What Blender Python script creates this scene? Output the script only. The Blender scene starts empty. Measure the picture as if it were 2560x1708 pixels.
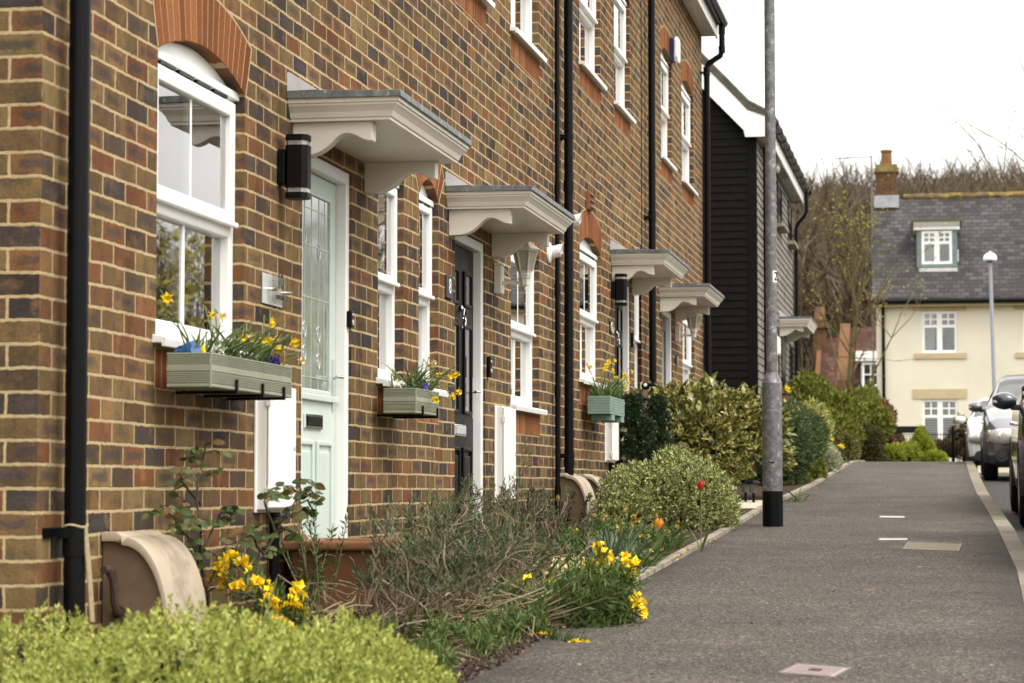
import bpy, bmesh, math, random
import numpy as np
from mathutils import Vector, Matrix
R = math.radians
rnd = random.Random(7)
rng = np.random.default_rng(11)
SC = bpy.context.scene

# ------------------------------------------------------------------ camera
EYE = 0.90
CX, FPX = 2.774, 6044.0
YAW, PITCH = R(10.27), R(3.49)
cam_d = bpy.data.cameras.new('camera')
cam = bpy.data.objects.new('camera', cam_d)
SC.collection.objects.link(cam)
cam.location = (CX, 0, EYE)
cam.rotation_euler = (math.pi / 2 + PITCH, 0, YAW)
cam_d.lens = 85.0
cam_d.sensor_width = 36.0
cam_d.clip_start = 0.1
cam_d.clip_end = 2000
cam_d.dof.use_dof = True
cam_d.dof.focus_distance = 13.5
cam_d.dof.aperture_fstop = 6.0
SC.camera = cam

# ------------------------------------------------------------------ world, sun, exposure
SUN_EL, SUN_AZ = R(52), R(118)          # azimuth clockwise from +Y
w = bpy.data.worlds.new('World')
SC.world = w
w.use_nodes = True
nt = w.node_tree
nt.nodes.clear()
sky = nt.nodes.new('ShaderNodeTexSky')
sky.sky_type = 'NISHITA'
sky.sun_disc = False
sky.sun_elevation = SUN_EL
sky.sun_rotation = SUN_AZ
sky.air_density = 1.0
sky.dust_density = 6.0
sky.ozone_density = 1.0
hs = nt.nodes.new('ShaderNodeHueSaturation')
hs.inputs['Saturation'].default_value = 0.10
mixc = nt.nodes.new('ShaderNodeMixRGB')
mixc.blend_type = 'MULTIPLY'
mixc.inputs[0].default_value = 1.0
mixc.inputs[2].default_value = (1.0, 0.985, 0.955, 1)
bg = nt.nodes.new('ShaderNodeBackground')
bg.inputs['Strength'].default_value = 0.08
bg2 = nt.nodes.new('ShaderNodeBackground')          # the bright even cloud layer
bg2.inputs['Color'].default_value = (1.0, 0.985, 0.95, 1)
tcw = nt.nodes.new('ShaderNodeTexCoord')
spw = nt.nodes.new('ShaderNodeSeparateXYZ')
mrw = nt.nodes.new('ShaderNodeMapRange')            # overcast sky: brightest overhead
mrw.inputs['From Min'].default_value = 0.0
mrw.inputs['From Max'].default_value = 1.0
mrw.inputs['To Min'].default_value = 0.92
mrw.inputs['To Max'].default_value = 2.3
nt.links.new(tcw.outputs['Generated'], spw.inputs[0])
nt.links.new(spw.outputs['Z'], mrw.inputs['Value'])
nzw = nt.nodes.new('ShaderNodeTexNoise'); nzw.inputs['Scale'].default_value = 5.0; nzw.inputs['Detail'].default_value = 4
mpw = nt.nodes.new('ShaderNodeMapping'); mpw.inputs['Scale'].default_value = (1, 1, 3)
nt.links.new(tcw.outputs['Generated'], mpw.inputs[0]); nt.links.new(mpw.outputs[0], nzw.inputs['Vector'])
clw = nt.nodes.new('ShaderNodeMapRange'); clw.inputs['From Min'].default_value = .3; clw.inputs['From Max'].default_value = .7
clw.inputs['To Min'].default_value = .86; clw.inputs['To Max'].default_value = 1.08          # faint cloud tone
nt.links.new(nzw.outputs['Fac'], clw.inputs['Value'])
mlw = nt.nodes.new('ShaderNodeMath'); mlw.operation = 'MULTIPLY'
nt.links.new(mrw.outputs[0], mlw.inputs[0]); nt.links.new(clw.outputs[0], mlw.inputs[1])
nt.links.new(mlw.outputs[0], bg2.inputs['Strength'])
adds = nt.nodes.new('ShaderNodeAddShader')
wo = nt.nodes.new('ShaderNodeOutputWorld')
nt.links.new(sky.outputs[0], hs.inputs['Color'])
nt.links.new(hs.outputs[0], mixc.inputs[1])
nt.links.new(mixc.outputs[0], bg.inputs[0])
nt.links.new(bg.outputs[0], adds.inputs[0])
nt.links.new(bg2.outputs[0], adds.inputs[1])
nt.links.new(adds.outputs[0], wo.inputs[0])
sun_d = bpy.data.lights.new('sun', 'SUN')
sun_d.energy = 1.2
sun_d.angle = R(24)
sun_d.color = (1.0, 0.95, 0.88)
sun = bpy.data.objects.new('sun', sun_d)
SC.collection.objects.link(sun)
sdir = Vector((math.sin(SUN_AZ) * math.cos(SUN_EL), math.cos(SUN_AZ) * math.cos(SUN_EL), math.sin(SUN_EL)))
sun.rotation_euler = sdir.to_track_quat('Z', 'Y').to_euler()
SC.view_settings.view_transform = 'Standard'
SC.view_settings.look = 'None'
SC.view_settings.exposure = 0.25
SC.view_settings.gamma = 1.0
SC.cycles.use_denoising = True
SC.cycles.max_bounces = 8
SC.cycles.transparent_max_bounces = 12

# ------------------------------------------------------------------ survey helpers: sight lines of the photograph to points in the street
_r = Vector((math.cos(YAW), math.sin(YAW), 0))
_f = Vector((-math.sin(YAW) * math.cos(PITCH), math.cos(YAW) * math.cos(PITCH), math.sin(PITCH)))
_u = _r.cross(_f)
def ray(px, py):
    return _r * ((px - 1280) / FPX) - _u * ((py - 854) / FPX) + _f
def PX(px, py, X=0.0):
    d = ray(px, py); t = (X - CX) / d.x
    return Vector((X, d.y * t, EYE + d.z * t))
def PY(px, py, Y):
    d = ray(px, py); t = Y / d.y
    return Vector((CX + d.x * t, Y, EYE + d.z * t))
def g(y):
    """height of the street at distance y: a steady rise to a crest, then nearly level"""
    if y < 33: return 0.0365 * y
    if y < 39:
        t = y - 33
        return 0.0365 * 33 + 0.0365 * t - (0.0365 - 0.006) * t * t / 12
    b = 0.0365 * 33 + 0.0365 * 6 - 0.0305 * 3
    return b + 0.006 * (y - 39)
def PG(px, py, dz=0.0):
    y = 10.0
    for _ in range(60):
        d = ray(px, py)
        # step along the ray to where z == g
        t = y / d.y
        z = EYE + d.z * t
        y += (z - (g(y) + dz)) * 8
        y = max(3, min(60, y))
    return PY(px, py, y)
def Yw(px, py=854, X=0.0): return PX(px, py, X).y

# ------------------------------------------------------------------ scene graph helpers
COL = SC.collection
def tag(o, label=None, cat=None, group=None, kind=None):
    if label: o['label'] = label
    if cat: o['category'] = cat
    if group: o['group'] = group
    if kind: o['kind'] = kind
    return o
ORG = {}
def thing(name, loc, label, cat, group=None, rz=0.0):
    o = bpy.data.objects.new(name, None)
    o.empty_display_size = 0.1
    COL.objects.link(o)
    o.location = loc
    o.rotation_euler = (0, 0, rz)
    ORG[o.name] = Vector(loc)
    return tag(o, label, cat, group)
def dup(root, loc, label, group=None, rz=None):
    r = root.copy(); COL.objects.link(r); r.location = loc
    if rz is not None: r.rotation_euler = (0, 0, rz)
    r['label'] = label
    if group: r['group'] = group
    for ch in list(root.children):
        c = ch.copy(); COL.objects.link(c); c.parent = r
        for g2 in list(ch.children):
            d = g2.copy(); COL.objects.link(d); d.parent = c
    return r
def org(o):
    while o is not None and o.name not in ORG: o = o.parent
    return ORG[o.name] if o is not None else Vector((0, 0, 0))

class MB:
    """collects simple solids and sheets; build() links them as one mesh object"""
    def __init__(s): s.v = []; s.f = []; s.m = []
    def add(s, vs, fs, mi=0):
        n = len(s.v); s.v += [tuple(p) for p in vs]
        s.f += [tuple(i + n for i in f) for f in fs]; s.m += [mi] * len(fs)
    def box(s, x0, x1, y0, y1, z0, z1, mi=0, M=None):
        if x0 > x1: x0, x1 = x1, x0
        if y0 > y1: y0, y1 = y1, y0
        if z0 > z1: z0, z1 = z1, z0
        vs = [Vector(p) for p in ((x0,y0,z0),(x1,y0,z0),(x1,y1,z0),(x0,y1,z0),(x0,y0,z1),(x1,y0,z1),(x1,y1,z1),(x0,y1,z1))]
        if M is not None: vs = [M @ p for p in vs]
        s.add(vs, [(3,2,1,0),(4,5,6,7),(0,1,5,4),(1,2,6,5),(2,3,7,6),(3,0,4,7)], mi)
    def prism(s, poly, axis, a, b, mi=0):
        """poly: list of 2-d points in the plane across the axis ('x': (y,z); 'y': (x,z); 'z': (x,y))"""
        n = len(poly)
        def p3(p, t): return {'x': (t, p[0], p[1]), 'y': (p[0], t, p[1]), 'z': (p[0], p[1], t)}[axis]
        vs = [p3(p, a) for p in poly] + [p3(p, b) for p in poly]
        fs = [tuple(range(n))[::-1], tuple(range(n, 2 * n))]
        fs += [(i, (i + 1) % n, n + (i + 1) % n, n + i) for i in range(n)]
        s.add(vs, fs, mi)
    def tube(s, pts, r, n=8, mi=0, caps=True):
        pts = [Vector(p) for p in pts]; k = len(pts)
        rs = r if isinstance(r, (list, tuple)) else [r] * k
        vs = []
        ref = Vector((0, 0, 1))
        tt = (pts[-1] - pts[0])
        if abs(tt.normalized().z) > .8: ref = Vector((1, 0, 0))
        for i, p in enumerate(pts):
            t = (pts[min(i + 1, k - 1)] - pts[max(i - 1, 0)]).normalized()
            a = t.cross(ref)
            if a.length < 1e-4: a = t.cross(Vector((0.31, 0.87, 0.2)))
            a.normalize(); b = t.cross(a).normalized()
            for j in range(n):
                an = 2 * math.pi * j / n
                vs.append(p + (a * math.cos(an) + b * math.sin(an)) * rs[i])
        fs = []
        for i in range(k - 1):
            for j in range(n):
                fs.append((i*n + j, i*n + (j+1) % n, (i+1)*n + (j+1) % n, (i+1)*n + j))
        if caps:
            fs.append(tuple(range(n))[::-1]); fs.append(tuple(range((k-1)*n, k*n)))
        s.add(vs, fs, mi)
    def lathe(s, prof, c, n=16, mi=0, M=None):
        vs = []; k = len(prof)
        for r_, z in prof:
            for j in range(n):
                a = 2 * math.pi * j / n
                p = Vector((r_ * math.cos(a), r_ * math.sin(a), z))
                if M is not None: p = M @ p
                vs.append(p + Vector(c))
        fs = [(i*n + j, i*n + (j+1) % n, (i+1)*n + (j+1) % n, (i+1)*n + j) for i in range(k-1) for j in range(n)]
        fs.append(tuple(range(n))[::-1]); fs.append(tuple(range((k-1)*n, k*n)))
        s.add(vs, fs, mi)
    def build(s, name, mats, parent=None, bevel=0.0, smooth=False, seg=2):
        off = org(parent) if parent is not None else Vector((0, 0, 0))
        me = bpy.data.meshes.new(name)
        me.from_pydata([(p[0]-off.x, p[1]-off.y, p[2]-off.z) for p in s.v], [], s.f)
        if not isinstance(mats, (list, tuple)): mats = [mats]
        for m in mats: me.materials.append(m)
        me.polygons.foreach_set('material_index', s.m)
        me.validate()
        bm = bmesh.new(); bm.from_mesh(me)
        bmesh.ops.recalc_face_normals(bm, faces=bm.faces)
        bm.to_mesh(me); bm.free()
        if smooth: me.polygons.foreach_set('use_smooth', [True] * len(me.polygons))
        me.update()
        o = bpy.data.objects.new(name, me); COL.objects.link(o)
        if parent is not None: o.parent = parent
        if bevel:
            b = o.modifiers.new('bevel', 'BEVEL'); b.width = bevel; b.segments = seg; b.limit_method = 'ANGLE'; b.angle_limit = R(40)
        if smooth:
            try:
                e = o.modifiers.new('edge', 'EDGE_SPLIT'); e.split_angle = R(38)
            except Exception: pass
        return o

def rawmesh(name, V, F, mats, parent=None, smooth=False, mi=None):
    """fast path for leaf clouds: V (n,3) array, F (m,k) array or list of arrays"""
    off = org(parent) if parent is not None else Vector((0, 0, 0))
    V = np.asarray(V, dtype=np.float64) - np.array(off)
    Fs = F if isinstance(F, list) else [F]
    me = bpy.data.meshes.new(name)
    nl = sum(f.size for f in Fs); nf = sum(len(f) for f in Fs)
    me.vertices.add(len(V)); me.vertices.foreach_set('co', V.astype(np.float32).ravel())
    me.loops.add(nl); me.loops.foreach_set('vertex_index', np.concatenate([f.ravel() for f in Fs]).astype(np.int32))
    me.polygons.add(nf)
    tot = np.concatenate([np.full(len(f), f.shape[1]) for f in Fs]).astype(np.int32)
    st = np.concatenate([[0], np.cumsum(tot)[:-1]]).astype(np.int32)
    me.polygons.foreach_set('loop_start', st); me.polygons.foreach_set('loop_total', tot)
    if not isinstance(mats, (list, tuple)): mats = [mats]
    for m in mats: me.materials.append(m)
    if mi is not None: me.polygons.foreach_set('material_index', np.asarray(mi, dtype=np.int32))
    if smooth: me.polygons.foreach_set('use_smooth', [True] * nf)
    me.update(calc_edges=True); me.validate()
    o = bpy.data.objects.new(name, me); COL.objects.link(o)
    if parent is not None: o.parent = parent
    return o

def text(body, size, pos, parent, mat, name='numeral', rot=(math.pi/2, 0, math.pi/2), sx=1.0, extrude=0.0015):
    c = bpy.data.curves.new(name, 'FONT'); c.body = body; c.size = size; c.extrude = extrude
    c.align_x = 'CENTER'; c.align_y = 'CENTER'
    t = bpy.data.objects.new(name + '_curve', c); COL.objects.link(t)
    bpy.context.view_layer.update()
    me = bpy.data.meshes.new_from_object(t.evaluated_get(bpy.context.evaluated_depsgraph_get()))
    bpy.data.objects.remove(t)
    o = bpy.data.objects.new(name, me); COL.objects.link(o)
    me.materials.clear(); me.materials.append(mat)
    off = org(parent)
    o.parent = parent; o.location = Vector(pos) - off; o.rotation_euler = rot; o.scale = (sx, 1, 1)
    return o

# ------------------------------------------------------------------ materials
def nodes(name):
    m = bpy.data.materials.new(name); m.use_nodes = True
    n = m.node_tree; b = n.nodes['Principled BSDF']
    return m, n, b
def lk(n, a, b): n.links.new(a, b)
def noise(n, scale, detail=3, vec=None, rough=.55, dim='3D'):
    t = n.nodes.new('ShaderNodeTexNoise'); t.inputs['Scale'].default_value = scale
    t.inputs['Detail'].default_value = detail; t.inputs['Roughness'].default_value = rough
    if vec is not None: lk(n, vec, t.inputs['Vector'])
    return t
def ramp(n, stops, fac, interp='LINEAR'):
    r = n.nodes.new('ShaderNodeValToRGB'); e = r.color_ramp; e.interpolation = interp
    while len(e.elements) < len(stops): e.elements.new(0.5)
    for el, (p, c) in zip(e.elements, stops):
        el.position = p; el.color = (c[0], c[1], c[2], 1)
    lk(n, fac, r.inputs['Fac']); return r
def pos(n): return n.nodes.new('ShaderNodeNewGeometry')
def bump(n, b, h, strength=.3, dist=.01):
    k = n.nodes.new('ShaderNodeBump'); k.inputs['Strength'].default_value = strength; k.inputs['Distance'].default_value = dist
    lk(n, h, k.inputs['Height']); lk(n, k.outputs[0], b.inputs['Normal']); return k
def mixrgb(n, fac, a, c, mode='MIX'):
    x = n.nodes.new('ShaderNodeMixRGB'); x.blend_type = mode
    if hasattr(fac, 'links') or not isinstance(fac, (int, float)): lk(n, fac, x.inputs[0])
    else: x.inputs[0].default_value = fac
    for i, v in ((1, a), (2, c)):
        if isinstance(v, (tuple, list)): x.inputs[i].default_value = (v[0], v[1], v[2], 1)
        else: lk(n, v, x.inputs[i])
    return x
def math_(n, op, a, b=None):
    x = n.nodes.new('ShaderNodeMath'); x.operation = op
    for i, v in ((0, a), (1, b)):
        if v is None: continue
        if isinstance(v, (int, float)): x.inputs[i].default_value = v
        else: lk(n, v, x.inputs[i])
    return x.outputs[0]
def plain(name, col, rough=.5, var=.12, scale=6, metal=0.0, bmp=0.0, bscale=60, spec=None, dirt=None):
    m, n, b = nodes(name)
    if spec is None: spec = .5 if rough < .5 else (.3 if rough < .7 else .08)
    p = pos(n)
    t = noise(n, scale, 4, p.outputs['Position'])
    lo = tuple(c * (1 - var) for c in col); hi = tuple(min(1, c * (1 + var)) for c in col)
    r = ramp(n, [(.3, lo), (.7, hi)], t.outputs['Fac'])
    out = r.outputs[0]
    if dirt:
        t2 = noise(n, dirt[1], 6, p.outputs['Position'], .7)
        r2 = ramp(n, [(dirt[2], (0, 0, 0)), (dirt[2] + .15, (1, 1, 1))], t2.outputs['Fac'])
        mx = mixrgb(n, r2.outputs[0], out, dirt[0]); out = mx.outputs[0]
    lk(n, out, b.inputs['Base Color'])
    t3 = noise(n, scale * 3, 3, p.outputs['Position'])
    rr = n.nodes.new('ShaderNodeMapRange'); rr.inputs['To Min'].default_value = max(.02, rough - .1); rr.inputs['To Max'].default_value = min(1, rough + .1)
    lk(n, t3.outputs['Fac'], rr.inputs['Value']); lk(n, rr.outputs[0], b.inputs['Roughness'])
    b.inputs['Metallic'].default_value = metal
    b.inputs['Specular IOR Level'].default_value = spec
    if bmp:
        t4 = noise(n, bscale, 4, p.outputs['Position']); bump(n, b, t4.outputs['Fac'], bmp, .004)
    return m

def box_uv(n):
    """(u, z, 0): u runs along the wall whichever way it faces"""
    p = pos(n)
    s = n.nodes.new('ShaderNodeSeparateXYZ'); lk(n, p.outputs['Position'], s.inputs[0])
    q = n.nodes.new('ShaderNodeSeparateXYZ'); lk(n, p.outputs['True Normal'], q.inputs[0])
    ax = math_(n, 'ABSOLUTE', q.outputs['X'])
    side = math_(n, 'GREATER_THAN', ax, .5)
    inv = math_(n, 'SUBTRACT', 1.0, side)
    u = math_(n, 'ADD', math_(n, 'MULTIPLY', s.outputs['Y'], side), math_(n, 'MULTIPLY', math_(n, 'ADD', s.outputs['X'], .105), inv))
    c = n.nodes.new('ShaderNodeCombineXYZ'); lk(n, u, c.inputs[0]); lk(n, s.outputs['Z'], c.inputs[1])
    return p, c

def brick_mat(name, stops, mortar, bw=.225, bh=.075, gap=.0064, zoff=0.0, wob=.0058):
    m, n, b = nodes(name)
    p, c = box_uv(n)
    # ragged edges
    nz = noise(n, 38, 3, p.outputs['Position'], .6)
    sub = n.nodes.new('ShaderNodeVectorMath'); sub.operation = 'SUBTRACT'; sub.inputs[1].default_value = (.5, .5 + zoff, .5)
    lk(n, nz.outputs['Color'], sub.inputs[0])
    sc = n.nodes.new('ShaderNodeVectorMath'); sc.operation = 'SCALE'; sc.inputs['Scale'].default_value = wob * 2; lk(n, sub.outputs[0], sc.inputs[0])
    nz2 = noise(n, 2.2, 2, p.outputs['Position'], .5)
    sub2 = n.nodes.new('ShaderNodeVectorMath'); sub2.operation = 'SUBTRACT'; sub2.inputs[1].default_value = (.5, .5, .5); lk(n, nz2.outputs['Color'], sub2.inputs[0])
    sc2 = n.nodes.new('ShaderNodeVectorMath'); sc2.operation = 'SCALE'; sc2.inputs['Scale'].default_value = .012; lk(n, sub2.outputs[0], sc2.inputs[0])
    ad = n.nodes.new('ShaderNodeVectorMath'); ad.operation = 'ADD'; lk(n, c.outputs[0], ad.inputs[0]); lk(n, sc.outputs[0], ad.inputs[1])
    ad2 = n.nodes.new('ShaderNodeVectorMath'); ad2.operation = 'ADD'; lk(n, ad.outputs[0], ad2.inputs[0]); lk(n, sc2.outputs[0], ad2.inputs[1])
    t = n.nodes.new('ShaderNodeTexBrick')
    t.inputs['Scale'].default_value = 1.0
    t.inputs['Color1'].default_value = (0, 0, 0, 1); t.inputs['Color2'].default_value = (1, 1, 1, 1)
    t.inputs['Mortar'].default_value = (0, 0, 0, 1)
    t.inputs['Mortar Size'].default_value = gap; t.inputs['Mortar Smooth'].default_value = .25
    t.inputs['Brick Width'].default_value = bw; t.inputs['Row Height'].default_value = bh
    lk(n, ad2.outputs[0], t.inputs['Vector'])
    r = ramp(n, stops, t.outputs['Color'], 'LINEAR')
    # index and inner position of every brick, for burnt hearts, odd tones and dog-eared faces
    q2 = n.nodes.new('ShaderNodeSeparateXYZ'); lk(n, ad2.outputs[0], q2.inputs[0])
    vrow = math_(n, 'DIVIDE', q2.outputs['Y'], bh); row = math_(n, 'FLOOR', vrow)
    even = math_(n, 'SUBTRACT', 1.0, math_(n, 'ABSOLUTE', math_(n, 'MODULO', row, 2.0)))
    ucol = math_(n, 'ADD', math_(n, 'DIVIDE', q2.outputs['X'], bw), math_(n, 'MULTIPLY', even, .5)); col = math_(n, 'FLOOR', ucol)
    cc = n.nodes.new('ShaderNodeCombineXYZ'); lk(n, row, cc.inputs[0]); lk(n, col, cc.inputs[1])
    wn = n.nodes.new('ShaderNodeTexWhiteNoise'); wn.noise_dimensions = '2D'; lk(n, cc.outputs[0], wn.inputs['Vector'])
    fx = math_(n, 'SUBTRACT', ucol, col); fz = math_(n, 'SUBTRACT', vrow, row)
    ex = math_(n, 'MULTIPLY', math_(n, 'MINIMUM', fx, math_(n, 'SUBTRACT', 1.0, fx)), bw)
    ez = math_(n, 'MULTIPLY', math_(n, 'MINIMUM', fz, math_(n, 'SUBTRACT', 1.0, fz)), bh * 1.6)
    ed = math_(n, 'MINIMUM', ex, ez)
    hn = noise(n, 22, 3, p.outputs['Position'], .6)
    ed2 = math_(n, 'ADD', ed, math_(n, 'MULTIPLY', math_(n, 'SUBTRACT', hn.outputs['Fac'], .5), .05))
    heart = ramp(n, [(.028, (0, 0, 0)), (.046, (1, 1, 1))], ed2)
    pick = ramp(n, [(.60, (0, 0, 0)), (.66, (1, 1, 1))], wn.outputs['Value'])
    hm = math_(n, 'MULTIPLY', math_(n, 'MULTIPLY', heart.outputs[0], pick.outputs[0]), .72)
    r = mixrgb(n, hm, r.outputs[0], (.066, .056, .055))
    tone = ramp(n, [(0, (.78, .76, .74)), (.5, (1, 1, 1)), (1, (1.22, 1.18, 1.1))], wn.outputs['Color'])
    r = mixrgb(n, 1.0, r.outputs[0], tone.outputs[0], 'MULTIPLY')
    # blotches inside the bricks: burnt hearts, kiss marks, sandy faces
    b1 = noise(n, 16, 5, p.outputs['Position'], .65)
    blot = ramp(n, [(.50, (0, 0, 0)), (.66, (1, 1, 1))], b1.outputs['Fac'])
    dark = mixrgb(n, math_(n, 'MULTIPLY', blot.outputs[0], .55), r.outputs[0], (.052, .045, .043))
    b2 = noise(n, 9, 4, p.outputs['Position'], .6)
    blot2 = ramp(n, [(.53, (0, 0, 0)), (.7, (1, 1, 1))], b2.outputs['Fac'])
    warm = mixrgb(n, math_(n, 'MULTIPLY', blot2.outputs[0], .5), dark.outputs[0], (.30, .16, .06))
    b3 = noise(n, 170, 3, p.outputs['Position'], .7)
    gr = ramp(n, [(.3, (.62, .62, .62)), (.7, (1.25, 1.25, 1.25))], b3.outputs['Fac'])
    grain = mixrgb(n, .8, warm.outputs[0], gr.outputs[0], 'MULTIPLY')
    mn = noise(n, 60, 4, p.outputs['Position'], .7)
    mr = ramp(n, [(.25, tuple(v * .72 for v in mortar)), (.7, tuple(min(1, v * 1.12) for v in mortar))], mn.outputs['Fac'])
    stm = n.nodes.new('ShaderNodeMapping'); stm.inputs['Scale'].default_value = (5, 5, .35); lk(n, p.outputs['Position'], stm.inputs['Vector'])
    big = noise(n, .7, 5, stm.outputs[0], .6)
    bigr = ramp(n, [(.28, (.68, .66, .63)), (.5, (.98, .97, .96)), (.75, (1.14, 1.12, 1.06))], big.outputs['Fac'])
    fin = mixrgb(n, t.outputs['Fac'], grain.outputs[0], mr.outputs[0])
    fin2 = mixrgb(n, 1.0, fin.outputs[0], bigr.outputs[0], 'MULTIPLY')
    # splashed dirt near the ground
    s3 = n.nodes.new('ShaderNodeSeparateXYZ'); lk(n, p.outputs['Position'], s3.inputs[0])
    zr_ = math_(n, 'SUBTRACT', s3.outputs['Z'], math_(n, 'MULTIPLY', s3.outputs['Y'], .0365))
    dn = noise(n, 3.5, 5, p.outputs['Position'], .7)
    zz_ = math_(n, 'ADD', zr_, math_(n, 'MULTIPLY', math_(n, 'SUBTRACT', dn.outputs['Fac'], .5), .5))
    dr = ramp(n, [(.05, (.62, .58, .53)), (.42, (1, 1, 1))], zz_)
    fin2 = mixrgb(n, 1.0, fin2.outputs[0], dr.outputs[0], 'MULTIPLY')
    lk(n, fin2.outputs[0], b.inputs['Base Color'])
    b.inputs['Roughness'].default_value = .9
    b.inputs['Specular IOR Level'].default_value = .06
    h = math_(n, 'SUBTRACT', 1.0, t.outputs['Fac'])
    h2 = math_(n, 'ADD', h, math_(n, 'MULTIPLY', b3.outputs['Fac'], .22))
    h3 = math_(n, 'ADD', h2, math_(n, 'MULTIPLY', b1.outputs['Fac'], .35))
    bump(n, b, h3, 1.0, .009)
    return m

STOCK = [(0.0, (.046, .038, .036)), (.10, (.068, .053, .045)), (.20, (.115, .072, .036)), (.33, (.192, .130, .060)), (.45, (.138, .086, .042)),
         (.55, (.212, .148, .070)), (.65, (.155, .063, .031)), (.76, (.190, .090, .042)), (.87, (.142, .088, .046)), (1.0, (.060, .046, .042))]
M = {}
M['brick'] = brick_mat('stock_brick', STOCK, (.47, .355, .20))
M['brick_far'] = brick_mat('red_brick', [(0, (.105, .05, .025)), (.5, (.15, .075, .036)), (1, (.085, .048, .028))], (.20, .15, .095))
M['mortar'] = plain('mortar', (.42, .32, .19), .95, .15, 50, bmp=.4, bscale=120)
def rubbed():
    m, n, b = nodes('red_rubbed_brick')
    p = pos(n)
    isl = p.outputs['Random Per Island']
    r = ramp(n, [(0, (.15, .052, .022)), (.35, (.21, .074, .028)), (.7, (.25, .09, .034)), (1, (.30, .12, .048))], isl)
    t = noise(n, 70, 4, p.outputs['Position'], .7)
    gr = ramp(n, [(.3, (.72, .72, .72)), (.75, (1.15, 1.15, 1.15))], t.outputs['Fac'])
    x = mixrgb(n, 1, r.outputs[0], gr.outputs[0], 'MULTIPLY')
    lk(n, x.outputs[0], b.inputs['Base Color']); b.inputs['Roughness'].default_value = .9; b.inputs['Specular IOR Level'].default_value = .06
    bump(n, b, t.outputs['Fac'], .3, .004)
    return m
M['rubbed'] = rubbed()
M['upvc'] = plain('white_upvc', (.84, .83, .80), .32, .03, 3, spec=.5)
M['cabinet'] = plain('cabinet_white', (.82, .80, .76), .45, .04, 2, dirt=((.55, .48, .38), 5, .66))
M['cream'] = plain('cream_paint', (.72, .665, .565), .36, .04, 4, dirt=((.56, .50, .39), 9, .60))
M['lead'] = plain('lead_sheet', (.13, .14, .14), .55, .35, 14, dirt=((.42, .42, .40), 22, .56), bmp=.2)
M['zinc'] = plain('flashing', (.62, .63, .65), .5, .12, 12, metal=.2)
M['black'] = plain('black_plastic', (.0035, .0035, .004), .36, .25, 4, spec=.14)
M['blackm'] = plain('black_metal', (.004, .004, .0045), .45, .2, 6, spec=.12)
M['boards'] = plain('black_stained_boards', (.0045, .0042, .0042), .55, .35, 9, bmp=.4, bscale=40, spec=.10)
M['boards_side'] = plain('grey_beige_boards', (.20, .18, .155), .75, .3, 5, bmp=.4, bscale=40, dirt=((.05, .045, .04), 3, .55))  # street-side boards, a paler grey-beige than the black gable boards
M['mint'] = plain('mint_paint', (.54, .62, .555), .38, .03, 5, bmp=.06, bscale=90)
M['doorblack'] = plain('black_door_paint', (.0035, .0035, .0035), .4, .15, 6, bmp=.15, bscale=60, spec=.14)
M['doorgrey'] = plain('grey_door_paint', (.10, .095, .09), .45, .1, 6)
M['chrome'] = plain('chrome', (.75, .75, .74), .14, .06, 10, metal=1.0)
M['steel'] = plain('brushed_steel', (.60, .60, .59), .42, .06, 20, metal=.45)
M['slate'] = plain('slate_plate', (.05, .052, .055), .6, .2, 30)
M['ink'] = plain('dark_lettering', (.02, .02, .02), .5, .1)
M['whiteink'] = plain('white_lettering', (.8, .8, .78), .5, .04)
M['sage'] = plain('sage_paint', (.27, .285, .20), .6, .08, 9, bmp=.2, bscale=60, dirt=((.16, .17, .11), 14, .62))
M['teal'] = plain('blue_green_paint', (.20, .29, .245), .6, .07, 9, bmp=.2, bscale=60)
M['terracotta'] = plain('terracotta_plastic', (.20, .088, .042), .5, .1, 5, dirt=((.18, .08, .045), 6, .58))
M['gasbox'] = plain('beige_moulding', (.40, .325, .235), .62, .07, 5, dirt=((.26, .20, .14), 4, .52), bmp=.12, bscale=50)
M['gasside'] = plain('brown_side_panel', (.155, .105, .066), .75, .16, 9, bmp=.2, bscale=60, dirt=((.09, .062, .04), 7, .56))
M['iron'] = plain('rusty_iron', (.06, .042, .034), .7, .4, 16, bmp=.4)
M['rope'] = plain('jute_rope', (.42, .34, .21), .9, .2, 90, bmp=.8, bscale=260)
M['greenwire'] = plain('green_cable', (.06, .16, .10), .5, .1)
M['soil'] = plain('garden_soil', (.05, .036, .025), .98, .5, 26, bmp=1.0, bscale=40, dirt=((.14, .10, .065), 60, .6))
M['gravel'] = plain('pale_gravel', (.5, .44, .34), .95, .35, 70, bmp=1.0, bscale=90)
M['edging'] = plain('concrete_edging', (.30, .26, .20), .92, .2, 12, bmp=.3, bscale=110, dirt=((.10, .08, .055), 7, .50))
M['tan_skin'] = None
def galv():
    m, n, b = nodes('galvanised_steel')
    p = pos(n)
    v = n.nodes.new('ShaderNodeTexVoronoi'); v.inputs['Scale'].default_value = 55; lk(n, p.outputs['Position'], v.inputs['Vector'])
    t = noise(n, 20, 5, p.outputs['Position'], .7)
    r = ramp(n, [(.28, (.085, .088, .092)), (.54, (.135, .138, .143)), (.68, (.30, .30, .295))], t.outputs['Fac'])
    x = mixrgb(n, .3, r.outputs[0], v.outputs['Color'], 'OVERLAY')
    h = n.nodes.new('ShaderNodeHueSaturation'); h.inputs['Saturation'].default_value = .06; lk(n, x.outputs[0], h.inputs['Color'])
    lk(n, h.outputs[0], b.inputs['Base Color']); b.inputs['Metallic'].default_value = .35; b.inputs['Roughness'].default_value = .55
    bump(n, b, t.outputs['Fac'], .12, .004)
    return m
M['galv'] = galv()
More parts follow.
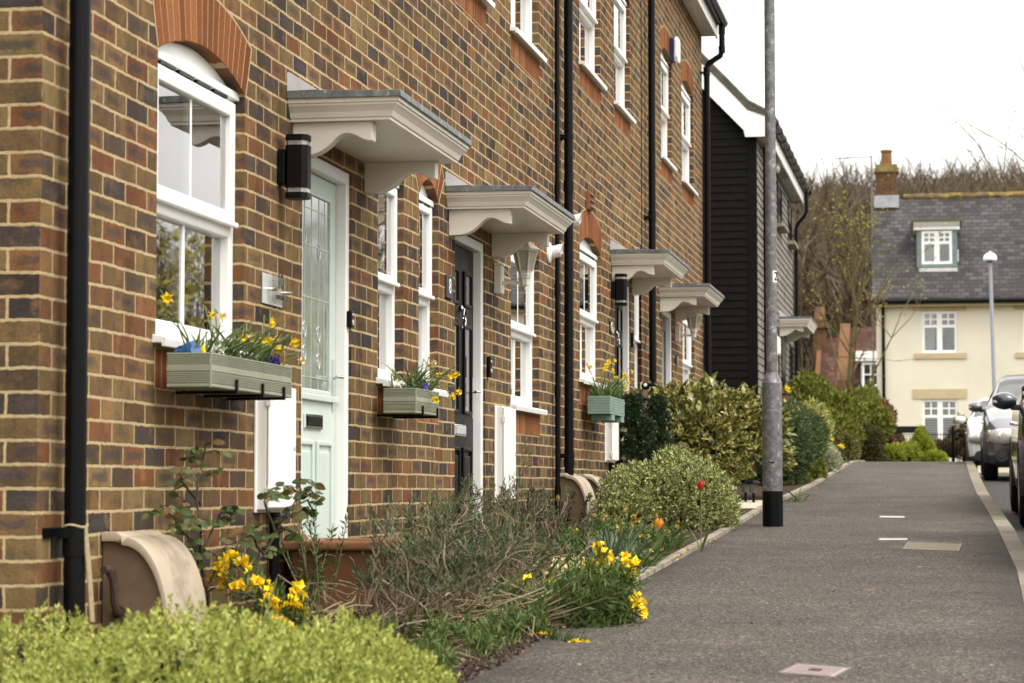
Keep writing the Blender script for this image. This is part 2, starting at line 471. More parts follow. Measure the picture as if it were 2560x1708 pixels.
def asphalt(name, base, warm):
    m, n, b = nodes(name)
    p = pos(n)
    v = n.nodes.new('ShaderNodeTexVoronoi'); v.inputs['Scale'].default_value = 125; lk(n, p.outputs['Position'], v.inputs['Vector'])
    t = noise(n, 160, 4, p.outputs['Position'], .75)
    big = noise(n, 1.3, 5, p.outputs['Position'], .62)
    st = n.nodes.new('ShaderNodeMapping'); st.inputs['Scale'].default_value = (.35, 2.4, 1); lk(n, p.outputs['Position'], st.inputs['Vector'])
    streak = noise(n, 1.6, 4, st.outputs[0], .6)
    sepv = n.nodes.new('ShaderNodeSeparateColor'); lk(n, v.outputs['Color'], sepv.inputs[0])
    r = ramp(n, [(0, tuple(x * .38 for x in base)), (.5, tuple(x * .9 for x in base)), (.82, tuple(x * 1.5 for x in base)), (1, tuple(x * 3.0 for x in base))], sepv.outputs[0])
    gr = ramp(n, [(.3, (.6, .6, .6)), (.7, (1.35, 1.33, 1.3))], t.outputs['Fac'])
    x = mixrgb(n, 1, r.outputs[0], gr.outputs[0], 'MULTIPLY')
    bg_ = ramp(n, [(.3, (.78, .76, .74)), (.7, (1.18, 1.15, 1.08))], big.outputs['Fac'])
    y = mixrgb(n, 1, x.outputs[0], bg_.outputs[0], 'MULTIPLY')
    sr = ramp(n, [(.35, (.92, .92, .92)), (.62, (1.06, 1.05, 1.03))], streak.outputs['Fac'])
    z = mixrgb(n, 1, y.outputs[0], sr.outputs[0], 'MULTIPLY')
    moss = noise(n, 3.5, 5, p.outputs['Position'], .7)
    mr = ramp(n, [(.58, (0, 0, 0)), (.75, (1, 1, 1))], moss.outputs['Fac'])
    q = mixrgb(n, math_(n, 'MULTIPLY', mr.outputs[0], .4), z.outputs[0], warm)
    s2 = n.nodes.new('ShaderNodeSeparateXYZ'); lk(n, p.outputs['Position'], s2.inputs[0])
    wob_ = noise(n, 2.2, 5, p.outputs['Position'], .7)
    xx = math_(n, 'ADD', s2.outputs['X'], math_(n, 'MULTIPLY', math_(n, 'SUBTRACT', wob_.outputs['Fac'], .5), .55))
    e1 = ramp(n, [(.0, (1, 1, 1)), (.10, (0, 0, 0)), (.86, (0, 0, 0)), (1, (1, 1, 1))], math_(n, 'DIVIDE', math_(n, 'SUBTRACT', xx, 1.22), 1.85))
    q = mixrgb(n, math_(n, 'MULTIPLY', e1.outputs[0], .55), q.outputs[0], tuple(v * .42 for v in base))
    pn = noise(n, .75, 3, p.outputs['Position'], .55); pr = ramp(n, [(.56, (0, 0, 0)), (.60, (1, 1, 1))], pn.outputs['Fac'])
    q = mixrgb(n, math_(n, 'MULTIPLY', pr.outputs[0], .22), q.outputs[0], tuple(v * .6 for v in base))
    lk(n, q.outputs[0], b.inputs['Base Color']); b.inputs['Roughness'].default_value = .9; b.inputs['Specular IOR Level'].default_value = .18
    hh = math_(n, 'ADD', v.outputs['Distance'], t.outputs['Fac'])
    bump(n, b, hh, .7, .006)
    return m
M['pave'] = asphalt('pavement_asphalt', (.083, .075, .0655), (.098, .084, .062))
M['road'] = asphalt('road_asphalt', (.068, .066, .063), (.07, .066, .056))
def kerbm():
    m, n, b = nodes('kerb_concrete')
    p = pos(n); s = n.nodes.new('ShaderNodeSeparateXYZ'); lk(n, p.outputs['Position'], s.inputs[0])
    fr = math_(n, 'FRACT', math_(n, 'DIVIDE', s.outputs['Y'], .915))
    j = math_(n, 'LESS_THAN', fr, .012)
    fl = math_(n, 'FLOOR', math_(n, 'DIVIDE', s.outputs['Y'], .915))
    wn = n.nodes.new('ShaderNodeTexWhiteNoise'); wn.noise_dimensions = '1D'; lk(n, fl, wn.inputs['W'])
    r = ramp(n, [(0, (.17, .15, .118)), (1, (.25, .222, .178))], wn.outputs['Value'])
    t = noise(n, 24, 6, p.outputs['Position'], .75)
    gr = ramp(n, [(.3, (.62, .6, .56)), (.7, (1.18, 1.18, 1.15))], t.outputs['Fac'])
    x = mixrgb(n, 1, r.outputs[0], gr.outputs[0], 'MULTIPLY')
    y = mixrgb(n, j, x.outputs[0], (.05, .045, .035))
    lk(n, y.outputs[0], b.inputs['Base Color']); b.inputs['Roughness'].default_value = .9; b.inputs['Specular IOR Level'].default_value = .1
    bump(n, b, t.outputs['Fac'], .3, .006)
    return m
M['kerb'] = kerbm()
def glassm(name, tint=(.9, .93, .92), refl=1.0, transp=1.0):
    m = bpy.data.materials.new(name); m.use_nodes = True; n = m.node_tree; n.nodes.clear()
    o = n.nodes.new('ShaderNodeOutputMaterial')
    tr = n.nodes.new('ShaderNodeBsdfTransparent'); tr.inputs[0].default_value = (tint[0]*transp, tint[1]*transp, tint[2]*transp, 1)
    gl = n.nodes.new('ShaderNodeBsdfGlossy'); gl.inputs['Roughness'].default_value = .012
    fr = n.nodes.new('ShaderNodeFresnel'); fr.inputs['IOR'].default_value = 1.62
    p = pos(n); t = noise(n, 1.6, 2, p.outputs['Position'])
    bp = n.nodes.new('ShaderNodeBump'); bp.inputs['Strength'].default_value = .012; bp.inputs['Distance'].default_value = .02
    lk(n, t.outputs['Fac'], bp.inputs['Height']); lk(n, bp.outputs[0], gl.inputs['Normal'])
    mx = n.nodes.new('ShaderNodeMixShader')
    f2 = math_(n, 'MINIMUM', math_(n, 'MULTIPLY', fr.outputs[0], 1.35 * refl), 1.0)
    lk(n, f2, mx.inputs[0]); lk(n, tr.outputs[0], mx.inputs[1]); lk(n, gl.outputs[0], mx.inputs[2]); lk(n, mx.outputs[0], o.inputs[0])
    return m
M['glass'] = glassm('window_glass', refl=1.9)
M['carglass'] = glassm('car_glass', (.45, .5, .5))
M['acrylic'] = glassm('clear_acrylic', (.97, .97, .95), .28)
M['lantern_glass'] = plain('grimy_lantern_glass', (.40, .36, .29), .3, .14, 16, spec=.7)
M['blind'] = plain('grey_blind', (.42, .40, .34), .8, .1, 5)
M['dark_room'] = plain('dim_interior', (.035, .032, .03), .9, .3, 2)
M['curtain'] = plain('net_curtain', (.62, .62, .58), .85, .06, 6)

def leafmat(name, cols, rough=.45, trans=.25, edge=None, mottle=None, spec=.18):
    """cols: list of colours picked per leaf; mottle=(colour, scale, threshold)"""
    m = bpy.data.materials.new(name); m.use_nodes = True; n = m.node_tree; b = n.nodes['Principled BSDF']
    p = pos(n)
    st = [(i / max(1, len(cols) - 1), c) for i, c in enumerate(cols)]
    r = ramp(n, st, p.outputs['Random Per Island'])
    out = r.outputs[0]
    if mottle:
        t = noise(n, mottle[1], 3, p.outputs['Position'], .6)
        rr = ramp(n, [(mottle[2], (0, 0, 0)), (mottle[2] + .06, (1, 1, 1))], t.outputs['Fac'])
        out = mixrgb(n, rr.outputs[0], out, mottle[0]).outputs[0]
    lk(n, out, b.inputs['Base Color']); b.inputs['Roughness'].default_value = rough
    b.inputs['Specular IOR Level'].default_value = spec
    if trans:
        tl = n.nodes.new('ShaderNodeBsdfTranslucent'); lk(n, out, tl.inputs[0])
        mx = n.nodes.new('ShaderNodeMixShader'); mx.inputs[0].default_value = trans * .6
        lk(n, b.outputs[0], mx.inputs[1]); lk(n, tl.outputs[0], mx.inputs[2])
        lk(n, mx.outputs[0], n.nodes['Material Output'].inputs[0])
    return m
L = {}
L['lime'] = leafmat('lime_leaf', [(.10, .125, .018), (.29, .32, .06), (.54, .555, .16), (.19, .22, .034), (.44, .47, .11)], .5, .3)
L['core'] = leafmat('shaded_inner_leaf', [(.012, .02, .005), (.022, .032, .009)], .8, .0)  # near-black inner leaves: the shade in the bush gaps is put into their colour
L['euon'] = leafmat('variegated_leaf', [(.05, .08, .018), (.16, .20, .055), (.50, .50, .20), (.60, .59, .28), (.09, .13, .03), (.38, .40, .14)], .42, .2)
L['aucuba'] = leafmat('spotted_leaf', [(.04, .058, .014), (.08, .10, .025), (.14, .14, .04)], .3, .12, mottle=((.44, .38, .11), 34, .50), spec=.45)
L['box'] = leafmat('box_leaf', [(.018, .035, .012), (.035, .06, .02), (.055, .085, .028)], .35, .15, spec=.5)
L['yew'] = leafmat('yew_needle', [(.04, .062, .022), (.078, .11, .038), (.125, .165, .06), (.06, .085, .03)], .5, .15)
L['shrub'] = leafmat('fresh_shrub_leaf', [(.055, .075, .012), (.13, .155, .022), (.24, .25, .04), (.09, .10, .016), (.30, .29, .06)], .5, .3)
L['olive'] = leafmat('olive_shrub_leaf', [(.07, .08, .02), (.12, .12, .03), (.20, .19, .05), (.16, .09, .03)], .6, .2)
L['redleaf'] = leafmat('red_leaf', [(.14, .04, .03), (.22, .08, .05), (.07, .07, .03), (.30, .13, .09)], .5, .2)
L['limehedge'] = leafmat('gold_green_leaf', [(.17, .21, .016), (.28, .32, .03), (.37, .39, .055), (.11, .14, .012)], .5, .35)
L['sagebush'] = leafmat('grey_green_leaf', [(.04, .06, .022), (.08, .11, .045), (.14, .165, .085), (.06, .08, .03), (.15, .14, .075)], .7, .15)
L['rose'] = leafmat('rose_leaf', [(.025, .045, .012), (.05, .08, .018), (.075, .10, .024), (.14, .065, .02)], .5, .25, spec=.2)
L['wall'] = leafmat('wallflower_leaf', [(.045, .08, .018), (.08, .125, .03), (.12, .16, .045)], .5, .25)
L['strap'] = leafmat('strap_leaf', [(.038, .072, .014), (.068, .112, .026), (.10, .14, .04), (.13, .16, .06)], .55, .3, spec=.18)
L['yellow'] = leafmat('yellow_petal', [(.93, .68, .02), (.95, .74, .04), (.90, .58, .01)], .6, .3)
L['pale'] = leafmat('pale_petal', [(.75, .62, .30), (.80, .70, .42), (.70, .52, .16)], .6, .3)
L['white'] = leafmat('white_petal', [(.80, .78, .70), (.84, .82, .74)], .6, .3)
L['orange'] = leafmat('orange_petal', [(.72, .27, .04), (.78, .34, .06)], .5, .25)
L['red'] = leafmat('red_petal', [(.45, .03, .015), (.55, .05, .02)], .5, .2)
L['budgreen'] = leafmat('tulip_bud', [(.20, .18, .06), (.24, .15, .07)], .5, .2)
L['twig'] = plain('grey_brown_twig', (.25, .195, .125), .85, .3, 30)
L['stemdark'] = plain('dark_green_stem', (.045, .045, .025), .7, .3, 30)
L['stemgreen'] = plain('green_stem', (.11, .15, .045), .6, .2, 30)
L['bark'] = plain('bark', (.13, .105, .065), .9, .3, 14, bmp=.6)
L['tan'] = plain('trunk_tan', (.26, .19, .13), .85, .2, 14)
L['wood'] = leafmat('bare_wood', [(.060, .045, .030), (.095, .072, .047), (.125, .097, .065), (.072, .05, .033), (.15, .115, .07), (.105, .08, .045)], .95, .0)
L['bud'] = leafmat('yellow_bud_leaf', [(.22, .19, .03), (.32, .27, .05), (.18, .15, .025)], .6, .3)
L['dry'] = leafmat('dry_leaf', [(.30, .21, .11), (.20, .13, .07), (.40, .31, .18)], .85, .1)
# ================================================================== SETTING
def ystations(a, b, step=1.0):
    n = max(1, int(round((b - a) / step)))
    return [a + (b - a) * i / n for i in range(n + 1)]
def strip(name, x0, x1, ya, yb, dz, mat, step=1.0, thick=0.0, kind='structure'):
    ys = ystations(ya, yb, step); V = []; F = []
    fz_ = dz if callable(dz) else (lambda y: dz)
    fx0 = x0 if callable(x0) else (lambda y: x0); fx1 = x1 if callable(x1) else (lambda y: x1)
    for y in ys:
        V += [(fx0(y), y, g(y) + fz_(y)), (fx1(y), y, g(y) + fz_(y))]
        if thick: V += [(fx0(y), y, g(y) + fz_(y) - thick), (fx1(y), y, g(y) + fz_(y) - thick)]
    k = 4 if thick else 2
    for i in range(len(ys) - 1):
        a = i * k; b_ = a + k
        F.append((a, a+1, b_+1, b_))
        if thick:
            F.append((a+1, a+3, b_+3, b_+1)); F.append((a+2, a, b_, b_+2))
    mb = MB(); mb.add(V, F); o = mb.build(name, mat)
    tag(o, kind=kind); return o

def kx(y):        # pavement edge of the kerb
    return float(np.interp(y, [3, 7.6, 9.8, 13, 17, 20, 24, 29, 36, 48, 55], [2.86, 2.99, 3.07, 3.11, 3.09, 3.06, 3.01, 2.99, 2.99, 3.0, 3.0]))
def bx(y):        # garden edge of the pavement
    return float(np.interp(y, [3, 8, 16, 20, 26, 36, 48], [1.17, 1.20, 1.27, 1.26, 1.37, 1.40, 1.40]))

# wide ground sheet: level off behind, hillside far beyond
def ground_sheet():
    ys = list(np.linspace(-60, 0, 7)) + list(np.linspace(2, 60, 40)) + list(np.linspace(66, 420, 40))
    xs = [-260, -160, -100, -60, -30, -12, -4, 0, 4, 9, 14, 30, 60, 100, 160, 260, 400]
    V = []; F = []
    for y in ys:
        for x in xs:
            z = (g(y) if y > 0 else 0.0) - (0.16 if y < 20 or y > 60 else 0.30)
            if y > 95:
                z += 0.150 * min(y - 95, 110) * (0.9 + .12 * math.sin(x * .045 + 1)) + 0.03 * max(0, y - 205)
            V.append((x, y, z))
    k = len(xs)
    for i in range(len(ys) - 1):
        for j in range(k - 1):
            F.append((i*k+j, i*k+j+1, (i+1)*k+j+1, (i+1)*k+j))
    mb = MB(); mb.add(V, F)
    o = mb.build('ground', plain('rough_grass_earth', (.10, .085, .045), .98, .4, 3, dirt=((.07, .08, .03), .8, .5)), smooth=False)
    tag(o, kind='structure')
ground_sheet()
def rdz(y): return float(np.interp(y, [20, 32], [-.105, -.225]))
strip('road', lambda y: kx(y) + .10, 9.2, -8, 49.5, rdz, M['road'])
strip('pavement', bx, lambda y: kx(y) + .01, -6, 46, 0.0, M['pave'], .5)
kb = MB()
for i in range(int(46 / .3)):
    ya, yb = i * .3 - 2, (i + 1) * .3 - 2
    V = []
    for y in (ya, yb):
        d = -0.05 if False else 0
        z = g(y) if y > 0 else 0.0365 * y
        k = kx(y)
        V += [(k, y, z + .004 + d), (k + .105, y, z + .004 + d), (k + .125, y, z - .02), (k + .135, y, z - .30)]
    kb.add(V, [(0, 1, 5, 4), (1, 2, 6, 5), (2, 3, 7, 6)])
tag(kb.build('kerb', M['kerb']), kind='structure')
strip('garden_bed', -.02, lambda y: bx(y) - (.05 if y > 10.7 else -.03 - .02*math.sin(y*7)), 2, 19.8, (lambda y: .015 if y > 10.7 else .006), M['soil'], .5)
strip('garden_path', -.02, lambda y: bx(y) - .05, 19.8, 21.4, .02, M['gravel'], .5)
strip('far_garden_bed', -3.5, lambda y: bx(y) - .05, 21.4, 47, .02, M['soil'], .5)
strip('bed_edging', lambda y: bx(y) - .055, lambda y: bx(y) + .004, 10.6, 46, .024, M['edging'], .45, .12)
strip('cross_street', -30, 60, 49.3, 56, -.21, M['road'], 2)
# far pavement side
strip('opposite_pavement', 9.2, 11.2, -8, 48, -.01, M['pave'], 2)

# little iron covers let into the pavement
def cover(pts, mat_top, mat_rim, label, name='utility_cover', ribs=0, badge=False):
    P = [PG(*p) for p in pts]
    c = sum(P, Vector()) / 4
    t = thing(name, (c.x, c.y, g(c.y)), label, 'utility cover', 'covers set into the pavement')
    def zz(p, d): return Vector((p.x, p.y, g(p.y) + d))
    def ins(f): return [c + (p - c) * f for p in P]
    rim = MB()
    o_, i_ = P, ins(.93)
    V = [zz(p, -.004) for p in o_] + [zz(p, .004) for p in o_] + [zz(p, .004) for p in i_] + [zz(p, -.004) for p in i_]
    F = []
    for k in range(4):
        a, b_ = k, (k + 1) % 4
        F += [(a, b_, 4+b_, 4+a), (4+a, 4+b_, 8+b_, 8+a), (8+a, 8+b_, 12+b_, 12+a)]
    rim.add(V, F); rim.build('rim', mat_rim, t)
    pl = MB(); q = ins(.925); pl.add([zz(p, .0018) for p in q], [(0, 1, 2, 3)])
    if ribs:
        for k in range(ribs):
            f0 = .06 + .88 * k / ribs; f1 = f0 + .88 / ribs * .55
            a = q[0].lerp(q[1], f0); b_ = q[0].lerp(q[1], f1); c2 = q[3].lerp(q[2], f1); d2 = q[3].lerp(q[2], f0)
            nn = 8
            for e in range(nn):
                g0 = .05 + .9 * e / nn; g1 = g0 + .9 / nn * .62
                qd = [a.lerp(d2, g0), b_.lerp(c2, g0), b_.lerp(c2, g1), a.lerp(d2, g1)]
                pl.add([zz(p, .0019) for p in qd] + [zz(p, .0045) for p in qd], [(4,5,6,7),(0,1,5,4),(1,2,6,5),(2,3,7,6),(3,0,4,7)])
    pl.build('lid', mat_top, t)
    if badge:
        bb = MB(); q2 = ins(.2); bb.add([zz(p, .0020) for p in q2] + [zz(p, .0055) for p in q2], [(4,5,6,7),(0,1,5,4),(1,2,6,5),(2,3,7,6),(3,0,4,7)])
        bb.build('badge', M['iron'], t)
    return t
ir = plain('worn_cover_iron', (.30, .235, .215), .6, .15, 30, bmp=.3)
cvr = plain('cover_rim', (.20, .18, .155), .7, .2, 30)
cp = plain('cover_concrete', (.19, .17, .125), .9, .15, 40, bmp=.5, bscale=150)
cl = plain('pale_cover', (.42, .39, .36), .7, .12, 30, bmp=.2)
cover([(1944, 1684), (2086, 1695), (2129, 1671), (1995, 1660)], ir, cvr, 'ribbed rust-pink iron cover in the pavement, nearest the camera', ribs=14, badge=True)
cover([(2256, 1374), (2397, 1379), (2405, 1360), (2270, 1355)], cp, cvr, 'large square cover with a concrete infill near the kerb')
cover([(2194, 1352), (2269, 1352), (2270, 1346), (2197, 1346)], cl, cvr, 'narrow pale cover touching the corner of the concrete-filled one')
cover([(2196, 1295), (2263, 1296), (2262, 1291), (2199, 1290)], cl, cvr, 'narrow pale cover lying farthest up the pavement')

# ================================================================== BRICK TERRACE
def Z(rel): return EYE + rel
def arc_pts(y0, y1, zs, rise, n=14):
    c = (y0 + y1) / 2; h = (y1 - y0) / 2
    Rr = (h * h + rise * rise) / (2 * rise); zc = zs + rise - Rr
    a0 = math.asin(min(1, h / Rr))
    return [(c + Rr * math.sin(-a0 + 2 * a0 * i / n), zc + Rr * math.cos(-a0 + 2 * a0 * i / n)) for i in range(n + 1)], (c, zc, Rr, a0)

def wall_front(root, ya, yb, zb, zt, ops, depth=.11, joints=()):
    """ops: dicts y0 y1 z0 z1 rise ; front face at x=0 with real openings and reveals"""
    mb = MB()
    cols = {}
    for o in ops: cols.setdefault((o['y0'], o['y1']), []).append(o)
    ks = sorted(cols)
    y = ya
    def quad(y0, y1, z0, z1):
        if y1 - y0 > 1e-4 and z1 - z0 > 1e-4: mb.add([(0, y0, z0), (0, y1, z0), (0, y1, z1), (0, y0, z1)], [(0, 1, 2, 3)])
    for (y0, y1) in ks:
        quad(y, y0, zb, zt)
        lst = sorted(cols[(y0, y1)], key=lambda o: o['z0'])
        low = [(y0, zb), (y1, zb)]
        zlow = zb; arch = None
        for o in lst:
            # piece between previous opening (its arched head) and this one's bottom
            if arch is None: quad(y0, y1, zlow, o['z0'])
            else:
                poly = arch + [(y1, o['z0']), (y0, o['z0'])]
                mb.add([(0, p[0], p[1]) for p in poly], [tuple(range(len(poly)))])
            if o.get('rise'):
                arch, _ = arc_pts(y0, y1, o['z1'], o['rise'])
            else:
                arch = [(y0, o['z1']), (y1, o['z1'])]
            # reveals
            mb.add([(0, y0, o['z0']), (0, y0, o['z1']), (-depth, y0, o['z1']), (-depth, y0, o['z0'])], [(0, 1, 2, 3)])
            mb.add([(0, y1, o['z0']), (0, y1, o['z1']), (-depth, y1, o['z1']), (-depth, y1, o['z0'])], [(0, 1, 2, 3)])
            mb.add([(0, y0, o['z0']), (0, y1, o['z0']), (-depth, y1, o['z0']), (-depth, y0, o['z0'])], [(0, 1, 2, 3)])
            V = [(0, p[0], p[1]) for p in arch] + [(-depth, p[0], p[1]) for p in arch]; k = len(arch)
            mb.add(V, [(i, i+1, k+i+1, k+i) for i in range(k - 1)])
        if arch is not None:
            poly = arch + [(y1, zt), (y0, zt)]
            mb.add([(0, p[0], p[1]) for p in poly], [tuple(range(len(poly)))])
        y = y1
    quad(y, yb, zb, zt)
    return mb

def soldier(mb, y0, y1, z0, z1, x=.0022):
    n = max(2, int(round((y1 - y0) / .073))); w_ = (y1 - y0) / n
    for i in range(n):
        mb.box(-.03, x + rnd.uniform(-.0004, .0004), y0 + i * w_ + .005, y0 + (i + 1) * w_ - .005, z0 + .004, z1 - .004)

def window(root, y0, y1, z0, z1, rise=.10, bar=True, sold=.145, sillw=.05, split=.58, blind='blind', vent=True, xr=-.045):
    """two-light casement: fixed lower light, top-hung upper sash; z0 top of sill, z1 springing of the arched head"""
    w_ = y1 - y0
    xf = xr                                    # front of outer frame
    fr = MB(); fw = .055 if w_ > .7 else .045
    fr.box(xf - .07, xf, y0, y0 + fw, z0, z1)
    fr.box(xf - .07, xf, y1 - fw, y1, z0, z1)
    fr.box(xf - .07, xf - .001, y0 + fw, y1 - fw, z0, z0 + fw + .015)
    fr.box(xf - .07, xf - .001, y0 + fw, y1 - fw, z1 - fw, z1)
    zm = z0 + (z1 - z0) * (1 - split) if split > 1 else z0 + (z1 - z0) * .47
    fr.box(xf - .07, xf - .001, y0 + fw, y1 - fw, zm - .03, zm + .03)
    if bar:
        yc = (y0 + y1) / 2
        fr.box(xf - .05, xf - .028, yc - .011, yc + .011, z0 + fw + .015, zm - .03)
    o = fr.build('window', M['upvc'], root, bevel=.006)
    # opening sash above
    s = MB(); sw = .058 if w_ > .7 else .045
    a, b_, c, d = y0 + fw - .018, y1 - fw + .018, zm + .012, z1 - fw + .018
    s.box(xf - .03, xf + .018, a, a + sw, c, d); s.box(xf - .03, xf + .018, b_ - sw, b_, c, d)
    s.box(xf - .03, xf + .0175, a + sw, b_ - sw, c, c + sw); s.box(xf - .03, xf + .0175, a + sw, b_ - sw, d - sw, d)
    s.box(xf + .0176, xf + .034, a, b_, c - .004, c + .018)       # drip bead
    if bar:
        s.box(xf - .02, xf - .004, yc - .011, yc + .011, c + sw, d - sw)
    s.build('sash', M['upvc'], o, bevel=.006)
    p = MB()
    p.box(xf - .045, xf - .037, y0 + fw - .004, y1 - fw + .004, z0 + fw + .01, zm - .026)
    p.build('pane', M['glass'], o)
    p = MB(); p.box(xf - .012, xf - .006, a + sw - .004, b_ - sw + .004, c + sw - .004, d - sw + .004); p.build('pane', M['glass'], o)
    # blind close behind the glass, in front of a dim room
    bl = MB()
    if blind == 'blind':
        n = int(w_ / .05)
        for i in range(n):
            yy = y0 + (i + .5) * w_ / n
            M4 = Matrix.Translation((xf - .14, yy, 0)) @ Matrix.Rotation(R(34 + rnd.uniform(-4, 4)), 4, 'Z')
            bl.box(-.0012, .0012, -.026, .026, z0 + .05, z1 - .06, M=M4)
        bl.build('blind', M['blind'], o)
    elif blind == 'curtain':
        pts = []
        n = 26
        V = []; F = []
        for i in range(n + 1):
            yy = y0 + w_ * i / n; xx = xf - .15 + .018 * math.sin(i * 1.9)
            V += [(xx, yy, z0 + .02), (xx, yy, z1 - .05)]
        F = [(2*i, 2*i+2, 2*i+3, 2*i+1) for i in range(n)]
        bl.add(V, F); bl.build('net_curtain', M['curtain'], o)
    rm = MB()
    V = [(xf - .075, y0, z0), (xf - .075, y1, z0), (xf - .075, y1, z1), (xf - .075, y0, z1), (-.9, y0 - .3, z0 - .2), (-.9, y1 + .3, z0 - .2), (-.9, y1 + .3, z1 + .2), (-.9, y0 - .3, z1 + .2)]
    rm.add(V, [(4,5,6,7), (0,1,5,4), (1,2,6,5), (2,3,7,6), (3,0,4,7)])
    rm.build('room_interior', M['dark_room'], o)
    # sill
    sl = MB()
    sl.prism([(xf - .02, z0 + .012), (sillw, z0 - .006), (sillw + .004, z0 - .014), (sillw, z0 - .042), (sillw - .016, z0 - .042), (sillw - .018, z0 - .028), (xf - .02, z0 - .028)], 'y', y0 - .035, y1 + .045)
    sl.build('sill', M['upvc'], o, bevel=.003)
    if sold:
        so = MB(); soldier(so, y0 - .01, y1 + .01, z0 - .045 - sold, z0 - .045); so.build('soldier_course', M['rubbed'], o)
        sm = MB(); sm.box(-.02, .0012, y0 - .012, y1 + .012, z0 - .047 - sold, z0 - .0285); sm.build('soldier_mortar', M['mortar'], o)
    if rise:
        arc, (cy, cz, Rr, a0) = arc_pts(y0, y1, z1, rise)
        ap = MB(); poly = [(p[0], p[1] - .004) for p in arc]
        poly = [(y0 + .002, z1 - .02)] + poly[1:-1] + [(y1 - .002, z1 - .02)]
        ap.prism(poly, 'x', xf - .05, xf - .006)
        ap.build('arch_panel', M['upvc'], o)
        hb = MB(); hb.box(xf - .03, xf + .022, y0 + .002, y1 - .002, z1 - .022, z1 + .012)
        hb.build('head_strip', M['upvc'], o, bevel=.004)
        if vent:
            v = MB(); n = 4 if w_ > .7 else 2
            for i in range(n):
                a_ = y0 + w_ * (.1 + .8 * i / n); v.box(xf + .001, xf + .019, a_, a_ + w_ * .8 / n * .8, z1 - .034, z1 - .0225)
            v.build('vent_slot', M['black'], o)
        bk = MB(); mo = MB(); th = .215
        n = max(5, int(round(2 * a0 * (Rr + .02) / .066)))
        if Rr > 1: e = 0
        ga = .0042 / Rr
        for i in range(n):
            t0 = -a0 + 2 * a0 * i / n + ga; t1 = -a0 + 2 * a0 * (i + 1) / n - ga
            V = []
            for xx in (-.06, .0026 + rnd.uniform(-.0005, .0005)):
                for (t_, rr) in ((t0, Rr + .001), (t1, Rr + .001), (t1, Rr + th), (t0, Rr + th)):
                    V.append((xx, cy + rr * math.sin(t_), cz + rr * math.cos(t_)))
            bk.add(V, [(3,2,1,0),(4,5,6,7),(0,1,5,4),(1,2,6,5),(2,3,7,6),(3,0,4,7)])
        bk.build('brick_arch', M['rubbed'], o)
        a1 = a0 + .008 / Rr
        K = 18; V = []; 
        for i in range(K + 1):
            t_ = -a1 + 2 * a1 * i / K
            for rr in (Rr + .004, Rr + th + .010): V.append((.0016, cy + rr * math.sin(t_), cz + rr * math.cos(t_)))
        mo.add(V, [(2*i, 2*i+1, 2*i+3, 2*i+2) for i in range(K)])
        mo.build('arch_mortar', M['mortar'], o)
    return o

def canopy(root, y0, y1, zt, proj=.49):
    """painted door canopy: lead-topped cornice on two scrolled brackets"""
    prof = [(.0, -.026), (.004, -.030), (.004, -.043), (.012, -.047), (.013, -.054), (.022, -.063), (.036, -.080), (.043, -.097), (.045, -.102), (.052, -.105), (.053, -.116)]
    mb = MB(); V = []
    for ins, dz in prof:
        V += [(0, y0 + ins, zt + dz), (proj - ins, y0 + ins, zt + dz), (proj - ins, y1 - ins, zt + dz), (0, y1 - ins, zt + dz)]
    F = []
    for i in range(len(prof) - 1):
        for j in range(3): F.append((i*4+j, i*4+j+1, (i+1)*4+j+1, (i+1)*4+j))
    k = (len(prof) - 1) * 4
    F.append((k, k+1, k+2, k+3)); F.append((3, 2, 1, 0))
    mb.add(V, F)
    o = mb.build('canopy', M['cream'], root)
    ld = MB(); ld.prism([(-.0, zt + .012), (proj + .008, zt + .001), (proj + .010, zt - .028), (0, zt - .0255)], 'y', y0 - .010, y1 + .010)
    ld.build('lead_roof', M['lead'], o, bevel=.003)
    fl = MB(); fl.prism([(.001, zt + .008), (.001, zt + .088), (.012, zt + .088), (.135, zt + .010)], 'y', y0 - .012, y1 + .012)
    fl.build('flashing', M['zinc'], o)
    zs = zt - .116
    key = [(.332, -.084), (.308, -.076), (.29, -.066), (.268, -.055), (.238, -.049), (.211, -.057), (.190, -.073), (.170, -.093), (.140, -.117), (.105, -.135), (.065, -.144), (0, -.146)]
    bp = [(0, zs), (.352, zs), (.352, zs - .084)]
    for i in range(len(key) - 1):
        p0_, p1_, p2_, p3_ = key[max(0, i-1)], key[i], key[i+1], key[min(len(key)-1, i+2)]
        for t in (0, .5):
            q = [.5*((2*p1_[c]) + (p2_[c]-p0_[c])*t + (2*p0_[c]-5*p1_[c]+4*p2_[c]-p3_[c])*t*t + (3*p1_[c]-p0_[c]-3*p2_[c]+p3_[c])*t**3) for c in (0, 1)]
            bp.append((q[0], zs + q[1]))
    bp.append((0, zs - .146))
    for yy in (y0 + .085, y1 - .085 - .07):
        b2 = MB(); b2.prism(bp, 'y', yy, yy + .07); b2.build('bracket', M['cream'], o, bevel=.003, seg=1)
    return o

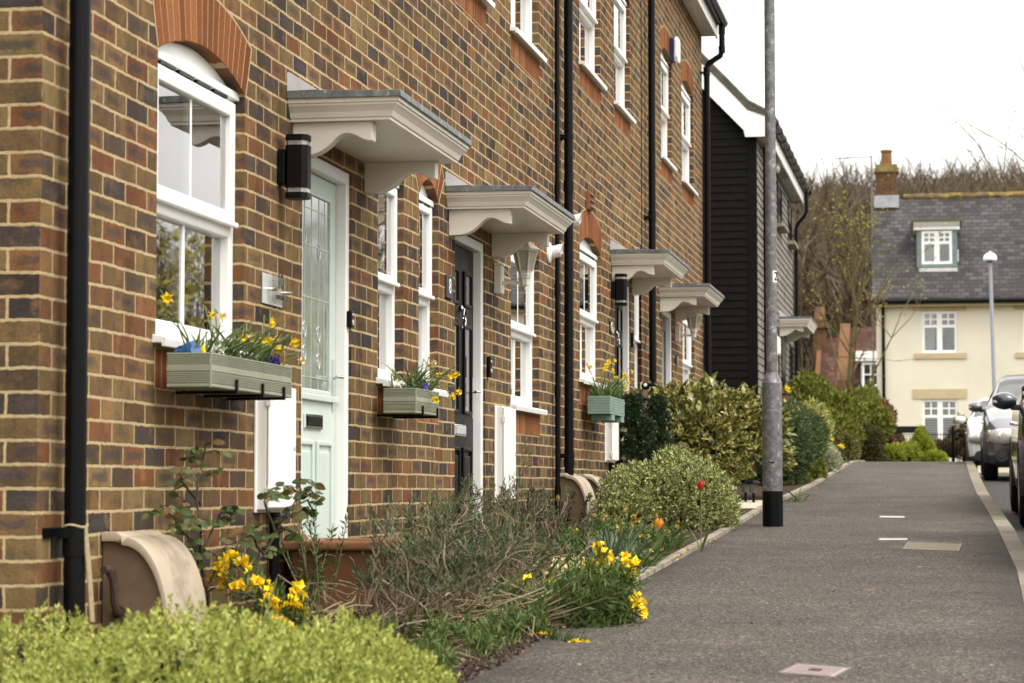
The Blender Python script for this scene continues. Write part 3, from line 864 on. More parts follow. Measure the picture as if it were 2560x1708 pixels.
def door(root, y0, y1, zb, zt, mat, style, num=None):
    fr = MB(); fw = .058
    fr.box(-.10, -.012, y0, y0 + fw, zb, zt); fr.box(-.10, -.012, y1 - fw, y1, zb, zt)
    fr.box(-.10, -.0125, y0 + fw, y1 - fw, zt - fw, zt)
    lf = MB(); a, b_ = y0 + fw + .004, y1 - fw - .006; xl = -.062
    lf.box(xl - .045, xl, a, b_, zb + .03, zt - fw - .004)
    o = lf.build('door', mat, root)
    fr.build('door_frame', M['upvc'], o, bevel=.006)
    gp = MB(); gp.box(-.105, -.075, b_, y1 - fw + .002, zb, zt - fw); gp.box(-.105, -.08, a, b_, zt - fw - .0045, zt - fw + .002); gp.build('door_seal', M['black'], o)
    st = MB(); st.box(-.10, .03, y0, y1, zb - .05, zb + .028); st.build('threshold', M['steel'], o)
    W = b_ - a; H = (zt - fw) - zb
    def panel(u0, u1, v0, v1, glass=False, raised=True):
        ya_, yb_, za, zb_ = a + W * u0, a + W * u1, zb + H * v0, zb + H * v1
        m = MB(); t = .022
        m.box(xl, xl + .014, ya_, ya_ + t, za, zb_); m.box(xl, xl + .014, yb_ - t, yb_, za, zb_)
        m.box(xl, xl + .0138, ya_ + t, yb_ - t, za, za + t); m.box(xl, xl + .0138, ya_ + t, yb_ - t, zb_ - t, zb_)
        m.build('glazing_frame' if glass else 'panel_moulding', mat, o, bevel=.005)
        if glass:
            q = MB(); q.box(xl + .0005, xl + .004, ya_ + t, yb_ - t, za + t, zb_ - t); q.build('door_glass', glass, o)
        elif raised:
            q = MB(); q.box(xl, xl + .010, ya_ + .05, yb_ - .05, za + .05, zb_ - .05); q.build('raised_panel', mat, o, bevel=.008)
        return ya_ + t, yb_ - t, za + t, zb_ - t
    if style == 'mint':
        G = panel(.08, .84, .47, .955, M['doorglass'])
        cm = MB(); ya_, yb_, za, zb_ = G
        for f in (.2, .42, .66, .85): cm.box(xl + .0042, xl + .0062, ya_ + (yb_-ya_)*f - .002, ya_ + (yb_-ya_)*f + .002, za, zb_)
        for f in (.06, .47, .74, .93): cm.box(xl + .0044, xl + .0066, ya_, yb_, za + (zb_-za)*f - .002, za + (zb_-za)*f + .002)
        for u, f in ((.2, .30), (.2, .18), (.2, .78), (.66, .72), (.66, .29), (.66, .15)):
            yy, zz = ya_ + (yb_-ya_)*u, za + (zb_-za)*f
            cm.tube([(xl + .006, yy + .022 * math.cos(t), zz + .036 * math.sin(t)) for t in np.linspace(0, 2*math.pi, 13)], .0028, 5, caps=False)
        cm.build('leaded_bars', M['steel'], o)
        ml = MB(); ml.box(xl, xl + .022, a + .01, b_ - .01, zb + H * .455, zb + H * .47); ml.build('weather_rail', mat, o, bevel=.004)
        panel(.10, .46, .05, .36); panel(.54, .90, .05, .36)
    elif style == 'black':
        panel(.10, .40, .80, .92, M['doorglass2']); panel(.60, .90, .80, .92, M['doorglass2'])
        panel(.10, .40, .44, .74, M['doorglass2']); panel(.60, .90, .44, .74, M['doorglass2'])
        panel(.10, .44, .05, .33); panel(.56, .90, .05, .33)
        kn = MB()
        kz = zb + H * .79; yc = a + W * .5
        kn.lathe([(.0, 0), (.02, .004), (.022, .012), (.006, .02), (0, .022)], (xl, yc, kz), 10, M=Matrix.Rotation(R(90), 4, 'Y'))
        kn.tube([(xl + .026, yc + .033 * math.sin(t), kz - .05 + .05 * math.cos(t)) for t in np.linspace(.2, 2*math.pi - .2, 16)], .006, 6)
        kn.lathe([(0, 0), (.012, .003), (.012, .014), (0, .018)], (xl, yc, kz - .11), 8, M=Matrix.Rotation(R(90), 4, 'Y'))
        kn.build('knocker', M['chrome'], o, smooth=True)
    else:
        panel(.12, .88, .40, .93, M['doorglass2']); panel(.12, .88, .06, .34)
    lz = zb + H * (.405 if style == 'mint' else .385)
    if style in ('mint', 'black'):
        lb = MB(); lb.box(xl, xl + .012, a + W * .26, a + W * .66, lz - .035, lz + .035); l0 = lb.build('letterbox', M['chrome'], o, bevel=.005)
        lf2 = MB(); lf2.box(xl + .012, xl + .017, a + W * .29, a + W * .63, lz - .022, lz + .022); lf2.build('letter_flap', M['blackm'] if style == 'mint' else M['steel'], o, bevel=.003)
    hd = MB(); hz = zb + H * .50; hy = b_ - .045
    hd.box(xl, xl + .010, hy - .016, hy + .016, hz - .12, hz + .12)
    hd.tube([(xl + .008, hy, hz + .035), (xl + .05, hy, hz + .035), (xl + .054, hy - .02, hz + .035), (xl + .05, hy - .12, hz + .033)], .0085, 8)
    hd.build('handle', M['chrome'], o, bevel=.003)
    return o

def doorglass(name, tint):
    m, n, b = nodes(name)
    p = pos(n); t = noise(n, 7, 3, p.outputs['Position'])
    r = ramp(n, [(.35, tuple(c * .7 for c in tint)), (.65, tint)], t.outputs['Fac'])
    lk(n, r.outputs[0], b.inputs['Base Color']); b.inputs['Roughness'].default_value = .06; b.inputs['Specular IOR Level'].default_value = .8
    b.inputs['Coat Weight'].default_value = .6; b.inputs['Coat Roughness'].default_value = .02
    return m
M['doorglass'] = doorglass('obscure_door_glass', (.28, .33, .29))
M['doorglass2'] = doorglass('dark_door_glass', (.03, .03, .03))

def downpipe(root, y, zb, zt, r=.034, x=.066, clips=(), name='downpipe', sockets=()):
    m = MB(); m.tube([(x, y, zb), (x, y, zt)], r, 20)
    for z in sockets: m.tube([(x, y, z - .05), (x, y, z + .035)], r + .0045, 20)
    o = m.build(name, M['black'], root, smooth=True)
    for z in clips:
        c = MB(); c.tube([(x, y, z - .016), (x, y, z + .016)], r + .004, 20)
        c.box(.001, .010, y - r - .075, y - r + .01, z - .016, z + .016); c.box(.001, x, y - r - .008, y - r + .001, z - .016, z + .016)
        c.box(.001, .010, y + r - .01, y + r + .05, z - .016, z + .016); c.box(.001, x, y + r - .001, y + r + .008, z - .016, z + .016)
        c.build('pipe_clip', M['black'], o)
    return o

STEP = .295
SILL, SPR, DTOP, CAN = .545, 1.575, 1.49, 1.69
USILL, USPR = 2.985, 4.02
y_end0 = PX(97, 854).y
y_end1 = PX(1757, 700).y
y10_8 = PX(1026, 900).y
y8_6 = PX(1409, 700).y
y6_4 = PX(1603, 560).y
tilemat = plain('roof_tiles', (.10, .085, .07), .85, .3, 8, bmp=.4)

def house(ya, yb, dz, label, wins, doors, uppers, gables=()):
    zb = g(ya) - .25; ze = Z(4.94 + dz)
    root = thing('terraced_house', (0, ya, g(ya)), label, 'house', 'brick houses of the terrace')
    ops = []
    for d in doors: ops.append(dict(y0=d[0], y1=d[1], z0=d[2], z1=Z(DTOP + dz), rise=0))
    for w_ in wins: ops.append(dict(y0=w_[0], y1=w_[1], z0=Z(SILL + dz) - .03, z1=Z(SPR + dz), rise=w_[2]))
    for u in uppers: ops.append(dict(y0=u[0], y1=u[1], z0=Z(USILL + dz) - .03, z1=Z(USPR + dz), rise=.1))
    mb = wall_front(root, ya, yb, zb, ze, ops)
    D = 7.5; ridge = ze + 3.2
    for gy in gables:
        mb.add([(0, gy, zb), (-D, gy, zb), (-D, gy, ze), (-D/2, gy, ridge), (0, gy, ze)], [(0, 1, 2, 3, 4)])
    mb.build('wall', M['brick'], root)
    bw_ = MB(); bw_.add([(-D, ya, zb), (-D, yb, zb), (-D, yb, ze), (-D, ya, ze)], [(0, 1, 2, 3)]); bw_.build('back_wall', M['brick'], root)
    rf = MB(); e = .18; sl = 3.2 / (D / 2); ov = .0
    a0, b0 = ya - (.05 if ya in gables else 0), yb + (.05 if yb in gables else 0)
    rf.prism([(e, ze - sl * e + .20), (-D/2, ridge + .16), (-D - e, ze - sl * e + .20), (-D - e, ze - sl * e + .26), (-D/2, ridge + .24), (e, ze - sl * e + .27)], 'y', a0, b0)
    rf.build('roof', tilemat, root)
    so = MB(); so.box(0, .165, a0, b0, ze - .016, ze + .004); so.build('soffit', M['upvc'], root)
    fa = MB(); fa.box(.1652, .185, a0, b0, ze - .05, ze + .17); fa.build('fascia', M['upvc'], root)
    gt = MB(); V = []; F = []
    K = 8
    for i in range(K + 1):
        a = math.pi * i / K
        for rr in (.056, .060): V += [(.243 - rr * math.cos(a), a0, ze + .135 - rr * math.sin(a)), (.243 - rr * math.cos(a), b0, ze + .135 - rr * math.sin(a))]
    for i in range(K):
        p = i * 4
        F += [(p, p+1, p+5, p+4), (p+2, p+6, p+7, p+3), (p, p+4, p+6, p+2), (p+1, p+3, p+7, p+5)]
    F += [(0, 1, 3, 2), (K*4, K*4+2, K*4+3, K*4+1)]
    gt.add(V, F); gt.build('gutter', M['black'], root)
    return root

# --- number 10
W1 = (Yw(392, 500), Yw(611, 500), .10)
D1 = (Yw(754, 900), Yw(879, 700), g(10.6) + .05)
W2 = (Yw(945, 700), Yw(1009, 700), .10)
h10 = house(y_end0, y10_8, 0, 'brick house at the near end of the terrace, with the pale mint green door', [W1, W2], [D1], [], gables=(y_end0,))
window(h10, W1[0], W1[1], Z(SILL), Z(SPR), .10)
window(h10, W2[0], W2[1], Z(SILL), Z(SPR), .10, bar=False)
d1 = door(h10, D1[0], D1[1], D1[2], Z(DTOP), M['mint'], 'mint'); d1['label'] = 'pale mint green door with a leaded glass panel'
c_off = (Yw(717, 230) - D1[0])
canopy(h10, D1[0] - .25, D1[0] + 1.28, Z(CAN))
p0 = PX(193, 800, .066)
downpipe(h10, p0.y, g(p0.y) - .02, Z(4.94), clips=(PX(160, 1333, .066).z, Z(1.9)), sockets=(Z(-.16), Z(2.6)))
# --- number 8
W3 = (Yw(1047, 700), Yw(1095, 700), .10)
D2 = (Yw(1137, 900), Yw(1213, 900), g(14) + .05)
W4 = (Yw(1277, 800), Yw(1347, 800), .10)
h8 = house(y10_8, y8_6, 0, 'brick house with a glossy black door and a white wall lantern, numbered 8', [W3, W4], [D2], [W4, D2])
window(h8, W3[0], W3[1], Z(SILL), Z(SPR), .10, bar=False)
window(h8, W4[0], W4[1], Z(SILL), Z(SPR), .10)
for q in (W4, D2): window(h8, q[0], q[1], Z(USILL), Z(USPR), .10, bar=False, blind='curtain')
d2 = door(h8, D2[0], D2[1], D2[2], Z(DTOP), M['doorblack'], 'black'); d2['label'] = 'black panelled door with a ring knocker'
canopy(h8, D2[0] - .26, D2[0] + 1.27, Z(CAN))
p2 = PX(1422, 700, .066)
downpipe(h8, p2.y, g(p2.y) + .02, Z(4.94), clips=(PX(1420, 342, .066).z, PX(1425, 1140, .066).z), sockets=(PX(1424, 1150, .066).z, Z(2.2)))
p2b = PX(1397, 700, .045)
downpipe(h8, p2b.y, g(p2b.y) + .1, Z(4.6), r=.018, x=.035, name='waste_pipe', clips=(), sockets=[Z(-.02 + .72 * i) for i in range(7)])
# --- number 6
W5 = (Yw(1449.5, 800), Yw(1502, 800), .10)
D3 = (Yw(1537, 800), Yw(1576, 800), g(20.6) + .05)
W6 = (Yw(1586, 800), Yw(1606, 800), .10)
h6 = house(y8_6, y6_4, STEP, 'brick house numbered 6, behind the blue-green window box', [W5, W6], [D3], [W5, D3])
window(h6, W5[0], W5[1], Z(SILL + STEP), Z(SPR + STEP), .10)
window(h6, W6[0], W6[1], Z(SILL + STEP), Z(SPR + STEP), .10, bar=False)
for q in (W5, D3): window(h6, q[0], q[1], Z(USILL + STEP), Z(USPR + STEP), .10, bar=False, blind='curtain')
d3 = door(h6, D3[0], D3[1], D3[2], Z(DTOP + STEP), M['doorblack'], 'black'); d3['label'] = 'black door under the third canopy'
canopy(h6, D3[0] - .26, D3[0] + 1.27, Z(CAN + STEP))
p3 = PX(1631, 700, .066)
downpipe(h6, p3.y, g(p3.y) + .02, Z(4.94 + STEP), clips=(PX(1620, 535, .066).z,), sockets=(PX(1620, 535, .066).z + .02,))
# --- number 4
D4 = (Yw(1655, 850), Yw(1681, 850), g(24) + .05)
W7 = (Yw(1706.5, 850), Yw(1735, 850), .10)
h4 = house(y6_4, y_end1, STEP, 'brick house at the far end of the terrace, with a grey door and swan-necked downpipe', [W7], [D4], [W7, D4], gables=(y_end1,))
window(h4, W7[0], W7[1], Z(SILL + STEP), Z(SPR + STEP), .10)
for q in (W7, D4): window(h4, q[0], q[1], Z(USILL + STEP), Z(USPR + STEP), .10, bar=False, blind='curtain')
d4 = door(h4, D4[0], D4[1], D4[2], Z(DTOP + STEP), M['doorgrey'], 'grey'); d4['label'] = 'grey glazed door under the fourth canopy'
canopy(h4, D4[0] - .26, D4[0] + 1.27, Z(CAN + STEP))
# end downpipe with swan neck from the gutter
ye = y_end1 - .10; ze = Z(4.94 + STEP)
sn = MB()
sn.tube([(.243, ye, ze + .08), (.243, ye, ze - .20), (.225, ye, ze - .27), (.085, ye, ze - .36), (.066, ye, ze - .42), (.066, ye, g(ye) - .1)], .034, 16)
for a, b_ in (((.243, ye, ze - .02), (.243, ye, ze + .10)), ((.243, ye, ze - .24), (.241, ye, ze - .16)), ((.066, ye, ze - .50), (.066, ye, ze - .40)), ((.066, ye, Z(2.05)), (.066, ye, Z(2.15)))):
    sn.tube([a, b_], .040, 16)
so_ = sn.build('swan_neck_downpipe', M['black'], h4, smooth=True)
for z in (ze - .47, Z(2.1), Z(.95)):
    c = MB(); c.box(.001, .066, ye - .05, ye - .032, z - .014, z + .014); c.box(.001, .010, ye - .085, ye - .03, z - .014, z + .014); c.tube([(.066, ye, z - .014), (.066, ye, z + .014)], .038, 16)
    c.build('pipe_clip', M['black'], so_)
# movement joint between the first two houses
mj = MB(); mj.box(-.01, .0008, y10_8 - .004, y10_8 + .004, Z(-.9), Z(4.9)); mj.build('movement_joint', plain('joint_sealant', (.16, .07, .035), .9, .1), h10)
# ================================================================== THINGS FIXED TO THE WALLS
def up_down_light(px, py0, py1, label):
    a = PX(px, py0, .03); b_ = PX(px, py1, .03)
    zc = (a.z + b_.z) / 2; h = a.z - b_.z; y = a.y + .03
    t = thing('wall_light', (0, y, zc), label, 'wall light', 'black up and down wall lights')
    m = MB(); m.box(.001, .034, y - .045, y + .045, zc - h * .27, zc + h * .27); m.build('back_plate', M['blackm'], t, bevel=.004)
    s = .048; x = .034 + s
    def octa(k): return [(x + k*s*.55, y - s*k), (x + k*s, y - s*.55*k), (x + k*s, y + s*.55*k), (x + k*s*.55, y + s*k), (x - k*s*.75, y + s*k), (x - k*s, y + s*.7*k), (x - k*s, y - s*.7*k), (x - k*s*.75, y - s*k)]
    m = MB(); m.prism(octa(1), 'z', zc - h * .335, zc + h * .335); m.build('body', M['blackm'], t, bevel=.002)
    for sg in (-1, 1):
        m = MB(); m.prism(octa(1), 'z', zc + sg * h * .405, zc + sg * h * .5); m.build('end_cap', M['blackm'], t, bevel=.002)
        m = MB(); m.prism(octa(.9), 'z', zc + sg * h * .335, zc + sg * h * .405); m.build('clear_ring', M['lensglass'], t)
    return t
M['lensglass'] = plain('clear_lens', (.24, .23, .21), .1, .25, 40, spec=.9)
up_down_light(712, 337, 497, 'black up and down light beside the mint green door')
up_down_light(1536, 685, 764, 'black up and down light beside the black door numbered 6')

def coach_lantern(px_plate, py_a, py_b, label):
    a = PX(px_plate, py_a, .03); b_ = PX(px_plate, py_b, .03)
    y = a.y + .045; zc = (a.z + b_.z) / 2; h = a.z - b_.z
    t = thing('coach_lantern', (0, y, zc), label, 'lantern', 'white coach lanterns on the wall')
    m = MB(); m.box(.001, .05, y - .05, y + .05, zc - h/2, zc + h/2); m.box(.001, .056, y - .056, y + .056, zc + h*.42, zc + h*.5); m.build('back_plate', M['cream'], t, bevel=.006)
    zb = zc - h * .13; xc = .19
    m = MB(); m.box(.05, xc - .02, y - .008, y + .008, zb - .012, zb + .012); m.build('arm', M['cream'], t, bevel=.003)
    m = MB(); m.tube([(.055, y + .02, zc + h*.36), (.075, y + .02, zc + h*.18), (.12, y + .02, zb + .03), (.17, y + .01, zb + .016)], .0035, 6); m.build('cable', M['upvc'], t, smooth=True)
    m = MB(); c = (xc, y, 0); n = 6
    m.lathe([(0, zb - .047), (.008, zb - .044), (.006, zb - .024), (.026, zb - .02), (.028, zb + .018), (.034, zb + .026), (.040, zb + .05), (.038, zb + .056), (.044, zb + .072)], c, n); m.build('lantern_base', M['cream'], t)
    m = MB(); m.lathe([(.042, zb + .072), (.073, zb + .195)], c, n); m.build('lantern_glass', M['lantern_glass'], t)
    m = MB()
    for k in range(n):
        an = 2*math.pi*k/n
        m.tube([(xc + .045*math.cos(an), y + .045*math.sin(an), zb + .070), (xc + .076*math.cos(an), y + .076*math.sin(an), zb + .196)], .0055, 5)
    m.lathe([(.076, zb + .192), (.082, zb + .194), (.082, zb + .205), (.07, zb + .205)], c, n); m.build('frame_bars', M['cream'], t)
    m = MB(); m.lathe([(.094, zb + .203), (.092, zb + .208), (.064, zb + .225), (.056, zb + .24), (.042, zb + .245), (.036, zb + .256), (.02, zb + .264), (.0, zb + .266)], c, n); m.build('lantern_roof', M['cream'], t)
    return t
coach_lantern(1246, 658, 734, 'white coach lantern on the wall of number 8, near the second canopy')
coach_lantern(1694, 810, 855, 'white coach lantern beside the grey door, half under the fourth canopy')

def flood(px, py, label):
    a = PX(px, py, .04)
    t = thing('security_spotlight', tuple(a), label, 'spotlight', 'white security spotlights')
    x, y, z = a
    Mr = Matrix.Rotation(R(90), 4, 'Y')
    m = MB(); m.lathe([(.0, .001), (.076, .001), (.074, .012), (.05, .024), (.042, .030), (.0, .030)], (0, y, z), 20, M=Mr); m.build('back_plate', M['upvc'], t, smooth=True)
    Mr = Matrix.Rotation(R(82), 4, 'Y')
    m = MB(); m.lathe([(.0, .025), (.042, .025), (.044, .045), (.044, .066), (.041, .068), (.041, .08), (.0, .08)], (0, y, z), 20, M=Mr); m.build('body', M['upvc'], t, smooth=True)
    m = MB(); V = []; K = 14
    for i in range(K + 1):
        an = -R(115) + R(230) * i / K
        for rr in (.0445, .047):
            for ln in (.066, .098 + .016 * math.cos(an)):
                V.append(Mr @ Vector((-rr*math.cos(an), rr*math.sin(an), ln)) + Vector((0, y, z)))
    F = []
    for i in range(K):
        p = i*4; F += [(p, p+4, p+5, p+1), (p+2, p+3, p+7, p+6), (p+1, p+5, p+7, p+3), (p, p+2, p+6, p+4)]
    m.add(V, F); m.build('hood', M['upvc'], t, smooth=True)
    m = MB(); m.lathe([(0, .08), (.037, .08), (.035, .086), (0, .087)], (0, y, z), 16, M=Mr); m.build('lens', M['lensglass'], t)
    return t
flood(1385, 632, 'white spotlight left of the tall black downpipe, lower of the two')
flood(1432, 555, 'white spotlight right of the tall black downpipe, beside the second canopy')

# plate with number 10: steel backing with clear cover on standoffs
a = PX(670, 678, .03); b_ = PX(706, 765, .03); c_ = PX(719, 700, .034)
ya, yb2, yc2 = a.y, PX(707, 700, .01).y, PX(719, 700, .03).y
z1_, z0_ = a.z - .004, PX(672, 757, .03).z
t = thing('house_plate', (0, ya, z0_), 'clear and brushed steel plate reading 10 beside the mint door', 'house plate', 'house number plates')
m = MB(); m.box(.004, .008, ya, yb2, z0_, z1_); m.build('steel_plate', M['steel'], t)
m = MB(); m.box(.026, .031, ya + .07, yc2 + .02, z0_ + .004, z1_ + .002); m.build('clear_cover', M['acrylic'], t)
for yy in (ya + .085, yc2 + .005):
    m = MB(); m.tube([(.002, yy, (z0_+z1_)/2), (.048, yy, (z0_+z1_)/2)], .0085, 10); m.build('standoff', M['chrome'], t, smooth=True)
text('10', .094, (.0322, PX(701.5, 706, .032).y, PX(701.5, 706, .032).z), t, M['ink'], sx=.95)
text('CRESCENT', .026, (.0322, PX(701, 745, .032).y, PX(701, 745, .032).z), t, M['slate'], name='small_lettering')
# slate with 8
a = PX(1115, 686, .008); b_ = PX(1126, 748, .008)
t = thing('house_plate', (0, a.y, b_.z), 'dark slate plate with a white 8 beside the black door', 'house plate', 'house number plates')
yy0, yy1 = a.y, a.y + .17
m = MB(); m.box(.002, .014, yy0, yy1, b_.z, a.z); m.build('slate', M['slate'], t, bevel=.003)
text('8', .12, (.0148, (yy0 + yy1)/2, (a.z + b_.z)/2), t, M['whiteink'])
# ornate 6
a = PX(1525, 803, .008); b_ = PX(1530, 834, .008)
yy0, yy1 = a.y, a.y + .20
t = thing('house_plate', (0, a.y, b_.z), 'black plate with a pale 6 and scrolled frame near the third door', 'house plate', 'house number plates')
m = MB(); m.box(.002, .012, yy0, yy1, b_.z, a.z); m.build('plate', M['blackm'], t, bevel=.003)
m = MB(); yc = (yy0+yy1)/2; zc = (a.z+b_.z)/2; hh = (a.z-b_.z)/2
m.tube([(.013, yc + .088*math.sin(t_), zc + hh*.92*math.cos(t_)) for t_ in np.linspace(0, 2*math.pi, 25)], .005, 6, caps=False)
m.build('scrolled_frame', M['steel'], t)
text('6', .10, (.0132, yc, zc), t, M['whiteink'])
# small plain plate by the grey door
a = PX(1690, 888, .008); b_ = PX(1691, 913, .008)
t = thing('wall_plate', (0, a.y, b_.z), 'small dark plate with a pale edge between the grey door and last window', 'wall plate')
m = MB(); m.box(.002, .016, a.y, a.y + .13, b_.z, a.z); m.build('plate', M['slate'], t, bevel=.003)
m = MB(); m.box(.0162, .018, a.y + .08, a.y + .12, b_.z + .01, a.z - .01); m.build('pale_strip', M['steel'], t)

def bell(px, py0, py1, X, label, w_=.05):
    a = PX(px, py0, X); b2 = PX(px, py1, X)
    t = thing('doorbell', tuple(b2), label, 'doorbell', 'black doorbells')
    m = MB(); m.box(X + .0005, X + .026, a.y, a.y + w_, b2.z, a.z); m.build('body', M['black'], t, bevel=.006)
    m = MB(); m.lathe([(.0, 0), (.014, 0), (.013, .003), (0, .0035)], (X + .026, a.y + w_/2, b2.z + (a.z-b2.z)*.30), 16, M=Matrix.Rotation(R(90), 4, 'Y')); m.build('button', M['steel'], t)
    m = MB(); m.lathe([(.0, 0), (.011, 0), (.008, .005), (0, .006)], (X + .026, a.y + w_/2, b2.z + (a.z-b2.z)*.74), 14, M=Matrix.Rotation(R(90), 4, 'Y')); m.build('lens', M['lensglass'], t)
bell(866, 777, 818, -.012, 'black video doorbell on the white frame of the mint door')
bell(1216, 891, 943, .0, 'tall black doorbell on the brick right of the door numbered 8', .06)
bell(1576, 832, 868, .0, 'tall black doorbell on the brick right of the third door', .07)

# alarm box and terracotta vent
a = PX(1687, 90, .06); b_ = PX(1693, 160, .06)
t = thing('alarm_box', (0, a.y, b_.z), 'blue and white burglar alarm box high on the far house', 'alarm box')
y0a, y1a = a.y, a.y + .26
m = MB(); m.box(.001, .05, y0a + .02, y1a - .02, b_.z + .01, a.z - .01); m.build('back_box', plain('alarm_blue', (.012, .03, .11), .4, .1), t, bevel=.008)
m = MB(); m.prism([(y0a, b_.z + .04), (y0a + .05, b_.z), (y1a - .05, b_.z), (y1a, b_.z + .04), (y1a, a.z - .04), (y1a - .05, a.z), (y0a + .05, a.z), (y0a, a.z - .04)], 'x', .05, .088); m.build('front_cover', M['upvc'], t, bevel=.010)
a = PX(1474, 477, .03); b_ = PX(1475, 523, .03)
t = thing('air_vent', (0, a.y, b_.z), 'terracotta coloured air vent cowl in the brickwork above the third house window', 'air vent')
m = MB(); y0a, y1a = a.y, a.y + .2
m.box(.001, .028, y0a, y1a, b_.z, a.z); m.build('cowl', plain('vent_terracotta', (.27, .12, .07), .7, .1), t, bevel=.003)
m = MB()
for k in range(3): m.prism([(.028, b_.z + (a.z-b_.z)*(k+1)/3 - .006), (.05, b_.z + (a.z-b_.z)*(k+.35)/3), (.028, b_.z + (a.z-b_.z)*(k+.25)/3)], 'y', y0a + .01, y1a - .01)
m.build('louvre', M['terracotta'], t)

# white electricity cupboards
def cupboard(pxa, pya, pxm, pxb, pyb, label, dep=.066):
    a = PX(pxa, pya); b2 = PX(pxa, pyb)
    y0, y1 = PX(pxm, pya, dep).y, PX(pxb, pya, dep).y
    t = thing('meter_cupboard', (0, y0, b2.z), label, 'meter cupboard', 'white meter cupboards on the wall')
    zt, zb = a.z, b2.z
    m = MB(); m.box(.001, dep - .014, y0, y1, zb, zt); m.box(.001, .012, y0 - .012, y1 + .012, zb - .012, zt + .006); m.build('case', M['cabinet'], t, bevel=.004)
    m = MB(); m.box(dep - .0125, dep, y0 - .003, y1 + .003, zb + .006, zt - .004); d = m.build('cupboard_door', M['cabinet'], t, bevel=.008)
    for f in (.14, .86):
        m = MB(); m.box(dep - .016, dep + .003, y0 - .006, y0 + .004, zb + (zt-zb)*f - .018, zb + (zt-zb)*f + .018); m.build('hinge', M['cabinet'], t)
    m = MB(); m.lathe([(0, 0), (.011, 0), (.011, .003), (0, .004)], (dep, y1 - .03, (zt+zb)/2), 10, M=Matrix.Rotation(R(90), 4, 'Y')); m.build('lock', M['steel'], t)
    m = MB(); m.tube([(.03, (y0+y1)/2, zb - .012), (.03, (y0+y1)/2, g(y0) - .1)], .022, 10); m.build('conduit', M['blackm'], t)
    return t
cupboard(637, 960, 676, 741, 1275, 'white meter cupboard under the near window box, left of the mint door')
cupboard(1236, 1016, 1262, 1290, 1252, 'white meter cupboard under the window right of the black door')
cupboard(1511, 1045, 1531, 1547, 1152, 'white meter cupboard behind the blue-green window box, partly hidden by bushes')

# moulded gas meter boxes standing against the wall
def gas_box(px_top, py_top, W, label, D=.27):
    a = PX(px_top, py_top, .02)
    y0 = a.y; y1 = y0 + W; zt = a.z; zb = g(y0) - .05; H = zt - zb
    t = thing('gas_meter_box', (0, y0, zb), label, 'gas meter box', 'beige gas meter boxes')
    def prof(k, top=0.0):
        pts = [(.005, zb)]
        out = [(.005, zt), (.055, zt), (.075, zt - .012)]
        for i in range(0, 13):
            f = i / 12; an = R(78) * (1 - f)
            out.append((.075 + (D - .03 - .075) * math.sin(R(90) * f) ** .95, zt - .014 - (H * .62) * (1 - math.cos(R(90) * f))))
        out.append((D, zb + .03)); out.append((D + .012, zb))
        return pts + out[:]
    P = prof(1)
    # lid: band following the profile with thickness
    m = MB()
    mid = Vector((.05, zb + H*.3))
    outer = P[1:]
    inner = [((p[0] - mid.x) * .93 + mid.x if p[0] > .06 else p[0], zb + (p[1] - zb) * .945) for p in outer]
    n = len(outer); V = []
    for y in (y0 - .012, y1 + .012):
        V += [(p[0], y, p[1]) for p in outer] + [(p[0], y, p[1]) for p in inner]
    F = []
    for i in range(n - 1):
        F += [(i, i+1, 2*n+i+1, 2*n+i), (n+i+1, n+i, 3*n+i, 3*n+i+1), (i+1, i, n+i, n+i+1), (2*n+i, 2*n+i+1, 3*n+i+1, 3*n+i)]
    m.add(V, F); m.build('curved_lid', M['gasbox'], t, bevel=.004, smooth=True)
    m = MB(); poly = [(p[0] * .985 if p[0] > .02 else p[0], p[1]) for p in inner] + [(.005, zb)]
    m.prism(poly, 'y', y0 + .004, y1 - .004); m.build('side_body', M['gasside'], t)
    return t, y0, y1, zt, zb
gb, gy0, gy1, gzt, gzb = gas_box(268, 1331, .40, 'beige gas meter box with a curved lid at the foot of the near downpipe')
pp = MB(); pp.tube([(.045, gy0 - .10, gzt - .12), (.05, gy0 - .07, gzt - .12), (.06, gy0 - .045, gzt - .16), (.062, gy0 - .04, gzt - .23), (.064, gy0 - .02, gzt - .262), (.066, gy0 + .01, gzt - .265)], .0135, 8); pp.tube([(.066, gy0 - .006, gzt - .265), (.066, gy0 + .006, gzt - .265)], .024, 10); pp.tube([(.055, gy0 - .052, gzt - .125), (.06, gy0 - .043, gzt - .16)], .017, 8)
pp.build('gas_pipe', M['iron'], gb, smooth=True)
pp = MB(); pp.tube([(.05, gy0 - .01, gzt - .30), (.03, gy0 - .04, gzt - .32), (.018, gy0 - .055, gzt - .36), (.02, gy0 - .055, gzb)], .005, 6); pp.build('earth_cable', M['greenwire'], gb, smooth=True)
gas_box(1400, 1183, .44, 'beige gas meter box left of the tall black downpipe, brown side showing', .25)
gas_box(1447, 1185, .44, 'beige gas meter box right of the tall black downpipe, half behind the first', .25)
# rope tied round the near downpipe
ro = MB(); py_, pz_ = p0.y, PX(160, 1316, .066).z
ro.tube([(.066 + .0395*math.cos(a_), py_ + .0395*math.sin(a_), pz_ + .004*math.sin(3*a_)) for a_ in np.linspace(0, 2*math.pi, 21)], .004, 6, caps=False)
ro.tube([(.106, py_ - .012, pz_), (.108, py_ - .010, pz_ - .08), (.112, py_ + .004, pz_ - .17), (.116, py_ + .02, pz_ - .3)], .0055, 6)
ro.tube([(.104, py_ - .006, pz_), (.112, py_ - .002, pz_ - .08), (.117, py_ + .010, pz_ - .18), (.12, py_ + .026, pz_ - .3)], .005, 6)
tag(ro.build('rope', M['rope'], None, smooth=True), 'frayed beige rope knotted round the near black downpipe', 'rope')

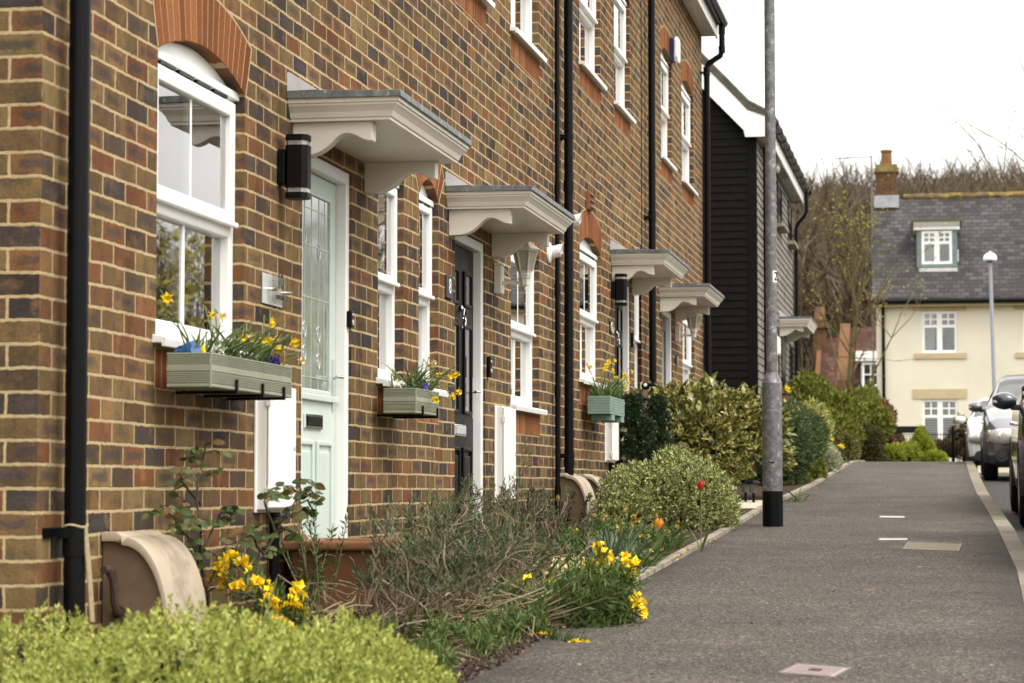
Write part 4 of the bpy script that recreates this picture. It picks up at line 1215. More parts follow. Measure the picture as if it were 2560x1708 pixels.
# ------------------------------------------------------------------ window boxes (flowers come later)
def window_box(y0, y1, x0, x1, z0, z1, mat, slats, label, brk, feet=False):
    t = thing('window_box', (x0, y0, z0), label, 'window box', 'painted wooden window boxes')
    m = MB(); th = .018
    m.box(x0 + .004, x0 + th, y0 + .004, y1 - .004, z0, z1 - .003); m.box(x1 - th, x1 - .004, y0 + .004, y1 - .004, z0, z1 - .003)
    m.box(x0 + th, x1 - th, y0 + .004, y0 + th, z0, z1 - .003); m.box(x0 + th, x1 - th, y1 - th, y1 - .004, z0, z1 - .003)
    m.box(x0 + th, x1 - th, y0 + th, y1 - th, z0 + .002, z0 + .014)
    H = z1 - z0
    for (f0, f1) in slats:                 # raised reeds on the two faces in view and the far end
        a_, b_ = z0 + H * f0, z0 + H * f1
        m.box(x1 - .0039, x1, y0, y1, a_, b_)
        m.box(x0 + .002, x1 - .004, y0, y0 + .0039, a_, b_); m.box(x0 + .002, x1 - .004, y1 - .0039, y1, a_, b_)
    o = m.build('box', mat, t, bevel=.0012, seg=1)
    m = MB(); m.box(x1 - .006, x1 + .001, y0 - .001, y0 + .006, z0, z1); m.box(x1 - .006, x1 + .001, y1 - .006, y1 + .001, z0, z1); m.build('corner_bead', mat, t)
    m = MB(); m.box(x0 + th, x1 - th, y0 + th, y1 - th, z0 + .02, z1 - .022); m.build('compost', M['soil'], t)
    for y in brk:
        m = MB(); m.box(.0, x1 + .010, y - .008, y + .008, z0 - .012, z0 - .001); m.box(x1 + .0015, x1 + .010, y - .008, y + .008, z0 - .001, z0 + H * .32)
        m.build('bracket', M['blackm'], t, bevel=.002)
    if feet:
        for y in (y0 + .12, y1 - .17):
            m = MB(); m.box(x0 + .01, x1 - .002, y, y + .16, z0 - .045, z0 - .0015); m.build('foot_block', mat, t, bevel=.002)
    return t
reeds = [(.02, .10)] + [(.14 + .052*i, .14 + .052*i + .030) for i in range(6)] + [(.47, .66)] + [(.68 + .052*i, .68 + .052*i + .030) for i in range(5)] + [(.945, 1.0)]
WB1 = (PX(528, 881, .225).y, PX(729, 921, .225).y, .06, .225, PX(528, 968, .225).z, PX(528, 881, .225).z)
WB2 = (PX(1040, 970, .225).y, PX(1093, 981, .225).y + .04, .06, .225, PX(1040, 1033, .225).z, PX(1040, 970, .225).z)
WB3 = (PX(1525, 989, .225).y, PX(1561, 1000, .225).y, .05, .225, PX(1525, 1035, .225).z, PX(1525, 989, .225).z)
window_box(*WB1, M['sage'], reeds, 'long sage green reeded window box under the near arched window', [WB1[0] + (WB1[1]-WB1[0])*f for f in (.28, .60, .88)])
window_box(*WB2, M['sage'], reeds, 'short sage green reeded window box between the mint and black doors', [WB2[0] + (WB2[1]-WB2[0])*f for f in (.25, .90)])
window_box(*WB3, M['teal'], [(.02 + .14*i, .02 + .14*i + .11) for i in range(7)], 'blue-green slatted window box holding tall yellow daffodils', [], feet=True)

# ------------------------------------------------------------------ terracotta planter and dark post by the mint door
P_a = PG(714, 1545); pl_x0, pl_y0 = PY(700, 1352, 9.8).x, 9.8
zr = PY(700, 1352, 9.8).z; zg = g(9.8)
t = thing('planter', (pl_x0 + .3, pl_y0 + .3, zg), 'large brown plastic planter in front of the mint door', 'planter')
def frus(m, x0, x1, y0, y1, z0, z1, tp):
    V = [(x0+tp, y0+tp, z0), (x1-tp, y0+tp, z0), (x1-tp, y1-tp, z0), (x0+tp, y1-tp, z0), (x0, y0, z1), (x1, y0, z1), (x1, y1, z1), (x0, y1, z1)]
    m.add(V, [(3,2,1,0),(4,5,6,7),(0,1,5,4),(1,2,6,5),(2,3,7,6),(3,0,4,7)])
X1 = pl_x0 + .50; Y1 = pl_y0 + .62
m = MB(); frus(m, pl_x0 + .03, X1 - .03, pl_y0 + .03, Y1 - .03, zg - .03, zr - .035, .03); m.build('pot_body', M['terracotta'], t, bevel=.015)
m = MB(); m.box(pl_x0 - .004, X1 + .004, pl_y0, pl_y0 + .05, zr - .042, zr); m.box(pl_x0 - .004, X1 + .004, Y1 - .05, Y1, zr - .042, zr); m.box(pl_x0, pl_x0 + .05, pl_y0 + .05, Y1 - .05, zr - .042, zr - .0005); m.box(X1 - .05, X1, pl_y0 + .05, Y1 - .05, zr - .042, zr - .0005); m.build('pot_rim', M['terracotta'], t, bevel=.014, seg=3)
m = MB(); m.box(pl_x0 + .05, X1 - .05, pl_y0 + .05, Y1 - .05, zr - .03, zr - .02); m.build('compost', M['soil'], t)
m = MB(); m.box(pl_x0 + .10, X1 - .10, pl_y0 + .044, pl_y0 + .052, zg + .03, zr - .09); m.build('front_panel', M['terracotta'], t, bevel=.006)
q = PY(709, 1400, 10.15)
t = thing('folded_rack', (q.x, q.y, g(q.y)), 'dark folded rack with a white top leaning behind the brown planter', 'rack')
m = MB(); m.box(q.x - .022, q.x + .022, q.y - .02, q.y + .02, g(q.y), q.z + .09); m.build('post', plain('dark_grey_plastic', (.035, .034, .036), .5, .15), t, bevel=.004)
m = MB(); m.box(q.x - .012, q.x + .012, q.y - .15, q.y + .15, g(q.y) + .05, g(q.y) + .11); m.box(q.x - .012, q.x + .012, q.y - .15, q.y + .15, q.z - .05, q.z - .01); m.build('rail', M['blackm'], t)
m = MB(); m.prism([(q.x - .022, q.z + .09), (q.x + .03, q.z + .09), (q.x + .05, q.z + .11), (q.x + .0, q.z + .15), (q.x - .022, q.z + .15)], 'y', q.y - .05, q.y + .05); m.build('white_clip', M['upvc'], t)

# ------------------------------------------------------------------ lamp post at the garden edge
def lamp_post():
    b_ = PG(1932, 1316)
    y = b_.y; x = b_.x; z0 = g(y)
    t = thing('lamp_post', (x, y, z0), 'galvanised street lamp post with a black painted foot at the garden edge', 'lamp post')
    sc = FPX / (y * 1.0)
    zt = lambda py: PY(1925, py, y).z
    r1 = .072; r2 = .040
    m = MB(); m.tube([(x, y, zt(1228)), (x, y, zt(958))], r1, 28); m.build('base_tube', M['galv'], t, smooth=True)
    m = MB(); m.tube([(x, y, z0 - .05), (x, y, zt(1228))], r1 + .0015, 28); m.build('black_foot', M['blackm'], t, smooth=True)
    m = MB(); m.tube([(x, y, zt(958)), (x, y, zt(932))], [r1, r2 + .003], 28); m.tube([(x, y, zt(932)), (x, y, zt(926))], r2 + .003, 28); m.build('shoulder', M['galv'], t, smooth=True)
    m = MB(); m.tube([(x, y, zt(927)), (x, y, z0 + 5.1)], [r2, r2 * .92], 24); m.build('shaft', M['galv'], t, smooth=True)
    m = MB(); m.lathe([(.04, z0 + 5.08), (.05, z0 + 5.1), (.19, z0 + 5.14), (.21, z0 + 5.2), (.17, z0 + 5.27), (.06, z0 + 5.31), (0, z0 + 5.32)], (x, y, 0), 24); m.build('lamp_head', M['upvc'], t, smooth=True)
    # numbered sticker wrapped round the side
    za, zb = zt(678), zt(707); V = []; F = []; K = 8
    for i in range(K + 1):
        an = R(-52 + 62 * i / K) - R(18); rr = r2 + .0012
        V += [(x + rr*math.cos(an), y + rr*math.sin(an), zb), (x + rr*math.cos(an), y + rr*math.sin(an), za)]
    F = [(2*i, 2*i+2, 2*i+3, 2*i+1) for i in range(K)]
    m = MB(); m.add(V, F); m.build('sticker', M['upvc'], t)
    an = R(-34)
    text('2', .088, (x + (r2 + .0028)*math.cos(an), y + (r2 + .0028)*math.sin(an), (za+zb)/2), t, M['ink'], rot=(math.pi/2, 0, math.pi/2 + an))
    m = MB(); zz = zt(1156); m.tube([(x - .02, y - r1 - .002, zz + .004), (x + .0, y - r1 - .006, zz - .003), (x + .018, y - r1 - .003, zz)], .004, 6); m.build('door_catch', M['blackm'], t)
    return t
lamp_post()
# far lamp by the cream house
q = PY(2475, 640, 58)
t = thing('lamp_post', (q.x, 58, g(58)), 'slim grey street lamp with a white dome head before the cream house', 'lamp post')
zt = PY(2476, 632, 58).z
m = MB(); m.tube([(q.x + .1, 58, g(58)), (q.x, 58, zt - .22)], [.055, .04], 14); m.build('shaft', plain('grey_lamp_paint', (.30, .31, .35), .5, .08), t, smooth=True)
m = MB(); m.lathe([(.04, zt - .24), (.06, zt - .22), (.10, zt - .2), (.0, zt - .2)], (q.x, 58, 0), 18); m.build('collar', M['galv'], t, smooth=True)
m = MB(); m.lathe([(.0, zt - .19), (.15, zt - .19), (.165, zt - .16), (.15, zt - .08), (.10, zt - .025), (.03, zt), (.02, zt + .03), (0, zt + .035)], (q.x, 58, 0), 22); m.build('dome', M['upvc'], t, smooth=True)
# small solar lights by the hedge
for k, (px, py) in enumerate(((1864, 1260), (1884, 1262))):
    q = PG(px, py); 
    if k == 0:
        sl = thing('solar_light', (q.x, q.y, g(q.y)), 'small black solar garden light at the hedge foot, nearer one', 'garden light', 'solar lights by the hedge')
        z = g(q.y)
        m = MB(); m.tube([(q.x, q.y, z - .02), (q.x, q.y, z + .10)], .012, 8); m.build('spike', M['black'], sl)
        m = MB(); m.lathe([(.03, z + .10), (.042, z + .18), (.0, z + .18)], (q.x, q.y, 0), 8); m.build('lens', plain('dusty_lens', (.10, .09, .075), .4, .2, 30), sl)
        m = MB(); m.lathe([(.062, z + .178), (.06, z + .19), (.03, z + .21), (0, z + .215)], (q.x, q.y, 0), 8); m.build('cap', M['black'], sl)
    else: dup(sl, (q.x, q.y, g(q.y)), 'small black solar garden light at the hedge foot, farther one')

# ================================================================== BLACK BOARDED HOUSE
def boarded_house():
    Y0, Y1 = 35.0, 43.2
    zb = g(35) - .3
    c = PY(1890, 700, Y0); xf = c.x                      # street corner of the gable
    ze = PY(1890, 285, Y0).z
    zpl = PY(1800, 1003, Y0).z
    t = thing('boarded_house', (xf, Y0, g(Y0)), 'black weatherboarded house standing beyond the brick terrace', 'house')
    D = 8.0
    m = MB(); m.box(xf - D, xf, Y0, Y1, zb, zpl); m.build('plinth', M['brick_far'], t)
    # gable boards: tilted boards clipped under the roof slope
    sl = 1.02
    xr = xf - D/2; zr = ze + sl * (D/2)
    bh = .1125; gb = MB(); z = zpl
    while z < zr - .1:
        x1 = xf - .10 if z < ze else xf - max(0, (z + .03 - ze)) / sl - .12
        x0 = xf - D if z < ze else xf - D + max(0, (z + .03 - ze)) / sl
        if x1 - x0 > .05:
            V = [(x0, Y0 - .022, z), (x1, Y0 - .022, z), (x1, Y0 - .006, z + bh + .012), (x0, Y0 - .006, z + bh + .012), (x0, Y0 + .01, z), (x1, Y0 + .01, z), (x1, Y0 + .01, z + bh), (x0, Y0 + .01, z + bh)]
            gb.add(V, [(0,1,2,3),(0,4,5,1),(1,5,6,2),(4,0,3,7),(3,2,6,7)])
        z += bh
    gb.build('gable_boards', M['boards'], t)
    w_ = MB(); w_.add([(xf - .01, Y0 + .012, zpl), (xf - D, Y0 + .012, zpl), (xf - D, Y0 + .012, ze), (xr, Y0 + .012, zr), (xf - .01, Y0 + .012, ze)], [(0,1,2,3,4)]); w_.add([(xf - D, Y0, zpl), (xf - D, Y1, zpl), (xf - D, Y1, ze), (xf - D, Y0, ze)], [(0,1,2,3)]); w_.build('wall', M['boards'], t)
    cb = MB(); cb.box(xf - .112, xf + .022, Y0 - .03, Y0 + .03, zpl - .02, ze + .02); cb.build('corner_board', M['boards'], t)
    sb = MB(); z = zpl
    while z < ze - .05:
        V = [(xf + .022, Y0 + .03, z), (xf + .022, Y1, z), (xf + .006, Y1, z + bh + .012), (xf + .006, Y0 + .03, z + bh + .012), (xf - .02, Y0 + .03, z), (xf - .02, Y1, z), (xf - .02, Y1, z + bh), (xf - .02, Y0 + .03, z + bh)]
        sb.add(V, [(0,1,2,3),(0,4,5,1),(1,5,6,2),(4,0,3,7),(3,2,6,7)]); z += bh
    sb.build('street_boards', M['boards_side'], t)
    # roof with a flared eave
    e = .21
    rp = [(xf + e, ze - .02), (xf + e - .30, ze + .14), (xf - .35, ze + .42), (xr, zr + .18)]
    rp += [(xr, zr + .08), (xf - .35, ze + .32), (xf + e - .30, ze + .04), (xf + e, ze - .08)]
    rf = MB(); rf.prism(rp, 'y', Y0 - .20, Y1 + .2); rf.prism([(2*xr - p[0], p[1]) for p in rp], 'y', Y0 - .20, Y1 + .2)
    # bead of tile edges along the verge and eave
    for k in range(int((Y1 - Y0 + .4) / .30)):
        y = Y0 - .20 + k * .30
        rf.tube([(xf + e + .01, y + .03, ze - .015), (xf + e - .30, y + .03, ze + .155), (xf - .35, y + .03, ze + .43), (xr, y + .03, zr + .19)], .035, 6)
    rf.build('roof', tilemat, t)
    bb = MB()
    bp = [(xf + e - .02, ze - .07), (xf + e - .02, ze - .36), (xf + e - .34, ze - .36), (xf + e - .36, ze - .26), (xr, zr - .32), (xr, zr + .075), (xf - .35, ze + .31), (xf + e - .30, ze + .03)]
    bb.prism(bp, 'y', Y0 - .19, Y0 - .165); bb.build('bargeboard', M['upvc'], t)
    so = MB(); so.box(xf + .02, xf + e - .03, Y0 - .16, Y1 + .1, ze - .34, ze - .32); so.build('soffit', plain('stained_soffit', (.42, .41, .38), .7, .2, 2, dirt=((.06, .055, .05), 1.2, .5)), t)
    fa = MB(); fa.box(xf + e - .028, xf + e - .005, Y0 - .16, Y1 + .15, ze - .345, ze - .08); fa.build('fascia', M['upvc'], t)
    gt = MB(); gt.tube([(xf + e + .055, Y0 - .15, ze - .10), (xf + e + .055, Y1 + .16, ze - .10)], .058, 12); 
    for k in range(11): gt.tube([(xf + e + .055, Y0 + .2 + k*.85, ze - .10), (xf + e + .055, Y0 + .25 + k*.85, ze - .10)], .068, 12)
    gt.build('gutter', M['black'], t, smooth=True)
    dp = MB(); yd = Y1 + .02
    dp.tube([(xf + e + .05, yd, ze - .12), (xf + e + .05, yd, ze - .50), (xf + e - .0, yd, ze - .60), (xf + .10, yd, ze - .72), (xf + .07, yd, ze - .82), (xf + .07, yd, g(yd))], .036, 12); dp.build('downpipe', M['black'], t, smooth=True)
    dp = MB(); dp.tube([(xf + .07, Y0 + .9, ze - .36), (xf + .07, Y0 + .9, g(Y0))], .03, 10); dp.build('downpipe', M['black'], t, smooth=True)
    # tall dark windows and door down the street side
    def win(y0, y1, z0, z1, sill=True):
        f = MB(); f.box(xf - .01, xf + .034, y0, y0 + .06, z0, z1); f.box(xf - .01, xf + .034, y1 - .06, y1, z0, z1); f.box(xf - .01, xf + .0338, y0 + .06, y1 - .06, z0, z0 + .06); f.box(xf - .01, xf + .0338, y0 + .06, y1 - .06, z1 - .06, z1)
        o = f.build('window', M['blackm'], t)
        p = MB(); p.box(xf + .012, xf + .024, y0 + .055, y1 - .055, z0 + .055, z1 - .055); p.build('pane', M['doorglass2'], o)
        if sill:
            s = MB(); s.box(xf + .0, xf + .14, y0 - .08, y1 + .08, z0 - .06, z0 - .002); s.build('sill', M['edging'], o)
    zs = PX(1948, 570, xf).z
    win(39.2, 40.2, zs, ze - .45); win(41.9, 42.8, zs - .02, ze - .45)
    zd = g(40) + .25
    zc = PX(1948, 800, xf).z
    win(38.3, 39.3, zd + .75, zc - .2); win(42.0, 42.8, zd + .75, zc - .25)
    d = MB(); d.box(xf - .01, xf + .03, 40.0, 40.9, zd, zc - .2); d.build('door', M['doorblack'], t)
    # its own canopy, as on the terrace
    cn = MB(); prof = [(.0, 0), (.0, -.03), (.01, -.034), (.02, -.07), (.04, -.10), (.05, -.13)]; V = []; F = []
    y0, y1, pj = 39.5, 41.5, .52
    for ins, dz in prof: V += [(xf + .02, y0 + ins, zc + dz), (xf + pj - ins, y0 + ins, zc + dz), (xf + pj - ins, y1 - ins, zc + dz), (xf + .02, y1 - ins, zc + dz)]
    for i in range(5):
        for j in range(3): F.append((i*4+j, i*4+j+1, (i+1)*4+j+1, (i+1)*4+j))
    F += [(20, 21, 22, 23), (3, 2, 1, 0)]
    cn.add(V, F); o = cn.build('canopy', M['cream'], t)
    l_ = MB(); l_.box(xf + .02, xf + pj + .01, y0 - .01, y1 + .01, zc + .002, zc + .035); l_.build('lead_roof', M['lead'], o)
    l_ = MB(); l_.prism([(xf + .02, zc + .03), (xf + .02, zc + .15), (xf + .15, zc + .035)], 'y', y0 - .005, y1); l_.build('flashing', M['zinc'], o)
    for yy in (y0 + .1, y1 - .18):
        b2 = MB(); zz = zc - .13
        b2.prism([(xf + .02, zz), (xf + .40, zz), (xf + .40, zz - .075), (xf + .34, zz - .07), (xf + .30, zz - .05), (xf + .26, zz - .05), (xf + .20, zz - .10), (xf + .12, zz - .14), (xf + .02, zz - .155)], 'y', yy, yy + .08)
        b2.build('bracket', M['cream'], o)
    return xf, ze
bhx, bhe = boarded_house()
# pale meter boxes on the boarded house
for (px, pya, pyb, y, label) in ((1942, 388, 428, 38.4, 'pale box high under the eaves of the black boarded house'), (1944, 842, 888, 38.6, 'pale meter box low beside the door of the black boarded house')):
    a = PX(px, pya, bhx + .1); b_ = PX(px, pyb, bhx + .1)
    t = thing('wall_box', (bhx, a.y, b_.z), label, 'wall box')
    m = MB(); m.box(bhx + .024, bhx + .12, a.y - .2, a.y + .2, b_.z, a.z); m.build('case', M['cabinet'], t, bevel=.01)
    m = MB(); m.box(bhx + .121, bhx + .135, a.y - .18, a.y + .18, b_.z + .02, a.z - .02); m.build('lid', M['cabinet'], t, bevel=.008)
# ================================================================== CREAM HOUSE AT THE END OF THE STREET
M['render'] = plain('cream_render', (.66, .615, .50), .9, .05, .8, bmp=.15, bscale=60, dirt=((.62, .55, .42), .7, .6))
M['stone'] = plain('buff_stone', (.48, .39, .245), .9, .08, 3, bmp=.2)
def slate_tiles():
    m, n, b = nodes('slate_tiles')
    p = pos(n); s = n.nodes.new('ShaderNodeSeparateXYZ'); lk(n, p.outputs['Position'], s.inputs[0])
    c = n.nodes.new('ShaderNodeCombineXYZ'); lk(n, s.outputs['X'], c.inputs[0]); lk(n, s.outputs['Z'], c.inputs[1])
    t = n.nodes.new('ShaderNodeTexBrick'); t.inputs['Scale'].default_value = 1; t.inputs['Color1'].default_value = (0,0,0,1); t.inputs['Color2'].default_value = (1,1,1,1); t.inputs['Mortar'].default_value = (0,0,0,1)
    t.inputs['Brick Width'].default_value = .24; t.inputs['Row Height'].default_value = .125; t.inputs['Mortar Size'].default_value = .010; t.inputs['Mortar Smooth'].default_value = .4
    lk(n, c.outputs[0], t.inputs['Vector'])
    r = ramp(n, [(0, (.040, .037, .038)), (.5, (.060, .054, .055)), (1, (.088, .079, .078))], t.outputs['Color'])
    ns = noise(n, .9, 5, p.outputs['Position'], .65)
    li = ramp(n, [(.52, (0, 0, 0)), (.75, (1, 1, 1))], ns.outputs['Fac'])
    x = mixrgb(n, math_(n, 'MULTIPLY', li.outputs[0], .4), r.outputs[0], (.17, .155, .13))
    y = mixrgb(n, t.outputs['Fac'], x.outputs[0], (.025, .03, .032))
    n2 = noise(n, 5, 3, p.outputs['Position'], .7); spots = ramp(n, [(.68, (0, 0, 0)), (.72, (1, 1, 1))], n2.outputs['Fac'])
    z = mixrgb(n, math_(n, 'MULTIPLY', spots.outputs[0], .7), y.outputs[0], (.02, .018, .016))
    lk(n, z.outputs[0], b.inputs['Base Color']); b.inputs['Roughness'].default_value = .8; b.inputs['Specular IOR Level'].default_value = .1
    bump(n, b, math_(n, 'SUBTRACT', 1.0, t.outputs['Fac']), .6, .03)
    return m
M['slates'] = slate_tiles()
def far_window(parent, x0, x1, z0, z1, y, name='window', lintel=True, sill=True, blind=False, bars=True):
    f = MB(); fw = .075; xm = (x0 + x1) / 2; d0, d1 = y - .015, y + .06
    for a, b_ in ((x0, x0 + fw), (x1 - fw, x1), (xm - fw, xm + fw)): f.box(a, b_, d0, d1, z0, z1)
    for a, b_ in ((x0 + fw, xm - fw), (xm + fw, x1 - fw)):
        f.box(a, b_, d0 + .0005, d1, z0, z0 + fw); f.box(a, b_, d0 + .0005, d1, z1 - fw, z1)
        zt = z0 + (z1 - z0) * .64
        f.box(a, b_, d0 + .0005, d1, zt - .04, zt + .04)
        if bars:
            c = (a + b_) / 2; f.box(c - .02, c + .02, d0 + .01, d1, zt + .04, z1 - fw); zz = (zt + z1 - fw) / 2 + .02; f.box(a, c - .02, d0 + .011, d1, zz - .02, zz + .02); f.box(c + .02, b_, d0 + .011, d1, zz - .02, zz + .02)
    o = f.build(name, M['upvc'], parent)
    p = MB(); p.box(x0 + fw, xm - fw, y + .02, y + .03, z0 + fw, z1 - fw); p.box(xm + fw, x1 - fw, y + .02, y + .03, z0 + fw, z1 - fw); p.build('pane', M['glass'], o)
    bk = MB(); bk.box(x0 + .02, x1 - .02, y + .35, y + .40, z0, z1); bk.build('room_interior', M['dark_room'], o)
    if blind:
        b_ = MB(); n = int((z1 - z0) / .07)
        for k in range(n):
            zz = z0 + .08 + k * .07
            b_.box(x0 + fw, x1 - fw, y + .10, y + .14, zz, zz + .035)
        b_.build('blind', M['curtain'], o)
    else:
        b_ = MB(); b_.box(x0 + fw, x0 + fw + .28, y + .16, y + .20, z0 + fw, z1 - fw); b_.box(xm + .45, xm + .62, y + .16, y + .20, z0 + fw, z0 + fw + .35); b_.build('curtain', M['curtain'], o)
    if lintel:
        l_ = MB(); l_.box(x0 - .26, x1 + .26, y - .085, y - .02, z1 + .012, z1 + .29); l_.build('lintel', M['stone'], o)
    if sill:
        l_ = MB(); l_.box(x0 - .22, x1 + .26, y - .10, y + .02, z0 - .17, z0 - .012); l_.build('stone_sill', M['stone'], o)
    return o
def cream_house():
    Y = 70.0
    q = lambda px, py: PY(px, py, Y)
    xl = q(2190, 735).x; ze = q(2300, 733).z; x_r = xl + 11
    zb = g(Y) - .2
    Yr = Y + 3.4; zr = PY(2400, 492, Yr).z
    t = thing('cream_house', (xl, Y, g(Y)), 'cream rendered house with a dormer and grey tiled roof closing the street', 'house')
    # walls with window openings cut as separate panels
    wins = [(q(2305, 840).x, q(2393, 840).x, q(2350, 882).z, q(2350, 778).z), (q(2306, 1100).x, q(2396, 1100).x, q(2350, 1118).z, q(2350, 998).z)]
    dx = q(2558, 840).x - q(2305, 840).x
    wins += [(a + dx, b_ + dx, c, d) for a, b_, c, d in wins]
    m = MB(); xs = sorted({xl, x_r} | {v for w_ in wins for v in w_[:2]})
    for i in range(len(xs) - 1):
        a, b_ = xs[i], xs[i+1]
        st = sorted([(w_[2], w_[3]) for w_ in wins if w_[0] <= a + 1e-6 and w_[1] >= b_ - 1e-6])
        z = zb
        for (c, d) in st + [(ze, None)]:
            if c > z: m.add([(a, Y, z), (b_, Y, z), (b_, Y, c), (a, Y, c)], [(0,1,2,3)])
            z = d
    for w_ in wins:
        a, b_, c, d = w_
        m.add([(a,Y,c),(a,Y+.12,c),(a,Y+.12,d),(a,Y,d)], [(0,1,2,3)]); m.add([(b_,Y,c),(b_,Y+.12,c),(b_,Y+.12,d),(b_,Y,d)], [(0,1,2,3)])
        m.add([(a,Y,c),(b_,Y,c),(b_,Y+.12,c),(a,Y+.12,c)], [(0,1,2,3)]); m.add([(a,Y,d),(b_,Y,d),(b_,Y+.12,d),(a,Y+.12,d)], [(0,1,2,3)])
    m.add([(xl,Y,zb),(xl,Y+6.8,zb),(xl,Y+6.8,ze),(xl,Yr,zr-.15),(xl,Y,ze)], [(0,1,2,3,4)])
    m.add([(x_r,Y,zb),(x_r,Y+6.8,zb),(x_r,Y+6.8,ze),(x_r,Yr,zr-.15),(x_r,Y,ze)], [(0,1,2,3,4)])
    m.build('wall', M['render'], t)
    for k, w_ in enumerate(wins):
        far_window(t, w_[0], w_[1], w_[2], w_[3], Y + .06, 'window', sill=(k % 2 == 0), blind=(k % 2 == 1))
    rf = MB(); ov = .28; sl = (zr - ze) / 3.4
    rf.prism([(Y - ov, ze - sl*ov + .10), (Yr, zr), (Y + 6.8 + ov, ze - sl*ov + .10), (Y + 6.8 + ov, ze - sl*ov), (Yr, zr - .12), (Y - ov, ze - sl*ov)], 'x', xl - .12, x_r + .2); rf.build('roof', M['slates'], t)
    rg = MB()
    for k in range(int((x_r - xl) / .45)): rg.tube([(xl + .75 + k*.45, Yr, zr + .01), (xl + .75 + k*.45 + .44, Yr, zr + .01)], .10 + .008 * (k % 2), 8)
    rg.build('ridge_tiles', plain('lichened_ridge', (.13, .10, .055), .9, .4, 4, dirt=((.34, .23, .05), 5, .5)), t)
    gt = MB(); gt.tube([(xl - .12, Y - ov - .05, ze - sl*ov - .0), (x_r, Y - ov - .05, ze - sl*ov - .0)], .075, 10); gt.build('gutter', M['black'], t, smooth=True)
    fa = MB(); fa.box(xl, x_r, Y - ov + .02, Y - ov + .05, ze - sl*ov - .14, ze - sl*ov - .02); fa.box(xl, x_r, Y - ov + .05, Y, ze - sl*ov - .13, ze - sl*ov - .10); fa.build('fascia', M['stone'], t)
    cb = MB(); cb.box(xl + .01, q(2205, 745).x, Y - .08, Y + .0, q(2200, 757).z, ze - .02); cb.build('brick_corbel', M['brick_far'], t)
    xd = q(2209, 900).x; dp = MB(); dp.tube([(xd, Y - .30, ze - sl*ov - .05), (xd, Y - .09, ze - .45), (xd, Y - .09, zb)], .05, 10); dp.build('downpipe', M['black'], t, smooth=True)
    # chimney on the left end of the ridge
    a, b_ = PY(2190, 440, Yr - .2).x, PY(2242, 440, Yr - .2).x
    ch = MB(); ch.box(a, b_, Yr - .45, Yr + .45, ze + 1.6, PY(2200, 433, Yr).z); c = ch.build('chimney', M['brick_far'], t)
    k0 = PY(2200, 435, Yr).z; k1 = PY(2200, 416, Yr).z
    m = MB(); m.box(a - .05, b_ + .05, Yr - .5, Yr + .5, k0, (k0+k1)/2); m.box(a - .02, b_ + .02, Yr - .47, Yr + .47, (k0+k1)/2, k1); m.build('chimney_crown', plain('mossy_brick', (.22, .16, .07), .95, .25, 6), c)
    m = MB(); m.lathe([(.20, k1), (.17, k1 + .06), (.15, k1 + .40), (.18, k1 + .42), (.18, k1 + .48), (.12, k1 + .48)], ((a+b_)/2, Yr, 0), 14); m.build('chimney_pot', plain('buff_clay', (.20, .105, .05), .9, .2, 6), c)
    z0 = PY(2200, 507, Yr - .5).z
    m = MB(); m.box(a - .06, b_ + .06, Yr - .52, Yr - .45, z0 - .15, z0 + .22); m.build('lead_apron', plain('chalky_lead', (.36, .37, .40), .7, .2, 4), c)
    # dormer
    yd = Y - .02
    zf = lambda y: ze + sl * (y - Y)
    x0, x1 = PY(2292, 620, yd).x, PY(2393, 620, yd).x
    z0d, z1d = PY(2350, 668, yd).z, PY(2350, 575, yd).z
    yd = Y + (z0d - ze) / sl - .05
    x0, x1 = PY(2292, 620, yd).x, PY(2393, 620, yd).x; z0d, z1d = PY(2350, 668, yd).z, PY(2350, 575, yd).z
    dm = MB()
    wx0, wx1, wz0, wz1 = PY(2304, 620, yd).x, PY(2380, 620, yd).x, PY(2350, 660, yd).z, PY(2350, 577, yd).z
    dm.box(x0, wx0, yd, yd + 2.2, z0d, z1d); dm.box(wx1, x1, yd, yd + 2.2, z0d, z1d); dm.box(wx0, wx1, yd, yd + .3, z0d, wz0)
    dm.box(x0, x1, yd + 2.2, yd + 2.3, z0d, z1d)
    d_ = dm.build('dormer', plain('dormer_grey_green', (.16, .205, .205), .7, .08, 6), t)
    far_window(t, wx0, wx1, wz0, wz1, yd + .02, 'dormer_window', lintel=False, sill=False)
    a, b_ = PY(2283, 560, yd).x, PY(2399, 560, yd).x; zz0, zz1 = z1d + .005, PY(2350, 556, yd).z
    m = MB(); m.prism([(yd - .05, zz0), (yd - .05, zz0 + .08), (yd - .16, zz1 - .03), (yd - .16, zz1), (yd + 2.3, zz1), (yd + 2.3, zz0)], 'x', a + .0, b_); m.build('dormer_cornice', M['upvc'], d_)
    m = MB(); m.box(a - .06, b_ + .06, yd - .2, yd + 2.6, zz1 + .002, zz1 + .08); m.build('dormer_roof', plain('mossy_felt', (.10, .10, .06), .95, .3, 4), d_)
    m = MB(); m.box(x0 + .05, x1 - .0, yd - .10, yd - .0, z0d - .24, z0d - .03); m.build('dormer_apron', plain('pale_apron', (.55, .54, .52), .8, .15, 4), d_)
    return t
cream_house()
